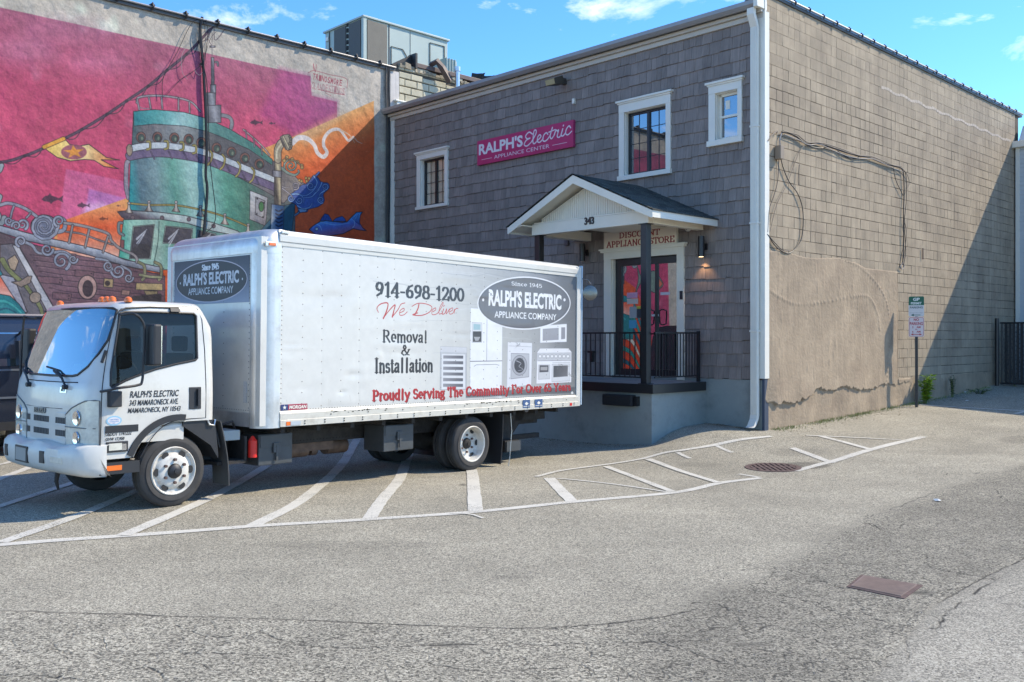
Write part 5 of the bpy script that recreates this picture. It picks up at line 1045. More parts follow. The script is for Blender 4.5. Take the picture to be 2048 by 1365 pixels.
for k, sx in enumerate((1.40, 4.0)):
    mb = MB(); mb.box(FR, sx-.065, sx+.065, 1.49, 1.62, SL+.012, 3.885); mb.box(FR, sx-.10, sx+.10, 1.455, 1.655, SL+.004, SL+.014); mb.box(FR, sx-.1, sx+.1, 1.46, 1.65, 3.878, 3.889); mb.build('post', M_blackm, bd, bevel=.004)
mb = MB(); fr2 = lambda a, b, c: FR(a, b, c)
text_mesh(mb, '343', lambda a, b, c: FR(-a, b, c), -(fac(1169, 440, 1.65)[0]), -(fac(1188, 440, 1.65)[0]), fac(1178, 449.5, 1.65)[1], fac(1178, 434.5, 1.65)[1], 1.658, bold=.03, thick=.015); mb.build('house_number', M_blackm, bd)
# railings
def railing(p0, p1, name, n, skip=None):
    P0, P1 = Vector(FR(*p0, 0)), Vector(FR(*p1, 0)); d = (P1-P0); fr = lambda a, b, c: tuple(P0+d*a+Vector((-d.y, d.x, 0)).normalized()*b+Vector((0, 0, c))); L = d.length
    rl = MB(); rl.box(fr, 0, 1, -.02, .02, 1.97, 2.0); o = rl.build(name, M_blackm, bd); rl = MB(); rl.box(fr, 0, 1, -.013, .013, 1.19, 1.215); rl.build('bottom_rail', M_blackm, o)
    for i in range(n): a = (i+.5)/n; mb = MB(); mb.box(fr, a-.0075/L, a+.0075/L, -.0075, .0075, 1.215, 1.97); mb.build('baluster', M_blackm, o)
    mb = MB(); mb.box(fr, 1-.05/L, 1, -.026, .026, SL, 2.02); mb.build('newel', M_blackm, o)
railing((1.47, 1.55), (3.2, 1.55), 'railing', 15); railing((1.27, 1.48), (1.27, .14), 'railing', 15); railing((3.36, 1.55), (3.94, 1.55), 'railing', 4)
mb = MB()
a, c = fac(1183, 712, 1.55); mb.box(FR, a-.06, a+.06, 1.52, 1.6, 1.62, 1.66); mb.box(FR, a-.05, a+.0, 1.52, 1.6, 1.45, 1.62); mb.build('gate_latch', M_blackm, bd)

# side wall: blocks, render patch, base
mb = MB(); mb.box(BR, 0.0, DW+.3, -.4, -.010, -.4, 7.92); mb.build('side_wall', M_mortar, bd)
mb = MB(); mb.box(BR, DW+.1, DW+.2, -10.5, -.3, -.4, 7.9); mb.box(BR, 0.3, DW, -10.5, -10.4, 6.5, 7.7); mb.build('back_wall', M_mortar, bd)
patch = [(1529, 503), (1600, 503), (1690, 506), (1745, 528), (1796, 528), (1799, 640), (1800, 735), (1808, 760), (1812, 790)]
PB = [brw(*q) for q in patch]
def patch_top(s):
    if s < 3.35: return 3.42+.03*math.sin(s*3)
    if s < 5.35: return 3.42-.10*min(1, (s-3.35)/.5)
    return 0
_cx = np.arange(0, 6.6, .055); _cr = np.random.default_rng(3); _cy = np.cumsum(_cr.normal(0, .020, len(_cx))); _cy -= np.interp(_cx, [0, 3, 6.6], [_cy[0], _cy[len(_cx)//2], _cy[-1]]); _cy += _cr.normal(0, .012, len(_cx))+np.interp(_cx, [0, 1.6, 1.7, 3.2, 4.3, 6.6], [.80, .78, .90, .86, .93, 1.02])
def crack_z(s): return float(np.interp(s, _cx, _cy))
R1 = [brw(*q) for q in cr_spline([(1525, 507), (1640, 508), (1690, 520), (1730, 545), (1765, 590), (1778, 650), (1776, 700), (1770, 770)], 8)]
R2 = [brw(*q) for q in cr_spline([(1525, 570), (1550, 590), (1590, 609), (1640, 606), (1700, 594), (1735, 595), (1752, 625), (1757, 660)], 8)]
R1a, R2a = np.array(R1), np.array(R2)
bumps = [(random.uniform(.1, 5.2), random.uniform(1.0, 3.2), random.uniform(.015, .04), random.uniform(.03, .16), random.uniform(.002, .009)) for _ in range(90)]
def poff(s, z):
    o = .022+.004*math.sin(s*2.1+z*1.2)+.003*math.sin(z*4.3-s*1.7)
    d1 = np.sqrt(((R1a-(s, z))**2).sum(1).min()); d2 = np.sqrt(((R2a-(s, z))**2).sum(1).min())
    o += .013*math.exp(-(d1/.03)**2)*(1+.25*math.sin(s*7+z*9)+.2*math.sin(s*31+z*3))+.011*math.exp(-(d2/.035)**2)*(1+.25*math.sin(s*8-z*5)+.2*math.sin(z*37))
    if d2 < .5 and z < 2.6: o += .0
    for x, y, rx, ry, h in bumps:
        a = (s-x)/rx; b = (z-y)/ry
        if abs(a) < 2.5 and abs(b) < 2.5: o += h*math.exp(-a*a-b*b)
    k = z-crack_z(s)
    if k > 0 and s < 5.2: o += .048*math.exp(-(k/.5))*max(0, 1-s/7)
    if k <= 0: o = .006+.004*math.sin(s*9)+.003*math.sin(z*11+s*2)
    if s < .33: o *= .3+.7*s/.33
    if s < 5.4 and k > 0 and z > patch_top(s): o = -.02
    if s >= 5.38 and z > 1.02: o = -.02
    return o
na, nc = 380, 230
sheet('render_patch', BR, 0.001, 6.2, .1, 3.52, na, nc, poff, M_stucco, bd)
sheet('render_base', BR, 6.0, DW, .2, 1.02, 120, 16, lambda a, c: .004+.003*math.sin(a*5+c*9), M_stucco, bd)
bl = []
zr = .44; r = 0
while zr < 7.92:
    s = -.2 if r % 2 else 0.0; zt_ = min(zr+.2032, 7.93)
    while s < DW:
        a, b = max(s, .0), min(s+.4064, DW); s += .4064
        if b-a < .05: continue
        if zt_ < 3.40 and b < 5.40: continue
        if zt_ < 1.0: continue
        if a < 5.40 < b and zt_ < 3.3: a = 5.40
        if b-a < .05: continue
        sp = [(a, b)]
        if random.random() < .38 and b-a > .3: m_ = (a+b)/2+random.uniform(-.03, .03); sp = [(a, m_), (m_, b)]
        for p, q in sp: bl.append((p, q, zr, zt_, random.random()))
    zr += .2032; r += 1
bl.sort(key=lambda p: (p[1]-p[0])/(16.4+.7*p[0])**2.5, reverse=True)
bf = MB()
def blp(mb, p):
    g = random.choice((.0006, .0018, .0035, .006)); g2 = random.choice((.0012, .003, .0045, .0065))
    if p[2] > 6.6: g = g2 = .001
    mb.piece(BR, p[0]+g, p[1]-g, p[2]+g2, p[3]-g2, -.012, .0+random.uniform(-.0015, .0025), random.uniform(-.0015, .0025), .0035, p[4], .0012)
for i, p in enumerate(bl):
    if i < 295: mb = MB(); blp(mb, p); mb.build('block', M_block, bd)
    else: blp(bf, p)
bf.build('block_field', M_block, bd, kind='stuff')
mb = MB()
for k in range(60):
    s = 4.6+k*.13
    if s > DW-.3: break
    z = 7.12+.02*math.sin(k); mb.box(BR, s, s+.125, .001, .0035+random.uniform(0, .002), z-.0, z+.055+random.uniform(-.006, .01), random.random())
mb.build('patched_joint', mat('pale_mortar', (.44, .37, .30), rough=.9, tint=.1), bd)
mb = MB(); mb.box(BR, -.02, DW+.5, -.35, .03, 7.92, 7.98); mb.build('coping', M_flash, bd, bevel=.005)
mb = MB(); mb.tube([BR(-.05, .05, 7.995), BR(DW+.5, .05, 7.995)], .022, 8); mb.build('coping_pipe', mat('galvanised', (.25, .25, .25), rough=.45, metal=.5, var=.15), bd, smooth=True)
for i in range(23):
    s = .95+i*.53; mb = MB(); mb.tube([BR(s, -.02, 8.0), BR(s, .05, 8.045), BR(s, .085, 8.0), BR(s, .06, 7.95)], .013, 6); mb.build('coping_clip', M_blackw, bd)
s, z = brw(1680, 40, -1.2)
mb = MB(); c_ = BR(s, -1.2, 7.9); mb.lathe([(0, .18), (.5, .18), (.52, .30), (.72, .30), (.80, .2), (.82, .02)], c_, 'z', 20); mb.build('roof_vent', M_alu, bd, smooth=True)
s, z = fac(1231, 70, -1.0); mb = MB(); mb.tube([FR(s, -1, 7.7), FR(s, -1, 8.28)], .05, 12); mb.build('vent_stack', mat('green_pipe', (.10, .14, .11), rough=.6), bd, smooth=True)
s, z = fac(1530, 3, .1); mb = MB(); mb.box(BR, -.03, .02, -.02, .03, 7.6, 8.2); mb.build('conduit', M_white, bd)
# ------------------------------------------------------------------ box truck (local frame: x forward, y to its left, z up; origin under the front axle)
TZ0 = 0.0
ang = math.atan2(FWD[1], FWD[0])
TM = Matrix.Translation((TO[0]*TK, TO[1]*TK, CAMH*(1-TK))) @ Matrix.Rotation(ang, 4, 'Z') @ Matrix.Rotation(-PITCH, 4, 'Y') @ Matrix.Scale(TK, 4)
tk = thing('box_truck', 'white box truck with appliance graphics parked in front of the mural', 'truck', mtx=TM)
def B(mb, name, m, parent=None, **k): return mb.build(name, m, parent or tk, world=False, **k)
M_tw = mat('white_truck_paint', (.575, .56, .51), rough=.28, spec=.5, coat=.4, var=.03, vscale=2, dirt=(.36, .33, .27), dirt_amt=.4, dscale=2.2)
M_tb = mat('bumper_paint', (.62, .60, .54), rough=.4, var=.06, vscale=5, dirt=(.35, .33, .3), dirt_amt=.4, dscale=5)
M_blk = mat('black_plastic', (.022, .022, .023), rough=.5, var=.15, vscale=6)
M_rub = mat('tyre_rubber', (.042, .040, .038), rough=.85, var=.3, vscale=7, bump=.4, bscale=60, bdist=.004)
M_chas = mat('chassis_grime', (.030, .027, .024), rough=.85, var=.5, vscale=8, bump=.5, bscale=40)
M_ral = mat('scuffed_aluminium', (.66, .65, .62), rough=.42, metal=.7, var=.10, vscale=4, streak=.12, dirt=(.36, .31, .24), dirt_amt=.55, dscale=3)
M_rail = mat('dirty_cream_rail', (.60, .57, .49), rough=.45, metal=.15, var=.1, vscale=5, dirt=(.20, .16, .11), dirt_amt=.5, dscale=5)
M_whl = mat('white_wheel', (.58, .56, .50), rough=.5, var=.12, vscale=9, dirt=(.20, .13, .09), dirt_amt=.7, dscale=7)
M_amb = mat('amber_lens', (.75, .16, .02), rough=.2, spec=.7); M_red = mat('red_paint', (.62, .02, .015), rough=.35); M_lens = mat('clear_lamp', (.60, .59, .50), rough=.12, spec=.9, var=.2, vscale=14)
M_chr = mat('chrome', (.75, .75, .75), rough=.12, metal=1); M_seat = mat('grey_seat', (.10, .10, .11), rough=.9); M_dash = mat('grey_dash', (.12, .125, .13), rough=.6)
M_wsh = glass('windscreen_glass', tint=(.45, .62, .68), refl=.32, clear=.45, body=(.012, .11, .135)); M_wsd = glass('cab_side_glass', tint=(.5, .55, .55), refl=.02, clear=.45, body=(.01, .012, .012))
M_let = mat('black_lettering', (.02, .02, .022), rough=.5)

# cab body as stacked plan rings
WB = [(.60, .985, 1.0), (.75, 1.0, 1.0), (1.0, 1.0, 1.005), (1.25, .99, 1.005), (1.38, .975, 1.0), (1.46, .945, .995), (1.6, .905, .985), (1.9, .815, .965), (2.12, .745, .95), (2.2, .715, .94), (2.255, .66, .915), (2.285, .58, .86), (2.30, .44, .74)]
def xz(z): return float(np.interp(z, [q[0] for q in WB], [q[1] for q in WB]))
def wz(z): return float(np.interp(z, [q[0] for q in WB], [q[2] for q in WB]))
def xback(z): return -.50+ (0 if z < 2.0 else (z-2.0)*.55)
def front_x(y, z, inset=0):
    x, w = xz(z), wz(z); a = abs(y)/w; r = .16
    xx = x-.055*a*a
    e = (abs(y)-(w-r))/r
    if e > 0: xx -= r*(1-math.sqrt(max(0, 1-min(e, 1)**2)))
    return xx-inset
def ring(z, inset=0.0, n=14):
    w = wz(z)-inset; P = []
    for i in range(-n, n+1):
        y = w*math.sin(i/n*math.pi/2); yy = y*(wz(z)/w); P.append((front_x(max(-wz(z), min(wz(z), yy)), z)-inset, y))
    xb = xback(z)+inset; r = .10; x0 = P[-1][0]
    side_ = [x0+(xb+r-x0)*k/6 for k in range(1, 7)]
    L = [(x, w) for x in side_]+[(xb+r*(1-math.sin(a)), w-r*(1-math.cos(a))) for a in (.4, .8, 1.2, 1.57)]
    Rr = [(x, -y) for x, y in L[::-1]]
    return [(x, y, z) for x, y in P+L+[(xb, 0)]+Rr]
def loft(zs_, inset):
    mb = MB(); R_ = [ring(z, inset) for z in zs_]; n = len(R_[0]); vs = [p for r in R_ for p in r]; fs = []
    for i in range(len(R_)-1):
        for k in range(n): fs.append((i*n+k, i*n+(k+1) % n, (i+1)*n+(k+1) % n, (i+1)*n+k))
    fs.append(tuple(range(n))[::-1]); m = len(vs); zt_ = zs_[-1]
    vs.append((.0, 0, zt_+.02)); fs += [((len(R_)-1)*n+k, (len(R_)-1)*n+(k+1) % n, m) for k in range(n)]
    mb.faces(vs, fs); return mb
def tmp(mb):
    o = mb.build('tmp', M_tw, None, world=False); COL.objects.unlink(o); COL.objects.link(o); return o
zl = [.60, .66, .75, .9, 1.0, 1.12, 1.25, 1.33, 1.38, 1.42, 1.46, 1.53, 1.6, 1.75, 1.9, 2.02, 2.12, 2.17, 2.2, 2.23, 2.255, 2.275, 2.285, 2.295, 2.30]
body = tmp(loft(zl, 0)); inner = tmp(loft([z for z in zl if .7 < z < 2.24], .045))
SW_ = [sid(*q, 1.0) for q in ((240, 627), (250, 624), (300, 624), (388, 627), (393, 632), (393, 717), (389, 721), (350, 729), (310, 739), (286, 747), (250, 761), (221, 776), (218, 772), (219, 745), (229, 690))]
WS_ = [(-.90, 2.185), (-.86, 2.205), (0, 2.215), (.84, 2.205), (.885, 2.185), (.905, 2.0), (.91, 1.86), (.87, 1.72), (.76, 1.58), (.6, 1.485), (.5, 1.47), (0, 1.465), (-.55, 1.47), (-.75, 1.5), (-.88, 1.6), (-.93, 1.8)]
c1 = MB(); c1.prism(SW_, ID, .80, 1.2); c1 = tmp(c1); c2 = MB(); c2.prism(SW_, ID, -1.2, -.80); c2 = tmp(c2)
c3 = MB(); c3.prism(WS_, lambda a, b, c: (b, a, c), .45, 1.2); c3 = tmp(c3)
c4 = MB(); c4.lathe([(-1.3, .001), (-1.3, .545), (1.3, .545), (1.3, .001)], (-.02, 0, .415), 'y', 36); c4 = tmp(c4)
c5 = MB(); c5.box(ID, -1, -.12, -1.3, 1.3, .3, .955); c5 = tmp(c5)
c6 = MB(); c6.prism([(a, c) for a, c in ((-.30, 1.55), (-.30, 2.05), (.3, 2.05), (.3, 1.55))], lambda a, b, c: (b, a*2.2, c), -.8, -.3); c6 = tmp(c6)
for k, c in enumerate((inner, c1, c2, c3, c4, c5, c6)):
    md = body.modifiers.new('b%d' % k, 'BOOLEAN'); md.operation = 'DIFFERENCE'; md.object = c; md.solver = 'EXACT'
bpy.context.view_layer.update(); dg_ = bpy.context.evaluated_depsgraph_get(); me = bpy.data.meshes.new_from_object(body.evaluated_get(dg_))
for c in (inner, c1, c2, c3, c4, c5, c6, body): bpy.data.objects.remove(c)
me.materials.clear(); me.materials.append(M_tw); me.polygons.foreach_set('use_smooth', [True]*len(me.polygons))
try: me.set_sharp_from_angle(angle=math.radians(32))
except Exception: pass
me.name = 'cab'; cab = bpy.data.objects.new('cab', me); COL.objects.link(cab); cab.parent = tk; ROOTM[cab.name] = TM
def yside(z): return wz(z)
def SD(a, b, c): return (a, yside(c)+b, c)            # on the left side skin, b proud
def SDR(a, b, c): return (a, -yside(c)-b, c)
def FT(a, b, c): return (front_x(a, c)+b, a, c)        # on the front skin: a lateral, c height, b proud
# panes
def patchmesh(poly, fr, b, n=16):
    mb = MB(); xs_ = [p[0] for p in poly]; zs_ = [p[1] for p in poly]; bm = bmesh.new(); vv = [bm.verts.new((p[0], 0, p[1])) for p in poly]; bm.faces.new(vv)
    for k in range(1, n): x = min(xs_)+(max(xs_)-min(xs_))*k/n; bmesh.ops.bisect_plane(bm, geom=bm.verts[:]+bm.edges[:]+bm.faces[:], plane_co=(x, 0, 0), plane_no=(1, 0, 0))
    for k in range(1, 7): z_ = min(zs_)+(max(zs_)-min(zs_))*k/7; bmesh.ops.bisect_plane(bm, geom=bm.verts[:]+bm.edges[:]+bm.faces[:], plane_co=(0, 0, z_), plane_no=(0, 0, 1))
    bm.verts.ensure_lookup_table(); mb.v = [fr(v.co.x, b, v.co.z) for v in bm.verts]; bm.verts.index_update()
    for f in bm.faces: mb.f.append(tuple(v.index for v in f.verts)); mb.t.append(.5); mb.m.append(0)
    bm.free(); return mb
B(patchmesh(WS_, FT, -.006, 20), 'windscreen', M_wsh, cab, recalc=False, smooth=True, auto=180)
for fr in (SD, SDR): B(patchmesh(SW_, fr, -.012, 3), 'side_window', M_wsd, cab, recalc=False)
mb = MB(); mb.tube([FT(a, .003, c) for a, c in WS_+[WS_[0]]], .014, 6); B(mb, 'windscreen_seal', M_blk, cab, smooth=True)
for fr in (SD, SDR): mb = MB(); mb.tube([fr(a, .0, c) for a, c in SW_+[SW_[0]]], .013, 6); B(mb, 'window_seal', M_blk, cab, smooth=True)
mb = MB(); mb.box(SD, .18, .205, -.03, -.0, 1.5, 2.16); B(mb, 'quarter_bar', M_blk, cab) if False else None
# seams
def seam(L, fr=SD, name='door_seam', r=.0055): mb = MB(); mb.tube([fr(a, .0, c) for a, c in L], r, 5); B(mb, name, M_blk, cab)
DS = [sid(*q, 1.0) for q in ((198, 915), (199, 850), (200, 790), (206, 740), (218, 680), (232, 630), (242, 618), (300, 614), (380, 614), (396, 618), (404, 640), (408, 700), (409, 770), (409, 836), (380, 838), (345, 843), (318, 858), (296, 885), (279, 916))]
seam(cr_spline([DS[0], DS[1], DS[2], DS[3], DS[4], DS[5]], 4)+DS[6:8]+DS[8:14]+cr_spline(DS[14:], 4))
seam([(-.62, 1.405), (-.3, 1.40), (0, 1.40), (.4, 1.40), (.66, 1.405)], FT, 'hood_seam', .007)
seam([(-.93, 1.125), (-.5, 1.115), (0, 1.11), (.40, 1.115)], FT, 'grille_seam', .004)
# cab interior
mb = MB(); mb.box(ID, .35, .78, -.88, .88, 1.25, 1.42); mb.box(ID, .3, .5, -.88, .88, 1.1, 1.3); B(mb, 'dashboard', M_dash, cab, bevel=.03)
for y in (.5, -.15, -.6):
    mb = MB(); mb.box(ID, -.3, .2, y-.23, y+.23, 1.05, 1.2); mb.box(ID, -.38, -.26, y-.23, y+.23, 1.15, 1.72); mb.box(ID, -.36, -.28, y-.13, y+.13, 1.74, 1.92); B(mb, 'seat', M_seat, cab, bevel=.03)
mb = MB(); mb.tube([(.30+.09*math.sin(a), .5+.21*math.cos(a), 1.50+.19*math.sin(a)) for a in np.linspace(0, 2*math.pi, 25)], .013, 6); mb.tube([(.30, .5, 1.5), (.5, .5, 1.35)], .03, 8); mb.tube([(.3, .3, 1.5), (.3, .7, 1.5)], .015, 6); B(mb, 'steering_wheel', M_blk, cab, smooth=True)
mb = MB(); mb.box(ID, -.44, .5, -.9, .9, .98, 1.03); B(mb, 'cab_floor', M_dash, cab)
for a0, a1, c0, c1, m in ((.44, .60, 1.49, 1.6, M_white), (.72, .80, 1.60, 1.72, mat('yellow_sticker', (.55, .42, .08), rough=.5)), (.60, .70, 1.53, 1.63, mat('green_sticker', (.25, .45, .3), rough=.5))):
    mb = MB(); mb.box(FT, a0, a1, -.012, -.010, c0, c1); B(mb, 'windscreen_sticker', m, cab)
# grille, lamps, badge
for y0, y1 in ((-.60, -.40), (-.29, .10), (.26, .47)):
    for z0, z1 in ((.955, 1.02), (.82, .885)):
        mb = MB(); mb.box(FT, y0, y1, -.03, .004, z0, z1); sl_ = B(mb, 'grille_slot', M_blk, cab)
        mb = MB()
        for k in range(int((y1-y0)/.04)): mb.box(FT, y0+.01+k*.04, y0+.018+k*.04, .003, .007, z0, z1)
        B(mb, 'slot_rib', M_dash, sl_)
mb = MB(); mb.box(FT, -.9, .9, -.05, .003, .62, .745); B(mb, 'lower_grille', M_blk, cab)
for y0, y1, z0, z1 in ((-.64, .5, .9, .955), (-.64, .5, 1.03, 1.075), (-.64, .5, .745, .81)):
    mb = MB(); mb.box(FT, y0, y1, -.02, .012, z0, z1); B(mb, 'grille_bar', M_tw, cab, bevel=.006)
for sg in (1, -1):
    HL = [(.49, 1.06), (.60, 1.13), (.74, 1.18), (.86, 1.215), (.96, 1.225), (.985, 1.22), (.985, .74), (.86, .715), (.49, .715)]
    hp = patchmesh([(sg*a, c) for a, c in HL], FT, .006, 12); o = B(hp, 'headlight', M_lens, cab, recalc=True, smooth=True, auto=180)
    mb = MB(); mb.tube([FT(sg*a, .006, c) for a, c in HL+[HL[0]]], .008, 6); mb.tube([FT(sg*.49, .01, .93), FT(sg*.7, .01, .93), FT(sg*.86, .01, .93), FT(sg*.97, .01, .93)], .006, 6); B(mb, 'lamp_rim', mat('lamp_rim_grey', (.16, .16, .15), rough=.5), o)
    for zz, r in ((1.03, .075), (.82, .065)):
        mb = MB(); p = FT(sg*.72, 0, zz); mb.lathe([(.012, .001), (.014, r*.6), (.02, r), (.012, r*1.1)], p, 'x', 20); B(mb, 'reflector', M_chr, o, smooth=True)
mb = MB(); text_mesh(mb, 'ISUZU', FT, -.28, .02, 1.045, 1.105, .010, bold=.04, thick=.008) ; B(mb, 'badge_lettering', mat('dull_chrome', (.14, .14, .14), rough=.35, metal=.6), cab)
mb = MB(); mb.box(FT, .33, .46, .0, .008, 1.29, 1.345); o = B(mb, 'eco_badge', M_chr, cab); mb = MB(); text_mesh(mb, 'eco', FT, .35, .44, 1.30, 1.335, .0095, bold=.03); B(mb, 'badge_lettering', M_let, o)
# bumper
prof = [(.42, 1.02), (.46, 1.10), (.52, 1.13), (.62, 1.14), (.69, 1.13), (.735, 1.09), (.75, 1.02)]
mb = MB(); n = 40; vs = []; fs = []
for i in range(n+1):
    y = -1.03+2.06*i/n; a = abs(y)/1.03; dx = .07*a*a+(.20*max(0, (a-.87)/.13)**2); wv = .018*math.sin((y+1.0)*7.5)*(1 if a < .8 else 0)
    for k, (z_, x_) in enumerate(prof): vs.append((x_-dx, y, z_+(wv if k >= 5 else 0)+ (.012*a if k > 3 else 0)))
    vs += [(.80, y, prof[-1][0]), (.80, y, prof[0][0])]
m_ = len(prof)+2
for i in range(n):
    for k in range(m_): fs.append((i*m_+k, i*m_+(k+1) % m_, (i+1)*m_+(k+1) % m_, (i+1)*m_+k))
fs.append(tuple(range(m_))); fs.append(tuple(n*m_+k for k in range(m_))[::-1]); mb.faces(vs, fs); bp = B(mb, 'bumper', M_tb, smooth=True, auto=40)
for y0, y1, z0, z1, m in ((.20, .30, .53, .66, M_blk), (-.82, -.72, .53, .66, M_blk), (.44, .68, .555, .62, M_lens), (-.45, -.1, .50, .68, M_blk)):
    mb = MB(); xx = lambda y: 1.14-.07*(abs(y)/1.03)**2; mb.box(lambda a, b, c: (xx(a)+b, a, c), y0, y1, -.02, .006 if m != M_lens else .004, z0, z1); o = B(mb, 'license_plate' if y0 == -.45 else ('fog_lamp' if m == M_lens else 'bumper_slot'), m, bp, bevel=.003)
    if y0 == -.45: mb = MB(); mb.box(lambda a, b, c: (xx(a)+b, a, c), y0+.03, y1-.03, .006, .010, z0+.02, z1-.02); B(mb, 'plate_face', mat('plate_face', (.3, .3, .28), rough=.5), o)
mb = MB(); mb.tube([(1.0, .34, .44), (1.02, .35, .33), (1.0, .36, .24)], .03, 6, r2=.012); B(mb, 'tow_hook', M_chas, smooth=True)
# roof marker lamps
for y in (.30, .42, .54, .86, -.80):
    z_ = 2.285 if abs(y) > .7 else 2.30; x_ = .52 if abs(y) < .7 else .50; mb = MB(); mb.lathe([(0, .04), (.02, .042), (.045, .034), (.058, .012), (.06, .001)], (x_, y, z_-.008), 'z', 12); B(mb, 'marker_lamp', M_amb, cab, smooth=True)
# wipers
for y0, y1 in ((-.52, -.95), (.40, -.12)):
    mb = MB(); mb.tube([FT(y0+.06, .02, 1.36), FT(y0-.02, .05, 1.45), FT((y0+y1)/2, .045, 1.52)], .013, 6); mb.tube([FT(y0-.1, .02, 1.47), FT(y1*.5+y0*.5, .02, 1.53), FT(y1, .02, 1.56)], .011, 6); mb.cyl(FT(y0+.06, -.01, 1.35), FT(y0+.06, .05, 1.35), .026, 8); B(mb, 'wiper', M_blk, cab, smooth=True)
# side details
def onside(L): return [sid(*q, 1.0) for q in L]
def sbox(px0, py0, px1, py1, b0, b1, name, m, parent=None, bevel=0):
    a1, c1_ = sid(px0, py0, 1.0); a0, c0_ = sid(px1, py1, 1.0); mb = MB(); mb.box(SD, min(a0, a1), max(a0, a1), b0, b1, min(c0_, c1_), max(c0_, c1_)); return B(mb, name, m, parent or cab, bevel=bevel)
sbox(375, 775, 399, 818, -.01, .008, 'handle_recess', M_blk, bevel=.006); sbox(390, 778, 394, 812, .008, .035, 'door_handle', M_blk, bevel=.006)
o = sbox(210, 885, 253, 903, -.01, .02, 'side_lamp', M_blk, bevel=.006); sbox(214, 888, 240, 900, .02, .025, 'lamp_lens', M_lens, o); sbox(240, 888, 249, 900, .02, .025, 'lamp_lens', M_chr, o)
sbox(197, 928, 277, 944, -.06, .012, 'step', M_blk); sbox(209, 933, 241, 940, .012, .018, 'side_reflector', M_amb)
sbox(340, 616, 359, 624, .0, .03, 'drip_clip', M_blk); mb = MB(); mb.tube([SD(a, .012, c) for a, c in onside([(238, 622), (252, 616), (300, 614), (358, 616)])], .010, 6); B(mb, 'drip_rail', M_blk, cab)
mb = MB(); mb.tube([FT(.93, .01, 1.62), FT(.93, .015, 1.75)], .016, 6); B(mb, 'pillar_vent', M_blk, cab)
# wheel-arch moulding
A_ = [(-.02+.555*math.cos(a), .415+.555*math.sin(a)) for a in np.linspace(.32, 1.72, 16)]; A2 = [(-.02+.625*math.cos(a), .415+.625*math.sin(a)) for a in np.linspace(.36, 1.72, 16)]
for fr in (SD, SDR): mb = MB(); mb.prism(A_+A2[::-1], lambda a, b, c: fr(a, b, max(c, .6)), -.10, .018); B(mb, 'wheel_arch', M_blk, cab)
mb = MB(); mb.prism([(-.10, .955), (-.10, .90), (-.45, .66), (-.55, .5), (-.55, .56), (-.5, .95)], ID, .62, .98); B(mb, 'rear_mudguard', M_blk, cab)
mb = MB(); mb.box(ID, -.52, .3, -.95, .95, .93, .952) ; B(mb, 'cab_underside', M_chas, cab)
mb = MB()
a, c = sid(418, 843, 1.0); mb.tube([(-.40, .99, .955), (-.42, 1.0, .90), (-.48, 1.0, .89), (-.5, .99, .955)], .012, 6); B(mb, 'grab_loop', M_alu, cab, smooth=True)
# mirror
def MP(px, py, y=1.25): a, c = sid(px, py, y); return (a, y, c)
mb = MB(); arm = [(.86, 1.0, 1.32), (.84, 1.12, 1.335)]+[MP(*q) for q in ((232, 777), (272, 771), (281, 762), (283, 720), (284, 660), (278, 640), (262, 628))]+[(.66, 1.02, 2.13)]
mb.tube(cr_spline(arm, 5), .014, 8); o = B(mb, 'mirror_arm', M_blk, cab, smooth=True)
a, c = sid(283, 648, 1.25); a2, c2 = sid(313, 732, 1.25)
mb = MB(); mb.box(ID, a2+.03, a2+.13, 1.20, 1.38, c2, c); B(mb, 'mirror', M_blk, o, bevel=.025); mb = MB(); mb.box(ID, a2+.024, a2+.031, 1.215, 1.365, c2+.02, c-.02); B(mb, 'mirror_glass', M_chr, o)
sbox(211, 783, 236, 814, -.01, .06, 'mirror_base', M_blk, bevel=.012)
mb = MB(); mb.tube([(.70, -1.0, 2.12), (.74, -1.22, 2.15), (.75, -1.26, 1.9), (.76, -1.26, 1.4), (.85, -1.0, 1.3)], .014, 8); o = B(mb, 'mirror_arm', M_blk, cab, smooth=True); mb = MB(); mb.box(ID, .60, .70, -1.38, -1.20, 1.55, 2.0); B(mb, 'mirror', M_blk, o, bevel=.025)
# cab lettering
def slet(st, px0, py0, px1, py1, bold=.03, shear=.16, m=None):
    a0, c1_ = sid(px0, py0, 1.0); a1 = sid(px1, py1, 1.0)[0]; c0_ = sid(px0, py1, 1.0)[1]; mb = MB()
    text_mesh(mb, st, lambda a, b, c: SD(-a, b, c), -a0, -a1, (c0_), c1_, .0035, bold, shear); B(mb, 'lettering', m or M_let, cab)
slet("RALPH'S ELECTRIC", 256, 782.5, 353, 796.5, .022); slet('343 MAMARONECK AVE.', 255, 801, 353, 812.5, .018); slet('MAMARONECK, NY 10543', 252, 817, 357, 829, .018)
slet('USDOT 1741232', 208, 866, 260, 873.5, .03); slet('GVW 17,950', 208, 876.5, 246, 884, .03)
sbox(208, 853, 274, 863, .0, .004, 'model_strip', M_let); slet('ISUZU  NQR', 214, 855, 266, 861, .04, .1, mat('strip_letters', (.5, .5, .5), rough=.4))
a, c = sid(225, 842, 1.0); mb = MB(); mb.prism([(a+.085*math.cos(t), c+.052*math.sin(t)) for t in np.linspace(0, 6.283, 25)[:-1]], SD, .0, .003); o = B(mb, 'round_sticker', mat('sticker_blue', (.25, .45, .58), rough=.4), cab)
mb = MB(); mb.prism([(a+.068*math.cos(t), c+.036*math.sin(t)) for t in np.linspace(0, 6.283, 25)[:-1]], SD, .003, .0045); B(mb, 'sticker_face', mat('sticker_white', (.6, .58, .6), rough=.4), o)
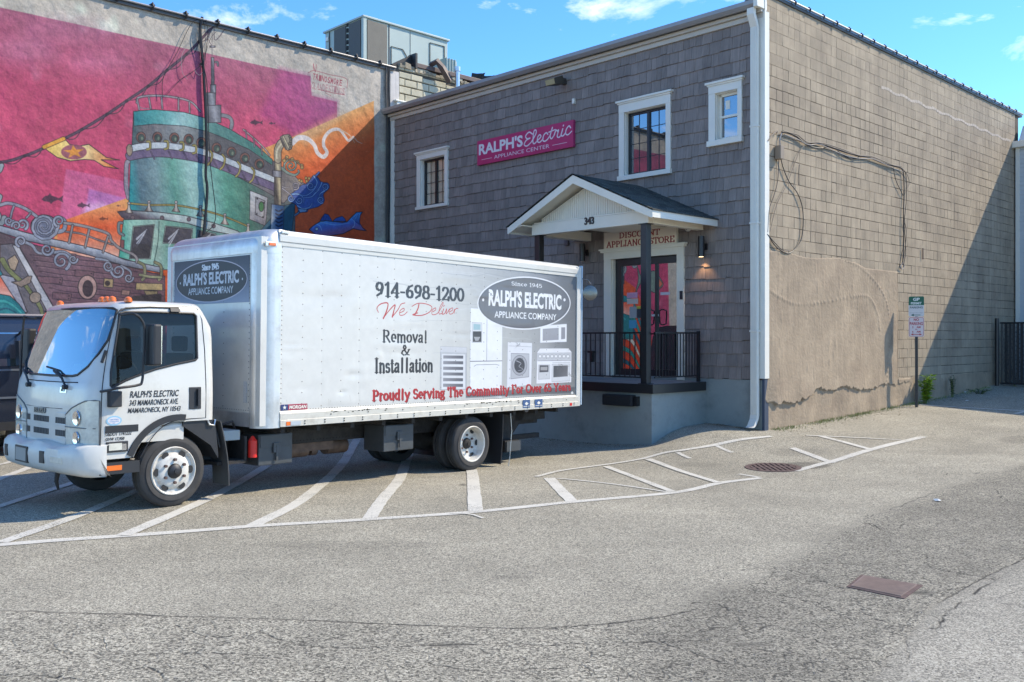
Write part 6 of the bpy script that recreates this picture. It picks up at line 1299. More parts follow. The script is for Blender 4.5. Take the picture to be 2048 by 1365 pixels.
for st, dz in (('CERTIFIED', .012), ('CLEAN IDLE', -.008), ('NY', -.026)): mb = MB(); w = .05 if len(st) > 3 else .015; text_mesh(mb, st, lambda q, b, d: SD(-q, b, d), -a-w, -a+w, c+dz-.006, c+dz+.007, .0052, .02); B(mb, 'lettering', mat('sticker_text', (.12, .25, .5), rough=.4), o)

# wheels
def wheel(cx, cz, yo, front=True, sg=1, R=.405, dual=False):
    """outer tyre face at y = yo (times sg)"""
    w = .225; t = MB(); y = lambda q: q
    t.lathe([(-w, .27), (-w+.005, .33), (-w+.03, R-.015), (-w+.055, R), (-w+.085, R), (-w+.087, R-.010), (-w+.095, R-.010), (-w+.097, R), (-.13, R), (-.128, R-.01), (-.12, R-.01), (-.118, R), (-.10, R), (-.098, R-.01), (-.09, R-.01), (-.088, R), (-.055, R), (-.03, R-.015), (-.012, R-.05), (-.004, R-.09), (.0, .33), (-.006, .285), (-.014, .27)], (0, 0, 0), 'y', 56)
    t.v = [(cx+p[0], (yo+p[1])*sg, cz+p[2]) for p in t.v]; ty = B(t, 'wheel', M_rub, tk, smooth=True, auto=30)
    r = MB()
    if front: pf = [(-.03, .268), (-.006, .272), (.002, .262), (-.004, .25), (-.03, .238), (-.035, .21), (-.012, .19), (.004, .165), (.01, .12), (.012, .085)]
    else: pf = [(-.03, .268), (-.006, .272), (.0, .262), (-.008, .25), (-.07, .24), (-.12, .225), (-.135, .20), (-.14, .12), (-.14, .085)]
    r.lathe(pf, (0, 0, 0), 'y', 48); r.v = [(cx+p[0], (yo+p[1])*sg, cz+p[2]) for p in r.v]; B(r, 'rim', M_whl, ty, smooth=True, auto=40)
    yb = .012 if front else -.14
    h = MB(); h.lathe([(yb-.01, .088), (yb+.03, .075), (yb+.045, .05), (yb+.05, .032), (yb+.06, .03), (yb+.062, .001)], (0, 0, 0), 'y', 20); h.v = [(cx+p[0], (yo+p[1])*sg, cz+p[2]) for p in h.v]; B(h, 'hub', M_blk if front else M_chas, ty, smooth=True)
    for k in range(6):
        a = k*math.pi/3+.52; hx, hz = cx+.128*math.cos(a), cz+.128*math.sin(a); n_ = MB(); n_.cyl((hx, (yo+yb-.006)*sg, hz), (hx, (yo+yb+.028)*sg, hz), .017, 6); B(n_, 'wheel_nut', M_rust, ty)
        if True:
            a = a+math.pi/6; hx, hz = cx+.205*math.cos(a), cz+.205*math.sin(a); yy = -.012 if front else -.128; n_ = MB()
            q = [(hx+.034*math.cos(t)*math.cos(a)-.046*math.sin(t)*math.sin(a)*1, hz+.034*math.cos(t)*math.sin(a)+.046*math.sin(t)*math.cos(a)) for t in np.linspace(0, 6.283, 13)[:-1]]
            rr = .205; base = (-.02 if front else -.131)
            n_.v = [(u, (yo+base+(.012 if front else .01)+(.0))*sg, v) for u, v in q]; n_.f = [tuple(range(12))]; n_.t = [.5]; n_.m = [0]; B(n_, 'hand_hole', M_inside, ty, recalc=False)
wheel(0, .405, .97, True); wheel(0, .405, .97, True, -1)
wheel(-4.82, .36, 1.06, False, 1, .408); wheel(-4.82, .36, .79, False, 1, .408); wheel(-4.82, .36, 1.0, False, -1, .408); wheel(-4.82, .36, .73, False, -1, .408)
mb = MB(); mb.lathe([(-1.2, .001), (-.9, .07), (-.2, .07), (-.1, .17), (.1, .17), (.2, .07), (.85, .07), (.86, .001)], (-4.82, 0, .36), 'y', 18); B(mb, 'axle', M_chas, smooth=True); mb = MB(); mb.cyl((0, -.8, .40), (0, .8, .40), .05, 10); B(mb, 'axle', M_chas, smooth=True)
# ladder frame and what hangs on it
for y in (.42, -.42): mb = MB(); mb.box(ID, -7.1, .6, y-.03, y+.03, .52, .74); mb.box(ID, -7.2, -1.2, y-.04, y+.04, .742, .82); B(mb, 'frame_rail', M_chas)
for i in range(11):
    mb = MB(); mb.box(ID, -1.4-i*.55-.03, -1.4-i*.55+.03, -1.0, 1.04, .745, .825); B(mb, 'floor_beam', M_chas)
mb = MB()
for k in range(120): mb.cyl((-1.5-(k % 60)*.055, .452, .56+(k//60)*.14), (-1.5-(k % 60)*.055, .456, .56+(k//60)*.14), .008, 5)
B(mb, 'rail_hole', M_dark, kind='stuff')
mb = MB(); mb.box(ID, -2.7, -1.55, .25, .40, .40, .54); mb.cyl((-1.65, .3, .42), (-2.3, .3, .42), .10, 14); mb.cyl((-2.35, .32, .40), (-2.45, .32, .40), .07, 12); mb.cyl((-2.7, .2, .42), (-3.05, .2, .42), .11, 14); B(mb, 'exhaust', mat('rusty_exhaust', (.12, .075, .05), rough=.7, var=.4, vscale=10), smooth=True)
M_tool = mat('dark_grey_steel', (.055, .06, .062), rough=.5, var=.2, vscale=6)
for x0, x1, z0, z1, y in ((-1.68, -1.18, .34, .72, .86), (-3.72, -3.16, .36, .72, .92)):
    mb = MB(); mb.box(ID, x0, x1, .5, y, z0, z1); o = B(mb, 'tool_box', M_tool, bevel=.012); mb = MB(); mb.box(ID, x0+.02, x1-.02, y, y+.01, z0+.22, z1-.01); mb.box(ID, (x0+x1)/2-.05, (x0+x1)/2+.05, y+.01, y+.03, z0+.15, z0+.27); mb.box(ID, (x0+x1)/2-.015, (x0+x1)/2+.015, y+.02, y+.035, z0+.05, z0+.24); B(mb, 'latch', M_tool, o, bevel=.003)
mb = MB(); mb.box(ID, -.92, -.62, .52, .86, .68, .80); B(mb, 'battery', mat('battery_grey', (.30, .34, .34), rough=.5), bevel=.01); mb = MB(); mb.box(ID, -1.0, -.6, .5, .88, .40, .44); mb.box(ID, -1.0, -.97, .5, .88, .4, .72); mb.box(ID, -.98, -.55, .48, .52, .4, .8); B(mb, 'battery_tray', M_chas)
mb = MB(); mb.lathe([(0, .001), (0, .055), (.20, .055), (.23, .03), (.25, .02), (.26, .001)], (-1.08, .88, .46), 'z', 16); B(mb, 'red_canister', M_red, smooth=True)
mb = MB(); mb.box(ID, -1.15, -.55, .2, .5, .36, .75); B(mb, 'air_tank', M_chas, bevel=.03); mb = MB(); mb.tube([(-.52, .9, .95), (-.56, .92, .8), (-.60, .93, .62)], .014, 6); B(mb, 'hose', M_blk, smooth=True); mb = MB(); mb.tube([(-.7, .7, .85), (-.85, .8, .9), (-.95, .7, .8)], .018, 6); B(mb, 'hose', M_blk, smooth=True)
def flap(x, y0, y1, z0, z1, name, m, bow=.04, sk=0): mb = MB(); n = 6; A = [(x-bow*math.sin(k/n*2.6)-sk*k/n, z1-(z1-z0)*k/n) for k in range(n+1)]; Bk = [(a-.012, c) for a, c in A]; mb.prism(A+Bk[::-1], ID, y0, y1); return B(mb, name, m, smooth=False)
flap(-.56, .66, 1.0, .17, .93, 'mud_flap', mat('grey_rubber_flap', (.06, .06, .058), rough=.7, var=.2), sk=.10); flap(-5.50, .45, 1.06, -.0, .78, 'mud_flap', M_blk, .02, -.06); flap(-5.50, -1.06, -.45, .0, .78, 'mud_flap', M_blk, .02); flap(-.56, -1.0, -.66, .17, .93, 'mud_flap', M_blk, sk=.1)
mb = MB(); mb.prism([(-5.75, .82), (-5.75, .45), (-6.0, .28), (-6.15, .30), (-6.5, .62), (-6.6, .80)], ID, .55, .62); mb.box(ID, -7.1, -6.3, .5, .62, .60, .78); mb.box(ID, -6.15, -5.8, .45, .85, .14, .32); mb.box(ID, -7.15, -6.15, -.9, -.5, .26, .36); mb.box(ID, -7.1, -6.0, .42, .50, .27, .35); mb.prism([(-5.75, .82), (-5.75, .45), (-6.0, .28), (-6.15, .30), (-6.5, .62), (-6.6, .80)], ID, -.62, -.55); B(mb, 'lift_gate', M_chas)
mb = MB(); mb.box(ID, -6.16, -5.82, .855, .87, .15, .31); B(mb, 'lift_block', M_tool); mb = MB(); mb.cyl((-5.98, 1.10, .84), (-5.98, 1.14, .84), .055, 18); B(mb, 'fuel_cap', M_blk)
mb = MB(); mb.tube([(-5.68, 1.06, .78), (-5.70, 1.07, .5), (-5.66, 1.07, .1), (-5.62, 1.07, -.1)], .006, 5); B(mb, 'strap', M_alu)

# ------------------------------------------------------------------ the cargo box
BY0, BY1, XF, XR = -1.05, 1.12, -1.0, -7.36
ZB, ZP0, ZP1, ZT = .83, 1.0, 3.075, 3.225
RC = .20
def arc2(cx, cy, r, a0, a1, n=8): return [(cx+r*math.cos(math.radians(a0+(a1-a0)*i/n)), cy+r*math.sin(math.radians(a0+(a1-a0)*i/n))) for i in range(n+1)]
mb = MB(); mb.box(ID, XR, XF-.02, BY0+.01, BY1-.012, ZB+.02, ZT-.10); bx = B(mb, 'cargo_box', M_tw)
# side graphics panel
PX0, PX1 = -1.29, XR+.06; GSc = 330
def gtf2(px, py): x, z = sid(px, py, BY1); return ((PX0-x)*GSc, (ZP1-z)*GSc)
gw, gh = int((PX0-PX1)*GSc), int((ZP1-ZP0)*GSc); g = Cv(gw, gh, (226, 225, 217), gtf2)
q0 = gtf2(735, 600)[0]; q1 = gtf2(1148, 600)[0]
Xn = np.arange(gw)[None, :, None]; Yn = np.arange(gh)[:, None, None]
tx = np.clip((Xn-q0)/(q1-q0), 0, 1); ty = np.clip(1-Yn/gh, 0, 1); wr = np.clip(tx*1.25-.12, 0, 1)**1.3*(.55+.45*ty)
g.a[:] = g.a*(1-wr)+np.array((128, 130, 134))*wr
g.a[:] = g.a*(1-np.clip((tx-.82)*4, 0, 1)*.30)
def tri(cx, top): return None
for k in range(26):
    y = random.uniform(0, gh*.9); x0 = q0+(q1-q0)*random.uniform(0, .5); L = [(x0+i*60, y+6*math.sin(i*.7+k)+i*random.uniform(-1.5, 1.5)) for i in range(int(random.uniform(5, 22)))]
    g.line(L, random.uniform(1, 3.5), random.choice(((215, 217, 220), (140, 144, 150), (190, 192, 196))), .5, raw=True, al=.35, spl=True)
nz = g.noise(60, 1)+g.noise(16, .5); g.a *= (1+.007*nz)[..., None]
def gb(x0, y0, x1, y1): a, b = gtf2(x0, y0), gtf2(x1, y1); return a[0], a[1], b[0], b[1]
def gp4(L, col, al=1, edge=None, ew=1.5, soft=.6): g.poly(L, col, al, soft, edge, ew)
WHT = (236, 237, 238); DG = (70, 70, 76)
# oven tower
gp4([(878, 693), (931, 695), (931, 779), (878, 780)], (190, 192, 194), edge=(130, 132, 136)); gp4([(878, 693), (931, 695), (931, 706), (878, 704)], (206, 207, 209)); gp4([(881, 708), (928, 709), (928, 778), (881, 779)], (222, 223, 224))
for k in range(6): y = 711+k*11.3; gp4([(884, y), (924, y+.6), (924, y+6.6), (884, y+6.4)], [(884, y, (150, 150, 155)), (924, y, (96, 96, 102))])
# fridge
gp4([(938, 616), (965, 618), (1002, 640), (1002, 796), (938, 790)], WHT, edge=(168, 170, 174)); g.line([(971, 630), (971, 722)], 2, (90, 90, 96)); g.line([(938, 723), (1002, 722)], 3, (80, 80, 86)); g.line([(946, 733), (950, 730), (990, 729), (996, 731)], 2.4, (130, 132, 136))
gp4([(941, 645), (961, 646), (961, 685), (941, 685)], (214, 216, 218), edge=(150, 152, 156)); gp4([(944, 648), (958, 649), (958, 660), (944, 660)], (160, 190, 196)); gp4([(943, 663), (960, 663), (960, 684), (943, 684)], (72, 72, 76)); gp4([(945, 674), (958, 674), (954, 682), (948, 682)], (170, 170, 172))
# washer
gp4([(1013, 684), (1062, 686), (1061, 770), (1012, 776)], (226, 227, 230), edge=(160, 162, 166)); g.line([(1015, 692), (1060, 694)], 1.5, (150, 150, 156)); gp4([(1020, 707), (1056, 708), (1056, 754), (1020, 758)], (190, 191, 195), edge=(110, 110, 116), ew=2)
g.ell(1037, 731, 15, 20, (170, 171, 176), edge=(120, 120, 126), ew=3); g.ell(1037, 731, 10.5, 15, (72, 72, 78)); g.line([(1031, 722), (1040, 727), (1036, 733), (1044, 739), (1034, 742)], 5, (170, 170, 176), 2, spl=True)
# microwave
gp4([(1078, 652), (1131, 648), (1131, 684), (1078, 686)], WHT, edge=(170, 170, 176)); gp4([(1083, 658), (1115, 656), (1115, 680), (1083, 682)], (160, 161, 166)); gp4([(1120, 655), (1128, 655), (1128, 678), (1120, 679)], (150, 150, 156))
# range
gp4([(1072, 705), (1078, 697), (1135, 697), (1141, 704), (1141, 765), (1071, 768)], (232, 232, 234), edge=(140, 140, 146)); gp4([(1072, 706), (1140, 705), (1140, 720), (1072, 721)], (196, 197, 200)); g.line([(1073, 722), (1140, 721)], 2.4, (110, 110, 116))
for k in range(8): g.ell(1078+k*8, 713, 2.6, 3.2, (236, 236, 236), edge=(96, 96, 100), ew=1.4)
gp4([(1075, 730), (1098, 730), (1098, 758), (1075, 759)], (206, 207, 209), edge=(140, 140, 146)); gp4([(1077, 731), (1095, 731), (1095, 744), (1077, 745)], (84, 84, 90)); gp4([(1079, 734), (1093, 734), (1093, 741), (1079, 741)], (170, 168, 168))
gp4([(1102, 729), (1138, 728), (1138, 762), (1102, 764)], (214, 215, 217), edge=(140, 140, 146)); gp4([(1105, 732), (1134, 731), (1134, 753), (1105, 755)], [(1105, 735, (86, 86, 90)), (1134, 750, (120, 118, 120))]); g.line([(1103, 726), (1138, 725)], 2, (150, 150, 154))
gp4([(930, 785), (1148, 774), (1148, 786), (930, 796)], (92, 94, 98), .8, soft=3)
# brand oval
ov = [(1045+92.5*math.cos(a), 606.5+52*math.sin(a)) for a in np.linspace(0, 2*math.pi, 49)[:-1]]; g.poly(ov, (116, 117, 121), 1.0); g.line(ov+[ov[0]], 7, (236, 237, 238)); ov2 = [(1045+89*math.cos(a), 606.5+48.8*math.sin(a)) for a in np.linspace(0, 2*math.pi, 49)]; g.line(ov2, 1.6, (90, 90, 94))
x0, y0, x1, y1 = gb(1019, 563, 1081, 576); serif(g, 'Since 1945', (x0, x1), y0, y1, (246, 246, 246), .13)
x0, y0, x1, y1 = gb(974, 577, 1120, 622); g.text("RALPH'S ELECTRIC", x0, y0, x1, y1-4, (240, 241, 241), .04); x0, y0, x1, y1 = gb(986, 622, 1110, 641); g.text('APPLIANCE COMPANY', x0, y0, x1, y1, (240, 241, 241), .012)
for px in (963, 1126): g.ell(px, 600, 2.2, 3, (236, 236, 236))
for k in range(90):
    x = random.uniform(974, 1120); y = random.uniform(577, 641); g.ell(x, y, random.uniform(.3, 1.0), random.uniform(.3, 1.4), (116, 117, 121), .8)
x0, y0, x1, y1 = gb(746, 562, 925, 602); a_, b_ = gtf2(746, 564), gtf2(925, 568)
x0, y0 = gtf2(746, 564); x1, y1 = gtf2(925, 604); serif(g, '914-698-1200', (x0, x1), y0, gtf2(925, 603)[1], (58, 58, 62), .135)
BK = (48, 48, 52)
x0, y0 = gtf2(761, 660); x1, y1 = gtf2(853, 686); serif(g, 'Removal', (x0, x1), y0, y1, BK, .10)
x0, y0 = gtf2(799, 690); x1, y1 = gtf2(817, 711); serif(g, '&', (x0, x1), y0, y1, BK, .10)
x0, y0 = gtf2(746, 717); x1, y1 = gtf2(864, 744); serif(g, 'Installation', (x0, x1), y0, y1, BK, .10)
x0, y0 = gtf2(742, 781); x1, y1 = gtf2(1136, 783); 
n_ = 'Proudly Serving The Community For Over 65 Years'; wd = [sum(G[c][0] for c in w_) for w_ in n_.split(' ')]; tot = sum(wd)+.3*6
for dx, dy, cc in ((2.5, 2.5, (84, 34, 36)), (0, 0, (186, 38, 44))):
    xx = x0
    for w_, ww in zip(n_.split(' '), wd):
        xe = xx+(x1-x0)*ww/tot; f = (xx-x0)/(x1-x0); yt = gtf2(742, 781)[1]*(1-f)+gtf2(1136, 768)[1]*f; yb = gtf2(742, 802)[1]*(1-f)+gtf2(1136, 781)[1]*f; yt = yb-46*(1-.08*f); serif(g, w_, (xx+dx, xe+dx), yt+dy, yb+dy, cc, .125); xx = xe+(x1-x0)*.3/tot
# script 'We Deliver'
RD = (186, 44, 46)
def scr2(L, w=7, w2=2): g.line(L, w, RD, w2, spl=True)
scr2([(753, 625), (750, 616), (758, 608), (770, 606), (772, 612), (768, 626), (763, 637)], 3, 7); scr2([(763, 637), (774, 622), (786, 610), (784, 622), (781, 634)], 3, 7); scr2([(781, 634), (792, 620), (798, 609), (806, 606)], 4, 3)
scr2([(796, 626), (804, 622), (804, 617), (797, 621), (796, 630), (804, 630), (811, 624)], 3, 3)
scr2([(834, 609), (832, 618), (826, 630)], 6, 6); scr2([(820, 613), (832, 607), (848, 608), (860, 614), (856, 624), (840, 631), (822, 630), (832, 626)], 3, 4)
scr2([(862, 624), (868, 620), (867, 616), (861, 621), (861, 629), (868, 629), (874, 624), (882, 610), (882, 605), (876, 616), (875, 628), (882, 626)], 3, 3)
scr2([(884, 618), (881, 628), (886, 627), (890, 618), (889, 628), (896, 618)], 4, 3); scr2([(884, 613), (885, 611)], 4, 4); scr2([(896, 624), (902, 620), (901, 616), (895, 621), (896, 628), (902, 627), (906, 619), (905, 627)], 3, 3); scr2([(905, 621), (910, 617), (913, 618)], 4, 2)
# panel joints, dents and grime
for px in (729, 1003.5):
    pass
nz = g.noise(8, 1)*.6+g.noise(24, 1); g.a *= (1+.012*nz)[..., None]
g.a[-40:] *= np.linspace(1, .93, 40)[:, None, None]
for k in range(40):
    x, y = random.uniform(0, gw), gh-random.uniform(0, 60); g.line([(x, y), (x+random.uniform(-3, 3), y+random.uniform(8, 30))], 2, (120, 105, 85), .5, raw=True, al=.3)
for x, y, c in ((1120, 732, (70, 66, 60)), (1141, 750, (60, 58, 52)), (1112, 690, (90, 90, 90)), (1137, 756, (225, 225, 222)), (1034, 690, (60, 60, 60))):
    for k in range(6): g.line([(x+random.uniform(-6, 6), y+random.uniform(-6, 6)), (x+random.uniform(-6, 6), y+random.uniform(-6, 6))], 2, c, .5, al=.7)
g.ell(1143, 786, 2.4, 3, (220, 220, 216), edge=(120, 120, 120), ew=1)
box_img = g.image('box_side_print')
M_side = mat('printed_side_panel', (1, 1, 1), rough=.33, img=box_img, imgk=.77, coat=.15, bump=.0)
# side skin with dents
dn = [(random.uniform(PX1, PX0), random.uniform(ZP0, ZP1), random.uniform(.05, .35), random.uniform(.02, .10), random.choice((-1, 1))*random.uniform(.001, .004)) for _ in range(70)]
dn += [(sid(683, 785, BY1)[0], sid(683, 785, BY1)[1], .06, .02, -.010), (sid(703, 775, BY1)[0], sid(703, 750, BY1)[1], .12, .04, -.008), (sid(757, 690, BY1)[0], sid(757, 712, BY1)[1], .06, .05, .006)]
seamx = [PX0-.02-k*.61 for k in range(11)]
def skin(x, z):
    o = 0
    for a, b, rx, rz, h in dn:
        u, v = (x-a)/rx, (z-b)/rz
        if abs(u) < 2.5 and abs(v) < 2.5: o += h*math.exp(-u*u-v*v)
    o += .0004*math.sin(x*9.5+z*2)+.0003*math.sin(z*23+x*3)
    for s_ in seamx: o -= .0016*math.exp(-((x-s_)/.012)**2)
    return o
mb = MB(); na, nc = 330, 90; uv = []
for j in range(nc+1):
    for i in range(na+1): x = PX0+(PX1-PX0)*i/na; z_ = ZP0+(ZP1-ZP0)*j/nc; mb.v.append((x, BY1+.004+skin(x, z_), z_)); uv.append((i/na, j/nc))
for j in range(nc):
    for i in range(na): k = j*(na+1)+i; mb.f.append((k, k+na+1, k+na+2, k+1)); mb.t.append(.5); mb.m.append(0)
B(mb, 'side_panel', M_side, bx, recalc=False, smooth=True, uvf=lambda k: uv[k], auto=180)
mb = MB(); mb.box(ID, PX1, PX0, BY0-.004, BY0+.008, ZP0, ZP1); B(mb, 'side_panel', M_tw, bx)
# rivets
M_riv = mat('rivet', (.16, .16, .155), rough=.4, metal=.5); mb = MB()
def riv(x, z_, y=BY1+.004, r=.0088):
    vs = [(x+r*math.cos(a), y, z_+r*math.sin(a)) for a in np.linspace(0, 6.283, 7)[:-1]]+[(x, y+.004, z_)]; mb.faces(vs, [(k, (k+1) % 6, 6) for k in range(6)])
for k in range(140): x = PX0-.03-k*.043; riv(x, ZP1-.03) if x > PX1 else 0; riv(x, ZP0+.03) if x > PX1 else 0
for s_ in seamx:
    n_ = 15 if s_ < PX0-.1 else 34
    for k in range(n_): riv(s_-(.0), ZP0+.06+k*(ZP1-ZP0-.12)/(n_-1))
for k in range(10):
    s_ = PX0-.33-k*.61
    for q in range(15): riv(s_, ZP0+.1+q*.137)
for k in range(40): riv(XR+.075, ZP0+.03+k*.052)
B(mb, 'rivets', M_riv, bx, kind='stuff')
# rails
mb = MB(); mb.prism([(BY1-.02, ZP1-.045), (BY1+.012, ZP1-.045), (BY1+.014, ZP1+.0), (BY1+.024, ZP1+.01), (BY1+.026, ZT-.065), (BY1+.012, ZT-.045), (BY1-.0, ZT-.012), (BY1-.03, ZT), (BY1-.06, ZT-.01)], lambda a, b, c: (b, a, c), XR, PX0+.03); B(mb, 'top_rail', M_tw, bx)
mb = MB(); mb.prism([(BY1-.02, ZB), (BY1+.028, ZB), (BY1+.03, ZB+.075), (BY1+.022, ZB+.08), (BY1+.024, ZP0-.01), (BY1+.010, ZP0+.02), (BY1-.02, ZP0+.02)], lambda a, b, c: (b, a, c), XR, PX0); B(mb, 'bottom_rail', M_rail, bx)
mb = MB(); mb.box(ID, XR, PX0, BY0-.03, BY0, ZB, ZP0); mb.box(ID, XR, PX0, BY0-.02, BY0, ZP1, ZT); B(mb, 'far_rail', M_rail, bx)
mb = MB()
for k in range(19):
    x = PX0-.36-k*.31
    if x > XR+.1:
        for zz in (ZB+.025, ZB+.055): mb.cyl((x, BY1+.029, zz), (x, BY1+.036, zz), .009, 6)
        if k % 2: mb.cyl((x-.1, BY1+.022, ZB+.12), (x-.1, BY1+.030, ZB+.12), .008, 6)
B(mb, 'rail_bolts', M_chas, bx, kind='stuff')
mb = MB()
for k in range(70):
    u = random.choice((random.gauss(-2.6, .22), random.gauss(-5.0, .5), random.gauss(-5.2, .25))); v = ZP0+random.gauss(-.02, .008); r = random.uniform(.003, .013)
    if u > -7: mb.prism([(u+r*1.8*math.cos(a)*random.uniform(.6, 1.2), v+r*.7*math.sin(a)*random.uniform(.6, 1.2)) for a in np.linspace(0, 6.283, 8)[:-1]], ID, BY1+.020, BY1+.0262)
B(mb, 'mould_stain', mat('black_mould', (.045, .042, .03), rough=.9), bx, kind='stuff')
for a, b, m in ((568, 576, M_amb), (577, 597, M_chr)): x0, _ = sid(a, 845, BY1); x1, _ = sid(b, 845, BY1); mb = MB(); mb.box(ID, x1, x0, BY1+.029, BY1+.034, ZB+.012, ZB+.058); B(mb, 'reflector', m if m != M_chr else mat('pale_reflector', (.42, .46, .48), rough=.3), bx)
x0, _ = sid(1136, 807, BY1); mb = MB(); mb.box(ID, x0-.06, x0, BY1+.029, BY1+.034, ZB+.015, ZB+.06); B(mb, 'reflector', M_red, bx)
for a, b in ((1042, 1056), (1066, 1081)):
    x0, _ = sid(a, 806, BY1); x1, _ = sid(b, 806, BY1); mb = MB(); mb.box(ID, x1, x0, BY1+.029, BY1+.0335, ZB+.03, ZB+.155); o = B(mb, 'warning_sticker', mat('sticker_navy', (.05, .10, .22), rough=.4), bx)
    mb = MB(); m_ = (x0+x1)/2; mb.prism([(m_-.045, ZB+.095), (m_, ZB+.125), (m_+.045, ZB+.095), (m_, ZB+.07)], ID, BY1+.0335, BY1+.0345); mb.box(ID, x1+.01, x0-.01, BY1+.0335, BY1+.0345, ZB+.05, ZB+.058); B(mb, 'sticker_mark', M_white, o)
# maker's plate
x0, z1_ = sid(559, 809, BY1); x1, z0_ = sid(612, 819, BY1)
mb = MB(); mb.box(ID, x1, x0, BY1+.004, BY1+.010, z0_, z0_+.072); o = B(mb, 'maker_plate', mat('plate_crimson', (.33, .03, .06), rough=.4), bx)
mb = MB(); mb.box(ID, x0-.105, x0, BY1+.010, BY1+.0115, z0_, z0_+.072); B(mb, 'plate_blue', mat('plate_navy', (.02, .04, .14), rough=.4), o)
mb = MB(); st_ = [(x0-.052-(.030 if k % 2 == 0 else .012)*math.sin(k*math.pi/5), z0_+.036+(.030 if k % 2 == 0 else .012)*math.cos(k*math.pi/5)) for k in range(10)]; mb.prism(st_, ID, BY1+.0115, BY1+.013); B(mb, 'star', M_white, o)
mb = MB(); text_mesh(mb, 'MORGAN', lambda a, b, c: (-a, b, c), -x0+.12, -x1-.02, z0_+.014, z0_+.058, BY1+.0115, .035, .15); B(mb, 'lettering', M_white, o)
# aluminium front corners, front wall, cap
for sg, yy in ((1, BY1), (-1, BY0)):
    pl = [(XF-RC, yy+.012*sg)]+[(x, y) for x, y in [(XF-RC+RC*math.sin(a), yy+.012*sg-(RC*(1-math.cos(a)))*sg) for a in np.linspace(0, math.pi/2, 10)]]
    pl = [(PX0+.002, yy+.012*sg)]+pl+[(XF-.03, yy-RC*sg), (PX0+.002, yy-.05*sg)]
    mb = MB(); n_ = len(pl); vs = [(x, y, ZB-.012) for x, y in pl]+[(x, y, 2.93) for x, y in pl]; mb.faces(vs, [tuple(range(n_))[::-1], tuple(range(n_, 2*n_))]+[(i, (i+1) % n_, n_+(i+1) % n_, n_+i) for i in range(n_)]); B(mb, 'corner_post', M_ral, bx, smooth=True, auto=30)
mb = MB(); mb.box(ID, XF-.06, XF-.004, BY0+RC, BY1-RC, ZB+.17, 2.93); B(mb, 'front_wall', M_tw, bx)
mb = MB(); mb.box(ID, XF-.06, XF+.002, BY0+RC, BY1-RC, ZB-.0, ZB+.168); B(mb, 'front_sill', M_ral, bx)
mb = MB()
for y in (BY1-RC-.02, BY0+RC+.02, .35, -.35):
    for k in range(26 if abs(y) > .5 else 14): z_ = 1.06+k*(.07 if abs(y) > .5 else .13); mb.cyl((XF-.005, y, z_), (XF+.001, y, z_), .007, 5)
for k in range(36): mb.cyl((XF-.005, BY0+RC+.03+k*.049, ZB+.20), (XF+.001, BY0+RC+.03+k*.049, ZB+.20), .006, 5)
B(mb, 'front_rivets', M_riv, bx, kind='stuff')
# front cap: rounded top
cp = [(XF+.006, 2.93), (XF+.008, 3.0)]+[(XF+.008-.22*(1-math.cos(a)), 3.0+.235*math.sin(a)) for a in np.linspace(.15, math.pi/2, 8)]
mb = MB(); vs = []; fs = []; ny_ = 30; prof_n = len(cp)
def capring(i):
    t = i/ny_; w0, w1 = BY0-.012, BY1+.014; out = []
    return t
rings = []
for (x_, z_) in cp+[(PX0-.02, 3.235)]:
    ins = (XF+.008-x_)*0+(z_-2.93)*.0; r = RC*(1-.15*(z_-2.93)/.3); k_ = max(0, (z_-3.0)/.235); sh_ = .05*k_**3
    pl = []
    for a in np.linspace(math.pi/2, 0, 8): pl.append((x_-r+r*math.cos(a), BY1+.014-sh_-r+r*math.sin(a)))
    for a in np.linspace(0, -math.pi/2, 8): pl.append((x_-r+r*math.cos(a), BY0-.014+sh_+r+r*math.sin(a)))
    pl = [(PX0-.0, BY1+.014-sh_)]+pl+[(PX0-.0, BY0-.014+sh_)]
    rings.append([(min(x, max(x_, PX0)), y, z_) if x_ > PX0 else (PX0, y, z_) for x, y in pl])
n_ = len(rings[0]); vs = [p for r in rings for p in r]
for i in range(len(rings)-1):
    for k in range(n_-1): fs.append((i*n_+k, i*n_+k+1, (i+1)*n_+k+1, (i+1)*n_+k))
mb.faces(vs, fs); B(mb, 'front_cap', M_ral, bx, smooth=True, auto=60)
for y in (BY1-.05,):
    a, c = sid(520, 484, BY1); mb = MB(); mb.box(ID, XF-.22, XF-.06, BY1-.0, BY1+.02, 3.01, 3.065); o = B(mb, 'clearance_lamp', M_ral, bx, bevel=.004); mb = MB(); mb.box(ID, XF-.20, XF-.10, BY1+.0, BY1+.03, 3.018, 3.055); B(mb, 'lamp_lens', M_amb, o, bevel=.008)
mb = MB(); mb.box(ID, PX0-.10, PX0+.01, BY1+.01, BY1+.034, ZT-.045, ZT-.01); B(mb, 'corner_bracket', M_ral, bx, bevel=.005)
mb = MB(); mb.box(ID, XR, PX0, BY0+.02, BY1-.03, ZT-.12, ZT-.004); B(mb, 'roof', M_tw, bx)
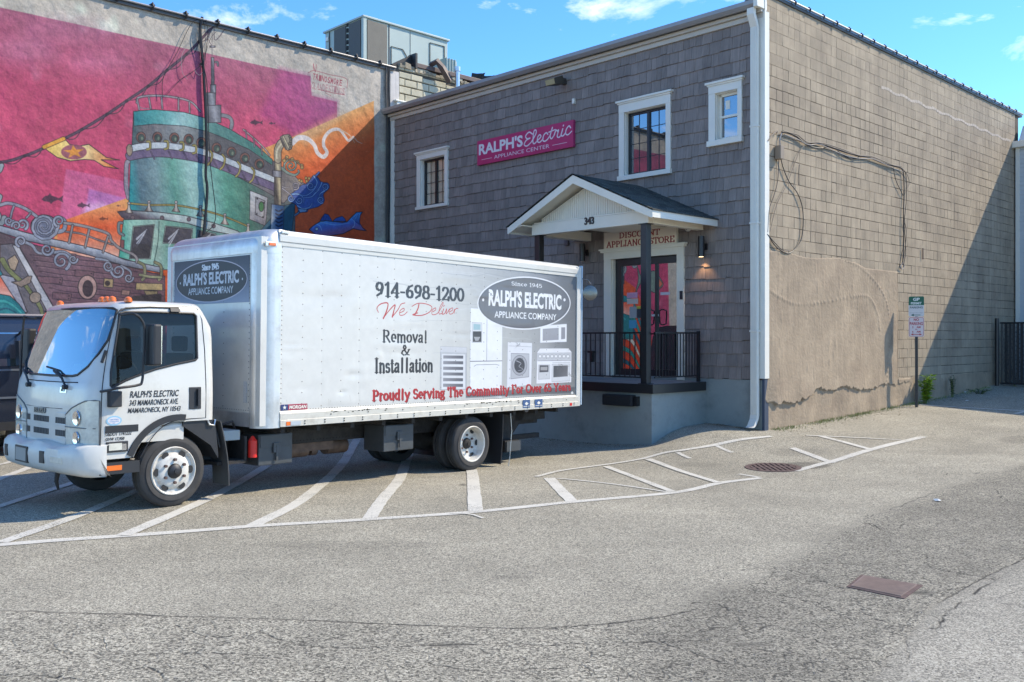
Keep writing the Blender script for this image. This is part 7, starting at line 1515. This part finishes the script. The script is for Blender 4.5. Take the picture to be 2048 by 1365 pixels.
# front oval graphic
FGS = 330; fy0, fy1, fz0, fz1 = BY0+RC+.02, BY1-RC-.02, 2.34, 2.91
fc_ = Cv(int((fy1-fy0)*FGS), int((fz1-fz0)*FGS), (112, 120, 140), lambda a, b: (a, b))
hh = np.linspace(0, 1, fc_.h)[:, None, None]; fc_.a[:] = np.array((44, 50, 66))*(1-hh)+np.array((150, 160, 178))*hh
for k in range(50): x = random.uniform(0, fc_.w); fc_.line([(x, random.uniform(0, 40)), (x+random.uniform(-2, 2), random.uniform(60, fc_.h))], random.uniform(1, 3), (20, 24, 34), .5, raw=True, al=.25)
cxx, cyy = fc_.w*.5, fc_.h*.50; fc_.poly([(cxx+fc_.w*.47*math.cos(a), cyy+fc_.h*.46*math.sin(a)) for a in np.linspace(0, 6.283, 41)[:-1]], (30, 32, 42), raw=True, edge=(206, 196, 204), ew=4)
serif(fc_, 'Since 1945', (cxx-64, cxx+64), 22, 46, (236, 238, 240), .14); fc_.text("RALPH'S ELECTRIC", cxx-210, 54, cxx+210, 108, (214, 216, 220), .04); fc_.text('APPLIANCE COMPANY', cxx-170, 118, cxx+170, 148, (226, 228, 230), .012)
for k in range(160): fc_.ell(random.uniform(cxx-210, cxx+210), random.uniform(54, 148), random.uniform(.6, 2), random.uniform(.6, 3), (36, 38, 48), .8)
for x in (cxx-235, cxx+235): fc_.ell(x, cyy, 4, 5, (220, 220, 222))
front_img = fc_.image('box_front_print'); M_fr = mat('printed_front_panel', (1, 1, 1), rough=.4, img=front_img, imgk=.8)
mb = MB(); mb.faces([(XF+.0005, fy1, fz0), (XF+.0005, fy0, fz0), (XF+.0005, fy0, fz1), (XF+.0005, fy1, fz1)], [(0, 1, 2, 3)]); uvq = [(0, 0), (1, 0), (1, 1), (0, 1)]
# text reads left to right for somebody facing the truck: his left is the truck's right (y0)
uvq = [(1, 0), (0, 0), (0, 1), (1, 1)]
B(mb, 'front_graphic', M_fr, bx, recalc=False, uvf=lambda k: uvq[k])
mb = MB(); mb.box(ID, XF-.0, XF+.004, BY1-RC-.12, BY1-RC-.05, 1.12, 1.38); B(mb, 'spec_label', mat('faded_label', (.42, .44, .45), rough=.6, var=.3, vscale=60), bx)
# rear frame
mb = MB(); mb.box(ID, XR-.06, XR+.055, BY1-.06, BY1+.022, ZB-.0, ZT-.02); mb.box(ID, XR-.06, XR+.055, BY0-.022, BY0+.06, ZB, ZT-.02); mb.box(ID, XR-.055, XR+.05, BY0+.06, BY1-.06, ZT-.14, ZT-.02); mb.box(ID, XR-.055, XR+.05, BY0+.06, BY1-.06, ZB, ZB+.1); B(mb, 'rear_frame', M_tw, bx, bevel=.006)
mb = MB(); mb.box(ID, XR-.09, XR-.062, BY1-.03, BY1+.03, ZB+.02, ZT+.0); B(mb, 'door_edge', mat('bluish_paint', (.40, .50, .58), rough=.4), bx)
mb = MB(); mb.box(ID, XR-.02, XR+.02, BY0+.06, BY1-.06, ZB+.1, ZT-.14); B(mb, 'rear_door', M_tw, bx)
mb = MB(); p0 = (XR-.08, BY1+.0, 2.80); a, c = sid(1178, 586, BY1+.12); pc = (a, BY1+.12, c)
mb.tube([(XR-.07, BY1+.02, c+.24), (a+.04, BY1+.1, c+.22), (a, BY1+.13, c+.15)], .009, 6); mb.lathe([(0, .001), (.004, .07), (-.012, .13), (-.03, .132), (-.034, .12), (-.03, .001)], (0, 0, 0), 'y', 28)
n0 = len(mb.v)-6*28; 
for i in range(n0, len(mb.v)): x, y, z_ = mb.v[i]; mb.v[i] = (pc[0]+x*.72+y*.7, pc[1]+y*.72-x*.66, pc[2]+z_)
o = B(mb, 'round_mirror', mat('mirror_back', (.20, .19, .17), rough=.25, metal=.8), bx, smooth=True)
# ------------------------------------------------------------------ dark van behind the cab
vd = MU(8.6, 0, 0)
def VN(a, b, c):      # a along the van (towards the back of the lot), b towards the camera side, c up
    return (_vp[0]+V[0]*a-U[0]*b, _vp[1]+V[1]*a-U[1]*b, c)
_vp = ((40-CX)/F*15.0, 15.0)
vn = thing('dark_van', 'dark blue van parked against the mural behind the truck cab', 'van', VN(-.8, -.9, 0))
M_van = mat('dark_blue_paint_van', (.012, .017, .030), rough=.25, coat=.6, spec=.6)
mb = MB(); PRF = [(0, .55), (.02, 1.0), (.0, 1.42), (-.06, 1.9), (-.14, 2.12), (-.30, 2.24), (-.55, 2.28)]
xs_ = [-3.6, -3.2, -2, -1, 0, .8, 1.1]; vs = []; fs = []
for i, x in enumerate(xs_):
    for b, c in PRF: vs.append(VN(x-(.25*(c-.5)**1.3*.3 if i == len(xs_)-1 else 0), b, c))
    for b, c in PRF[::-1]: vs.append(VN(x-(.25*(c-.5)**1.3*.3 if i == len(xs_)-1 else 0), -1.9-b, c))
n_ = 2*len(PRF)
for i in range(len(xs_)-1):
    for k in range(n_): fs.append((i*n_+k, i*n_+(k+1) % n_, (i+1)*n_+(k+1) % n_, (i+1)*n_+k))
fs.append(tuple(range(n_))); fs.append(tuple((len(xs_)-1)*n_+k for k in range(n_))); mb.faces(vs, fs); mb.build('body', M_van, vn, smooth=True, auto=25)
def vside(c): return float(np.interp(c, [q[1] for q in PRF], [q[0] for q in PRF]))
VS = lambda a, b, c: VN(a, vside(c)+b, c)
M_vg = glass('van_glass', refl=.35, clear=.1, body=(.01, .02, .03))
for x0, x1 in ((-3.2, -2.1), (-2.0, -.9), (-.75, .35)):
    mb = MB(); mb.box(VS, x0, x1, -.01, .004, 1.45, 1.98); mb.build('window', M_vg, vn)
mb = MB(); mb.box(VS, -3.6, 1.05, .0, .008, 1.37, 1.40); mb.box(VS, -3.6, 1.05, .0, .02, .93, .96); mb.build('side_strip', mat('strip_steel', (.2, .22, .25), rough=.3, metal=.5), vn)
mb = MB(); mb.tube([VN(-3.6, -.28, 2.26), VN(1.0, -.28, 2.26)], .03, 6); mb.build('roof_rail', mat('pale_roof_trim', (.22, .19, .19), rough=.5), vn)
mb = MB(); mb.box(VS, -3.6, 1.0, -.1, .0, .42, .56); mb.build('sill', M_blk, vn)
mb = MB(); mb.tube([VS(-.0, .0, 1.95), VS(-.0, .16, 2.0), VS(-.0, .22, 1.85)], .02, 6); mb.box(VS, -.1, .06, .14, .32, 1.45, 1.85); mb.build('mirror', M_blk, vn, bevel=.02)
for x in (-2.9, .2):
    for b in (-.04, -1.7):
        mb = MB(); mb.lathe([(-.2, .2), (-.2, .34), (-.16, .36), (-.04, .36), (0, .33), (.0, .22)], (0, 0, 0), 'y', 28); mb.v = [VN(x+p[0], b+p[1], .36+p[2]) for p in mb.v]; o = mb.build('wheel', M_rub, vn, smooth=True)
        mb = MB(); mb.lathe([(-.01, .22), (-.04, .18), (-.02, .001)], (0, 0, 0), 'y', 20); mb.v = [VN(x+p[0], b+p[1], .36+p[2]) for p in mb.v]; mb.build('rim', M_alu, o, smooth=True)

# ------------------------------------------------------------------ signs
def plate_obj(name, fr, a0, a1, c0, c1, b0, b1, img, parent=None, edge=None, k=.8):
    """flat panel whose outer face (b1) carries the print; a runs right to left in the front frame"""
    m = mat(name+'_face', (1, 1, 1), rough=.4, img=img, imgk=k); mb = MB(); mb.box(fr, a0, a1, b0, b1-.001, c0, c1); root = mb.build(name, edge or M_white, parent)
    f = MB(); f.faces([fr(a1, b1, c0), fr(a0, b1, c0), fr(a0, b1, c1), fr(a1, b1, c1)], [(0, 1, 2, 3)]); uv = [(0, 0), (1, 0), (1, 1), (0, 1)]
    f.build('printed_face', m, root, recalc=False, uvf=lambda i: uv[i]); return root
# pink shop sign
a1, c0 = fac(960, 332.5); a0, c1 = fac(1152, 241); W_, H_ = int((a1-a0)*300), int((c1-c0)*300)
pk = Cv(W_, H_, (196, 46, 104), ID); pk.tf = lambda x, y: (x, y)
wv = pk.noise(80, 1); pk.a += (wv*5)[..., None]
pk.text('RALPH\'S', W_*.018, H_*.13, W_*.50, H_*.60, (240, 236, 236), .035)
WT = (238, 232, 234)
def sc3(L, w=6, w2=5): pk.line([(W_*x, H_*y) for x, y in L], w*W_/900, WT, w2*W_/900, spl=True, raw=True, out=(206, 90, 134), ow=1.2)
sc3([(.60, .20), (.565, .10), (.53, .22), (.545, .34), (.575, .34), (.535, .40), (.515, .55), (.545, .62), (.59, .50)], 9, 8)
sc3([(.59, .50), (.635, .22), (.635, .08), (.615, .12), (.605, .50), (.62, .59), (.65, .50)], 9, 8)
sc3([(.65, .50), (.685, .38), (.675, .29), (.655, .36), (.65, .52), (.675, .58), (.71, .46)], 9, 8)
sc3([(.755, .34), (.74, .27), (.715, .34), (.705, .52), (.73, .58), (.77, .44), (.80, .12)], 9, 8); sc3([(.80, .12), (.778, .42), (.79, .54), (.815, .44)], 9, 8); sc3([(.765, .27), (.83, .22)], 8, 6)
sc3([(.815, .44), (.835, .26), (.85, .30), (.86, .27), (.847, .50), (.87, .54), (.89, .42)], 9, 8); sc3([(.90, .26), (.885, .48), (.905, .52), (.93, .40)], 9, 8); sc3([(.905, .15), (.908, .13)], 9, 9)
sc3([(.975, .28), (.96, .20), (.935, .30), (.928, .46), (.95, .52), (.985, .42)], 9, 7)
pk.text('APPLIANCE CENTER', W_*.19, H_*.72, W_*.77, H_*.87, (240, 232, 236), .0); pk.line([(W_*.05, H_*.80), (W_*.165, H_*.80)], 3, WT, raw=True); pk.line([(W_*.80, H_*.80), (W_*.94, H_*.80)], 3, WT, raw=True)
o = plate_obj('shop_sign', FR, a0, a1, c0, c1, .02, .085, pk.image('shop_sign_print'), edge=mat('sign_edge_pink', (.36, .03, .12), rough=.5)); tag(o, 'long pink shop sign with white lettering between the two larger upper windows', 'sign')
# discount sign over the door
a1, c0 = fac(1212, 500.5); a0, c1 = fac(1358, 451); W_, H_ = int((a1-a0)*320), int((c1-c0)*320)
ds = Cv(W_, H_, (234, 222, 200), lambda x, y: (x, y)); ds.line([(3, 3), (W_-3, 3), (W_-3, H_-3), (3, H_-3), (3, 3)], 2, (170, 158, 140), raw=True)
serif(ds, 'DISCOUNT', (W_*.22, W_*.78), H_*.10, H_*.42, (140, 30, 28), .12); serif(ds, 'APPLIANCE STORE', (W_*.04, W_*.97), H_*.57, H_*.90, (140, 30, 28), .12)
o = plate_obj('door_sign', FR, a0, a1, c0, c1, .02, .07, ds.image('door_sign_print'), edge=M_cream, k=1.0); tag(o, 'cream sign with red serif lettering hung above the shop door under the porch', 'sign')
# parking sign post
s0, z0 = brw(1833, 808, .35); P0 = BR(s0, .35, 0); z0 = float(gz(P0[0], P0[1]))
sp = thing('parking_sign', 'green and red parking plates on a black post before the brown wall', 'sign', (P0[0], P0[1], z0))
ev = Vector((.266, -.146, 0)).normalized(); nv = Vector((ev.y, -ev.x, 0)); nv = nv if nv.y < 0 else -nv
SPF = lambda a, b, c: (P0[0]+ev.x*a+nv.x*b, P0[1]+ev.y*a+nv.y*b, c)
mb = MB(); mb.box(SPF, -.028, .028, -.028, .028, z0-.1, z0+2.30); mb.build('post', M_blackm, sp, bevel=.003)
mb = MB()
for k in range(40): mb.box(SPF, -.006, .006, .028, .0285, z0+.1+k*.035, z0+.112+k*.035)
mb.build('post_holes', M_dark, sp, kind='stuff')
d_ = P0[1]; zt_ = CAMH-(593.5-CY)/F*d_; zm = CAMH-(634-CY)/F*d_; zb_ = CAMH-(674-CY)/F*d_
def plate(name, c0, c1, col_img):
    m = mat(name+'_m', (1, 1, 1), rough=.4, img=col_img, imgk=.85); r = .03; w = .152
    pts = [(x, y) for cx_, cy_, a in ((w-r, c1-r, 0), (-w+r, c1-r, 90), (-w+r, c0+r, 180), (w-r, c0+r, 270)) for x, y in arc2(cx_, cy_, r, a, a+90, 4)]
    mb = MB(); mb.prism(pts, SPF, .03, .034); o = mb.build(name, M_alu, sp); f = MB(); f.v = [SPF(a, .0355, c) for a, c in pts]; f.f = [tuple(range(len(pts)))]; f.t = [.5]; f.m = [0]; uv = [((a+w)/(2*w), (c-c0)/(c1-c0)) for a, c in pts]; f.build('plate_print', m, o, recalc=False, uvf=lambda i: uv[i])
s1 = Cv(200, 270, (214, 216, 218), lambda x, y: (x, y)); s1.poly([(0, 0), (200, 0), (200, 118), (0, 118)], (0, 96, 70), raw=True); s1.text('GP', 56, 18, 144, 60, (235, 240, 238), .04); s1.text('PERMIT', 30, 76, 168, 108, (235, 240, 238), .03); s1.text('PARKING', 16, 134, 182, 162, (70, 96, 96), .03); s1.text('Except Saturdays', 14, 214, 184, 228, (150, 156, 160), .01)
s1.line([(60, 250), (150, 250)], 8, (0, 84, 64), raw=True); s1.poly([(28, 250), (66, 234), (66, 266)], (0, 84, 64), raw=True)
s2 = Cv(200, 280, (222, 212, 214), lambda x, y: (x, y)); s2.line([(8, 24), (24, 8), (176, 8), (192, 24), (192, 256), (176, 272), (24, 272), (8, 256), (8, 24)], 4, (170, 40, 48), raw=True); RDD = (170, 30, 40)
s2.text('NO', 66, 18, 134, 56, RDD, .03); s2.text('PARKING', 16, 72, 184, 116, RDD, .02); s2.text('2    AM', 46, 130, 154, 158, RDD, .02); s2.text('to', 84, 166, 112, 182, RDD, .01); s2.text('6    AM', 46, 196, 154, 222, RDD, .02); s2.line([(50, 246), (150, 246)], 8, RDD, raw=True); s2.poly([(26, 246), (60, 232), (60, 260)], RDD, raw=True); s2.poly([(174, 246), (140, 232), (140, 260)], RDD, raw=True)
plate('permit_plate', zm+.005, zt_, s1.image('permit_print')); plate('no_parking_plate', zb_, zm-.005, s2.image('no_parking_print'))

# ------------------------------------------------------------------ fixtures on the front
def lampcyl(px0, px1, py0, py1, lb, lit):
    a, c1 = fac((px0+px1)/2, py0, .14); _, c0 = fac((px0+px1)/2, py1, .14); t = thing('wall_lamp', lb, 'wall lamp', FR(a, .02, c0), group='cylinder lamps beside the shop door')
    mb = MB(); mb.tube([FR(a, .15, c0), FR(a, .15, c1)], .06, 18); mb.build('shade', M_blackm, t, smooth=True); mb = MB(); mb.box(FR, a-.05, a+.05, .01, .05, (c0+c1)/2-.06, (c0+c1)/2+.06); mb.box(FR, a-.02, a+.02, .05, .1, (c0+c1)/2-.02, (c0+c1)/2+.02); mb.build('bracket', M_blackm, t)
    mb = MB(); mb.lathe([(-.001, .045), (-.001, .001)], FR(a, .15, c0), 'z', 14); mb.build('bulb', mat('lamp_bulb_on' if lit else 'lamp_bulb_off', (.8, .7, .5), rough=.4, emit=((1, .62, .3), 3.0) if lit else None), t)
    if lit:
        l = bpy.data.lights.new('lamp_light', 'SPOT'); l.energy = 4.5; l.color = (1, .55, .25); l.spot_size = math.radians(95); l.spot_blend = .6; l.shadow_soft_size = .02
        lo = bpy.data.objects.new('lamp_light', l); COL.objects.link(lo); lo.location = FR(a, .12, c0-.02)
lampcyl(1395, 1411, 473, 514, 'black cylinder wall lamp glowing warm, right of the shop door', True)
lampcyl(1159, 1172, 488, 523, 'black cylinder wall lamp left of the door, above the box truck end', False)
a, c = fac(1117, 165, .2); fl = thing('flood_light', 'weathered bronze flood light under the eave above the pink sign', 'flood light', FR(a, 0, c))
mb = MB(); A = [(a+.15, .42, c-.10), (a-.13, .42, c-.10), (a-.13, .46, c+.02), (a+.15, .46, c+.02)]; Bq = [(a+.11, .12, c-.04), (a-.09, .12, c-.04), (a-.09, .16, c+.14), (a+.11, .16, c+.14)]
mb.faces([FR(*p) for p in A]+[FR(*p) for p in Bq], [(0, 1, 2, 3), (4, 7, 6, 5), (0, 4, 5, 1), (1, 5, 6, 2), (2, 6, 7, 3), (3, 7, 4, 0)]); mb.build('housing', mat('bronze_housing', (.07, .06, .045), rough=.5), fl, bevel=.012)
mb = MB(); mb.faces([FR(a+.14, .432, c-.095), FR(a-.12, .432, c-.095), FR(a-.12, .468, c+.01), FR(a+.14, .468, c+.01)], [(0, 1, 2, 3)]); mb.build('lens', mat('yellowed_lens', (.38, .33, .18), rough=.35), fl); mb = MB(); mb.box(FR, a-.06, a+.03, .0, .14, c-.02, c+.1); mb.build('bracket', mat('bronze_bracket', (.05, .045, .04), rough=.5), fl)
for px, py, w, h, nm, lb, m, ct in ((1147, 203, .03, .055, 'junction_box', 'tiny white box on the shingles below the flood light', M_white, 'junction box'), (1133, 483, .05, .09, 'outlet_box', 'small brown outlet box on shingles left of the porch lamp', mat('brown_box', (.10, .075, .07), rough=.6), 'outlet box')):
    a, c = fac(px, py, .05); mb = MB(); mb.box(FR, a-w, a+w, .01, .07, c-h, c+h); tag(mb.build(nm, m, None, bevel=.005), lb, ct)
a, c = fac(1373, 457, .1); t = thing('security_camera', 'small white dome camera under the porch eave right of the cream sign', 'camera', FR(a, 0, c)); mb = MB(); mb.lathe([(0, .055), (.04, .06), (.07, .045), (.085, .001)], (0, 0, 0), 'y', 16); mb.v = [FR(a+p[0], .02+p[1], c+p[2]) for p in mb.v]; mb.build('dome', M_white, t, smooth=True); mb = MB(); mb.lathe([(.075, .03), (.10, .02), (.104, .001)], (0, 0, 0), 'y', 12); mb.v = [FR(a+p[0], .02+p[1], c+p[2]) for p in mb.v]; mb.build('lens', M_blackm, t, smooth=True)

# cables on the side wall
cbw = thing('wall_cables', 'tangled dark cables strung across the brown block wall and hanging in loops', 'cable', BR(1, .03, 5))
def bc(L, r=.009, m=None, o=.035, n=6): mb = MB(); mb.tube([BR(*(lambda q: (q[0], o, q[1]))(brw(*p))) for i, p in enumerate(cr_spline(L, n))], r, 6); mb.build('cable', m or M_cab, cbw, smooth=True)
M_cabb = mat('brown_cable', (.20, .16, .12), rough=.7)
MAIN = [(1560, 265), (1575, 268), (1590, 275), (1608, 288), (1630, 287), (1650, 293), (1680, 303), (1710, 312), (1735, 316), (1760, 326), (1780, 332), (1797, 336)]
bc(MAIN, .013); bc([(x, y-2+1.5*math.sin(i*2)) for i, (x, y) in enumerate(MAIN)], .010, M_cabb, .06); bc([(x+4, y+5+3*math.sin(i*1.3)) for i, (x, y) in enumerate(MAIN)], .007, M_cabg, .05); bc([(1608, 290), (1625, 296), (1640, 297), (1655, 294)], .009); bc([(1672, 303), (1690, 315), (1705, 318), (1720, 312)], .009)
bc([(1797, 336), (1803, 345), (1805, 380), (1804, 430), (1804, 490), (1802, 530)], .011); bc([(1795, 336), (1806, 350), (1807, 400), (1803, 450), (1806, 500), (1801, 535)], .007, None, .06); bc([(1783, 335), (1788, 360), (1797, 380), (1803, 392)], .007); bc([(1800, 336), (1812, 352), (1815, 368), (1810, 380), (1805, 392)], .006, M_cabb); bc([(1804, 440), (1809, 460), (1808, 490), (1803, 520)], .006)
bc([(1801, 528), (1798, 535), (1802, 539), (1805, 532), (1801, 526)], .008, M_cabg); bc([(1802, 500), (1796, 530), (1798, 538)], .005)
bc([(1560, 267), (1556, 280), (1557, 293)], .012, M_cabg); bc([(1558, 318), (1564, 340), (1575, 365), (1590, 385), (1600, 410), (1603, 440), (1600, 475), (1590, 495), (1575, 507), (1560, 503), (1545, 490), (1533, 471)], .009)
bc([(1531, 469), (1545, 485), (1560, 500), (1575, 503)], .007); bc([(1608, 289), (1595, 305), (1585, 330), (1570, 370), (1550, 410), (1536, 465)], .006, M_cabb); bc([(1554, 320), (1552, 360), (1545, 390), (1535, 420), (1532, 465)], .006); bc([(1532, 283), (1540, 272), (1548, 265), (1551, 263), (1550, 268)], .013, M_cabb); bc([(1595, 330), (1593, 360), (1594, 372)], .006)
a, c = brw(1562, 304, .1); mb = MB(); mb.box(BR, a-.06, a+.06, .01, .13, c-.13, c+.11); tag(mb.build('wall_box', mat('brown_wall_box', (.25, .20, .15), rough=.7), None, bevel=.008), 'brown utility box with cables at the upper left of the block wall', 'utility box')
a, c = brw(1845, 497, .02); mb = MB(); mb.tube([BR(a, .03, c), BR(a, .03, c-.25)], .012, 6); tag(mb.build('wall_spike', M_rust, None), 'short rusty spike sticking from the brown block wall above the parking sign', 'spike')

# ------------------------------------------------------------------ white sided building and slatted gate at the right
wb = thing('white_building', 'white sided building beyond the end of the brown block wall', 'building', BR(12.9, 2, .7))
M_sid = mat('white_siding', (.50, .53, .54), rough=.5, var=.04); M_memb = mat('white_membrane', (.74, .74, .72), rough=.5)
S0 = 12.62
mb = MB(); mb.box(BR, S0+.05, S0+9, .05, 9.0, .2, 7.0); mb.build('wall', M_sid, wb)
mb = MB(); z = .7
while z < 6.95: mb.prism([(S0+.05, z), (S0+.028, z), (S0+.045, z+.118), (S0+.05, z+.118)], lambda a, b, c: BR(a, b, c), .14, 9.0); z += .12
mb.build('siding_board', M_sid, wb, kind='stuff')
mb = MB(); mb.box(BR, S0+.01, S0+.06, .04, .14, .6, 7.0); mb.build('corner_board', M_white, wb)
mb = MB(); mb.box(BR, S0-.12, S0+.05, -.02, 9.0, 7.0, 7.17); mb.build('gutter', M_white, wb, bevel=.01)
mb = MB(); mb.faces([BR(S0+.05, .1, 7.17), BR(S0+.05, 9, 7.17), BR(S0+.4, 9, 7.65), BR(S0+.4, .1, 7.65), BR(S0+9, 9, 7.65), BR(S0+9, .1, 7.65)], [(0, 1, 2, 3), (3, 2, 4, 5)]); mb.build('roof', M_memb, wb)
mb = MB(); mb.tube([BR(S0-.02, .55, .7), BR(S0-.02, .55, 7.0)], .04, 8); mb.build('downspout', M_sid, wb, smooth=True)
# gate
s_, zt = brw(1975, 638, 0); s_ = 11.0
gt = thing('black_gate', 'black slatted chain link gate closing the gap right of the brown wall', 'gate', BR(s_, .3, .68)); zb_ = .66; ztp = 2.28
mb = MB(); mb.tube([BR(s_, .12, zb_-.2), BR(s_, .12, ztp+.12)], .05, 12); mb.build('post', M_blackm, gt, smooth=True)
mb = MB(); mb.tube([BR(s_, .2, ztp), BR(s_, 6, ztp)], .022, 8); mb.tube([BR(s_, .2, zb_+.08), BR(s_, 6, zb_+.08)], .022, 8); mb.tube([BR(s_, .24, zb_+.05), BR(s_, .24, ztp)], .022, 8); mb.build('frame', M_blackm, gt, smooth=True)
M_slat = mat('black_slat', (.02, .021, .022), rough=.6, tint=.4, var=.3)
for k in range(60): mb = MB(); a = .30+k*.092; mb.box(lambda q, b, c: BR(s_+b, q, c), a, a+.078, -.004, .004, zb_+.09, ztp-.02, random.random()); mb.build('slat', M_slat, gt)
mb = MB()
for k in range(90):
    a = .26+k*.062
    for sg in (1, -1):
        P_ = [BR(s_-.012*(1 if i % 2 else -1), a+sg*.031*(i % 2), zb_+.1+i*(ztp-zb_-.1)/26) for i in range(27)]
        if a < 3: mb.tube(P_, .003, 3, cap=False)
mb.build('chain_link', M_blackm, gt, kind='stuff')

# ------------------------------------------------------------------ plants
M_leaf = mat('fresh_leaf', (.22, .36, .03), rough=.5, tint=.45); M_leaf.node_tree.nodes['Principled BSDF'].inputs['Subsurface Weight'].default_value = 0
M_stem = mat('green_stem', (.12, .16, .04), rough=.7); M_grs = mat('dry_grass', (.20, .21, .06), rough=.8, tint=.5); M_dk = mat('dark_weed', (.04, .06, .03), rough=.8, tint=.4)
def leaf(mb, p, d, L, w):
    d = Vector(d).normalized(); s = d.cross(Vector((0, 0, 1))); s = s.normalized() if s.length > .01 else Vector((1, 0, 0)); n = s.cross(d); p = Vector(p); t = random.random()
    q = [p, p+d*L*.3+s*w*.5+n*.1*L, p+d*L*.65+s*w*.4+n*.06*L, p+d*L-n*.14*L, p+d*L*.65-s*w*.4+n*.06*L, p+d*L*.3-s*w*.5+n*.1*L]
    mb.faces([tuple(v) for v in q]+[tuple(p+d*L*.45)], [(0, 1, 6), (1, 2, 6), (2, 3, 6), (3, 4, 6), (4, 5, 6), (5, 0, 6)], t)
def weed(x, y, h, nst, spread, ls, m, lb, cat='weed', seed=1):
    random.seed(seed); z = float(gz(x, y)); t = thing('weed_plant', lb, cat, (x, y, z)); mb = MB(); st = MB()
    for k in range(nst):
        a = random.uniform(0, 6.28); r = random.uniform(.1, 1)*spread; hh = h*random.uniform(.55, 1); P_ = [Vector((x+.03*math.cos(a), y+.03*math.sin(a), z-.02)), Vector((x+r*.5*math.cos(a), y+r*.5*math.sin(a), z+hh*.55)), Vector((x+r*math.cos(a), y+r*math.sin(a), z+hh))]
        C_ = cr_spline([tuple(p) for p in P_], 6); st.tube(C_, .006, 5, r2=.003)
        for i in range(2, len(C_)):
            for q in range(2 if ls > .05 else 1):
                b = random.uniform(0, 6.28); leaf(mb, tuple(C_[i]), (math.cos(b), math.sin(b), random.uniform(.0, .7)), ls*random.uniform(.6, 1.2), ls*random.uniform(.4, .6))
    st.build('stems', M_stem, t, kind='stuff'); mb.build('leaves', m, t, kind='stuff', recalc=False)
def at_wall(px, py, off): s, _ = brw(px, py, off); p = BR(s, off, 0); return p[0], p[1]
weed(*at_wall(1850, 800, .22), .66, 16, .20, .12, M_leaf, 'bright green leafy weed growing at the foot of the sign post', seed=4)
weed(*at_wall(1905, 790, .15), .5, 7, .10, .06, M_dk, 'thin dark weed against the shaded base of the brown wall', seed=5)
weed(*at_wall(1960, 785, .4), .12, 14, .3, .05, M_dk, 'low dark weed patch at the foot of the black gate post', seed=6)
weed(*at_wall(2030, 790, .5), .35, 4, .16, .06, mat('dry_weed', (.25, .2, .13), rough=.9, tint=.3), 'dry brown weed in front of the black slatted gate', seed=7)
random.seed(11); mb = MB()
for k in range(2600):
    u = random.random(); s = random.uniform(.15, 6.4) if u < .8 else random.uniform(6.4, 10.5); dens = .5+.5*math.sin(s*3.1+1)*math.sin(s*1.3)
    if random.random() > dens+.15: continue
    o = abs(random.gauss(.0, .10))+.02; p = BR(s, o, 0); z = float(np.interp(s, [0, 5.4, 10.5], [.27, .43, .65])) if False else None
    mb.v += [(p[0]-.004, p[1], 0), (p[0]+.004, p[1], 0), (p[0]+random.uniform(-.03, .03), p[1]+random.uniform(-.03, .03), random.uniform(.012, .06)*(1.4 if random.random() < .15 else 1))]; mb.f.append((len(mb.v)-3, len(mb.v)-2, len(mb.v)-1)); mb.t.append(random.random()); mb.m.append(0)
A3 = np.array(mb.v); A3[:, 2] += gz(A3[:, 0], A3[:, 1]); mb.v = [tuple(q) for q in A3]
o = mb.build('wall_foot_grass', M_grs, kind='stuff', recalc=False); o['label'] = 'sparse short grass and moss along the foot of the brown wall'; o['category'] = 'grass'
random.seed(5); mb = MB()
for k in range(1100):
    u = random.random()
    if u < .45: s = random.uniform(.1, 10); p = BR(s, abs(random.gauss(0, .22))+.02, 0)
    elif u < .7: p = FR(random.uniform(1.2, 6.5), 1.67+abs(random.gauss(0, .12)), 0)
    elif u < .85: p = FR(random.uniform(.0, 1.2), .03+abs(random.gauss(0, .12)), 0)
    else: p = BR(random.uniform(8, 11), random.uniform(0, 3), 0)
    r = random.uniform(.006, .024); a = random.uniform(0, 6.28); z = float(gz(p[0], p[1]))+.004; dx, dy = r*math.cos(a), r*math.sin(a)
    mb.faces([(p[0]-dx, p[1]-dy, z), (p[0]+dy*.5, p[1]-dx*.5, z+random.uniform(.002, .012)), (p[0]+dx, p[1]+dy, z+random.uniform(0, .01)), (p[0]-dy*.5, p[1]+dx*.5, z+random.uniform(.002, .012))], [(0, 1, 2, 3)], random.random())
o = mb.build('dry_leaf_litter', mat('leaf_litter', (.17, .13, .075), rough=.9, tint=.7), kind='stuff', recalc=False); o['label'] = 'small dry leaves and crumbs gathered along the wall feet'; o['category'] = 'leaf litter'
# broken edge strip: debris of the same lot under the wall
bpy.context.view_layer.update()
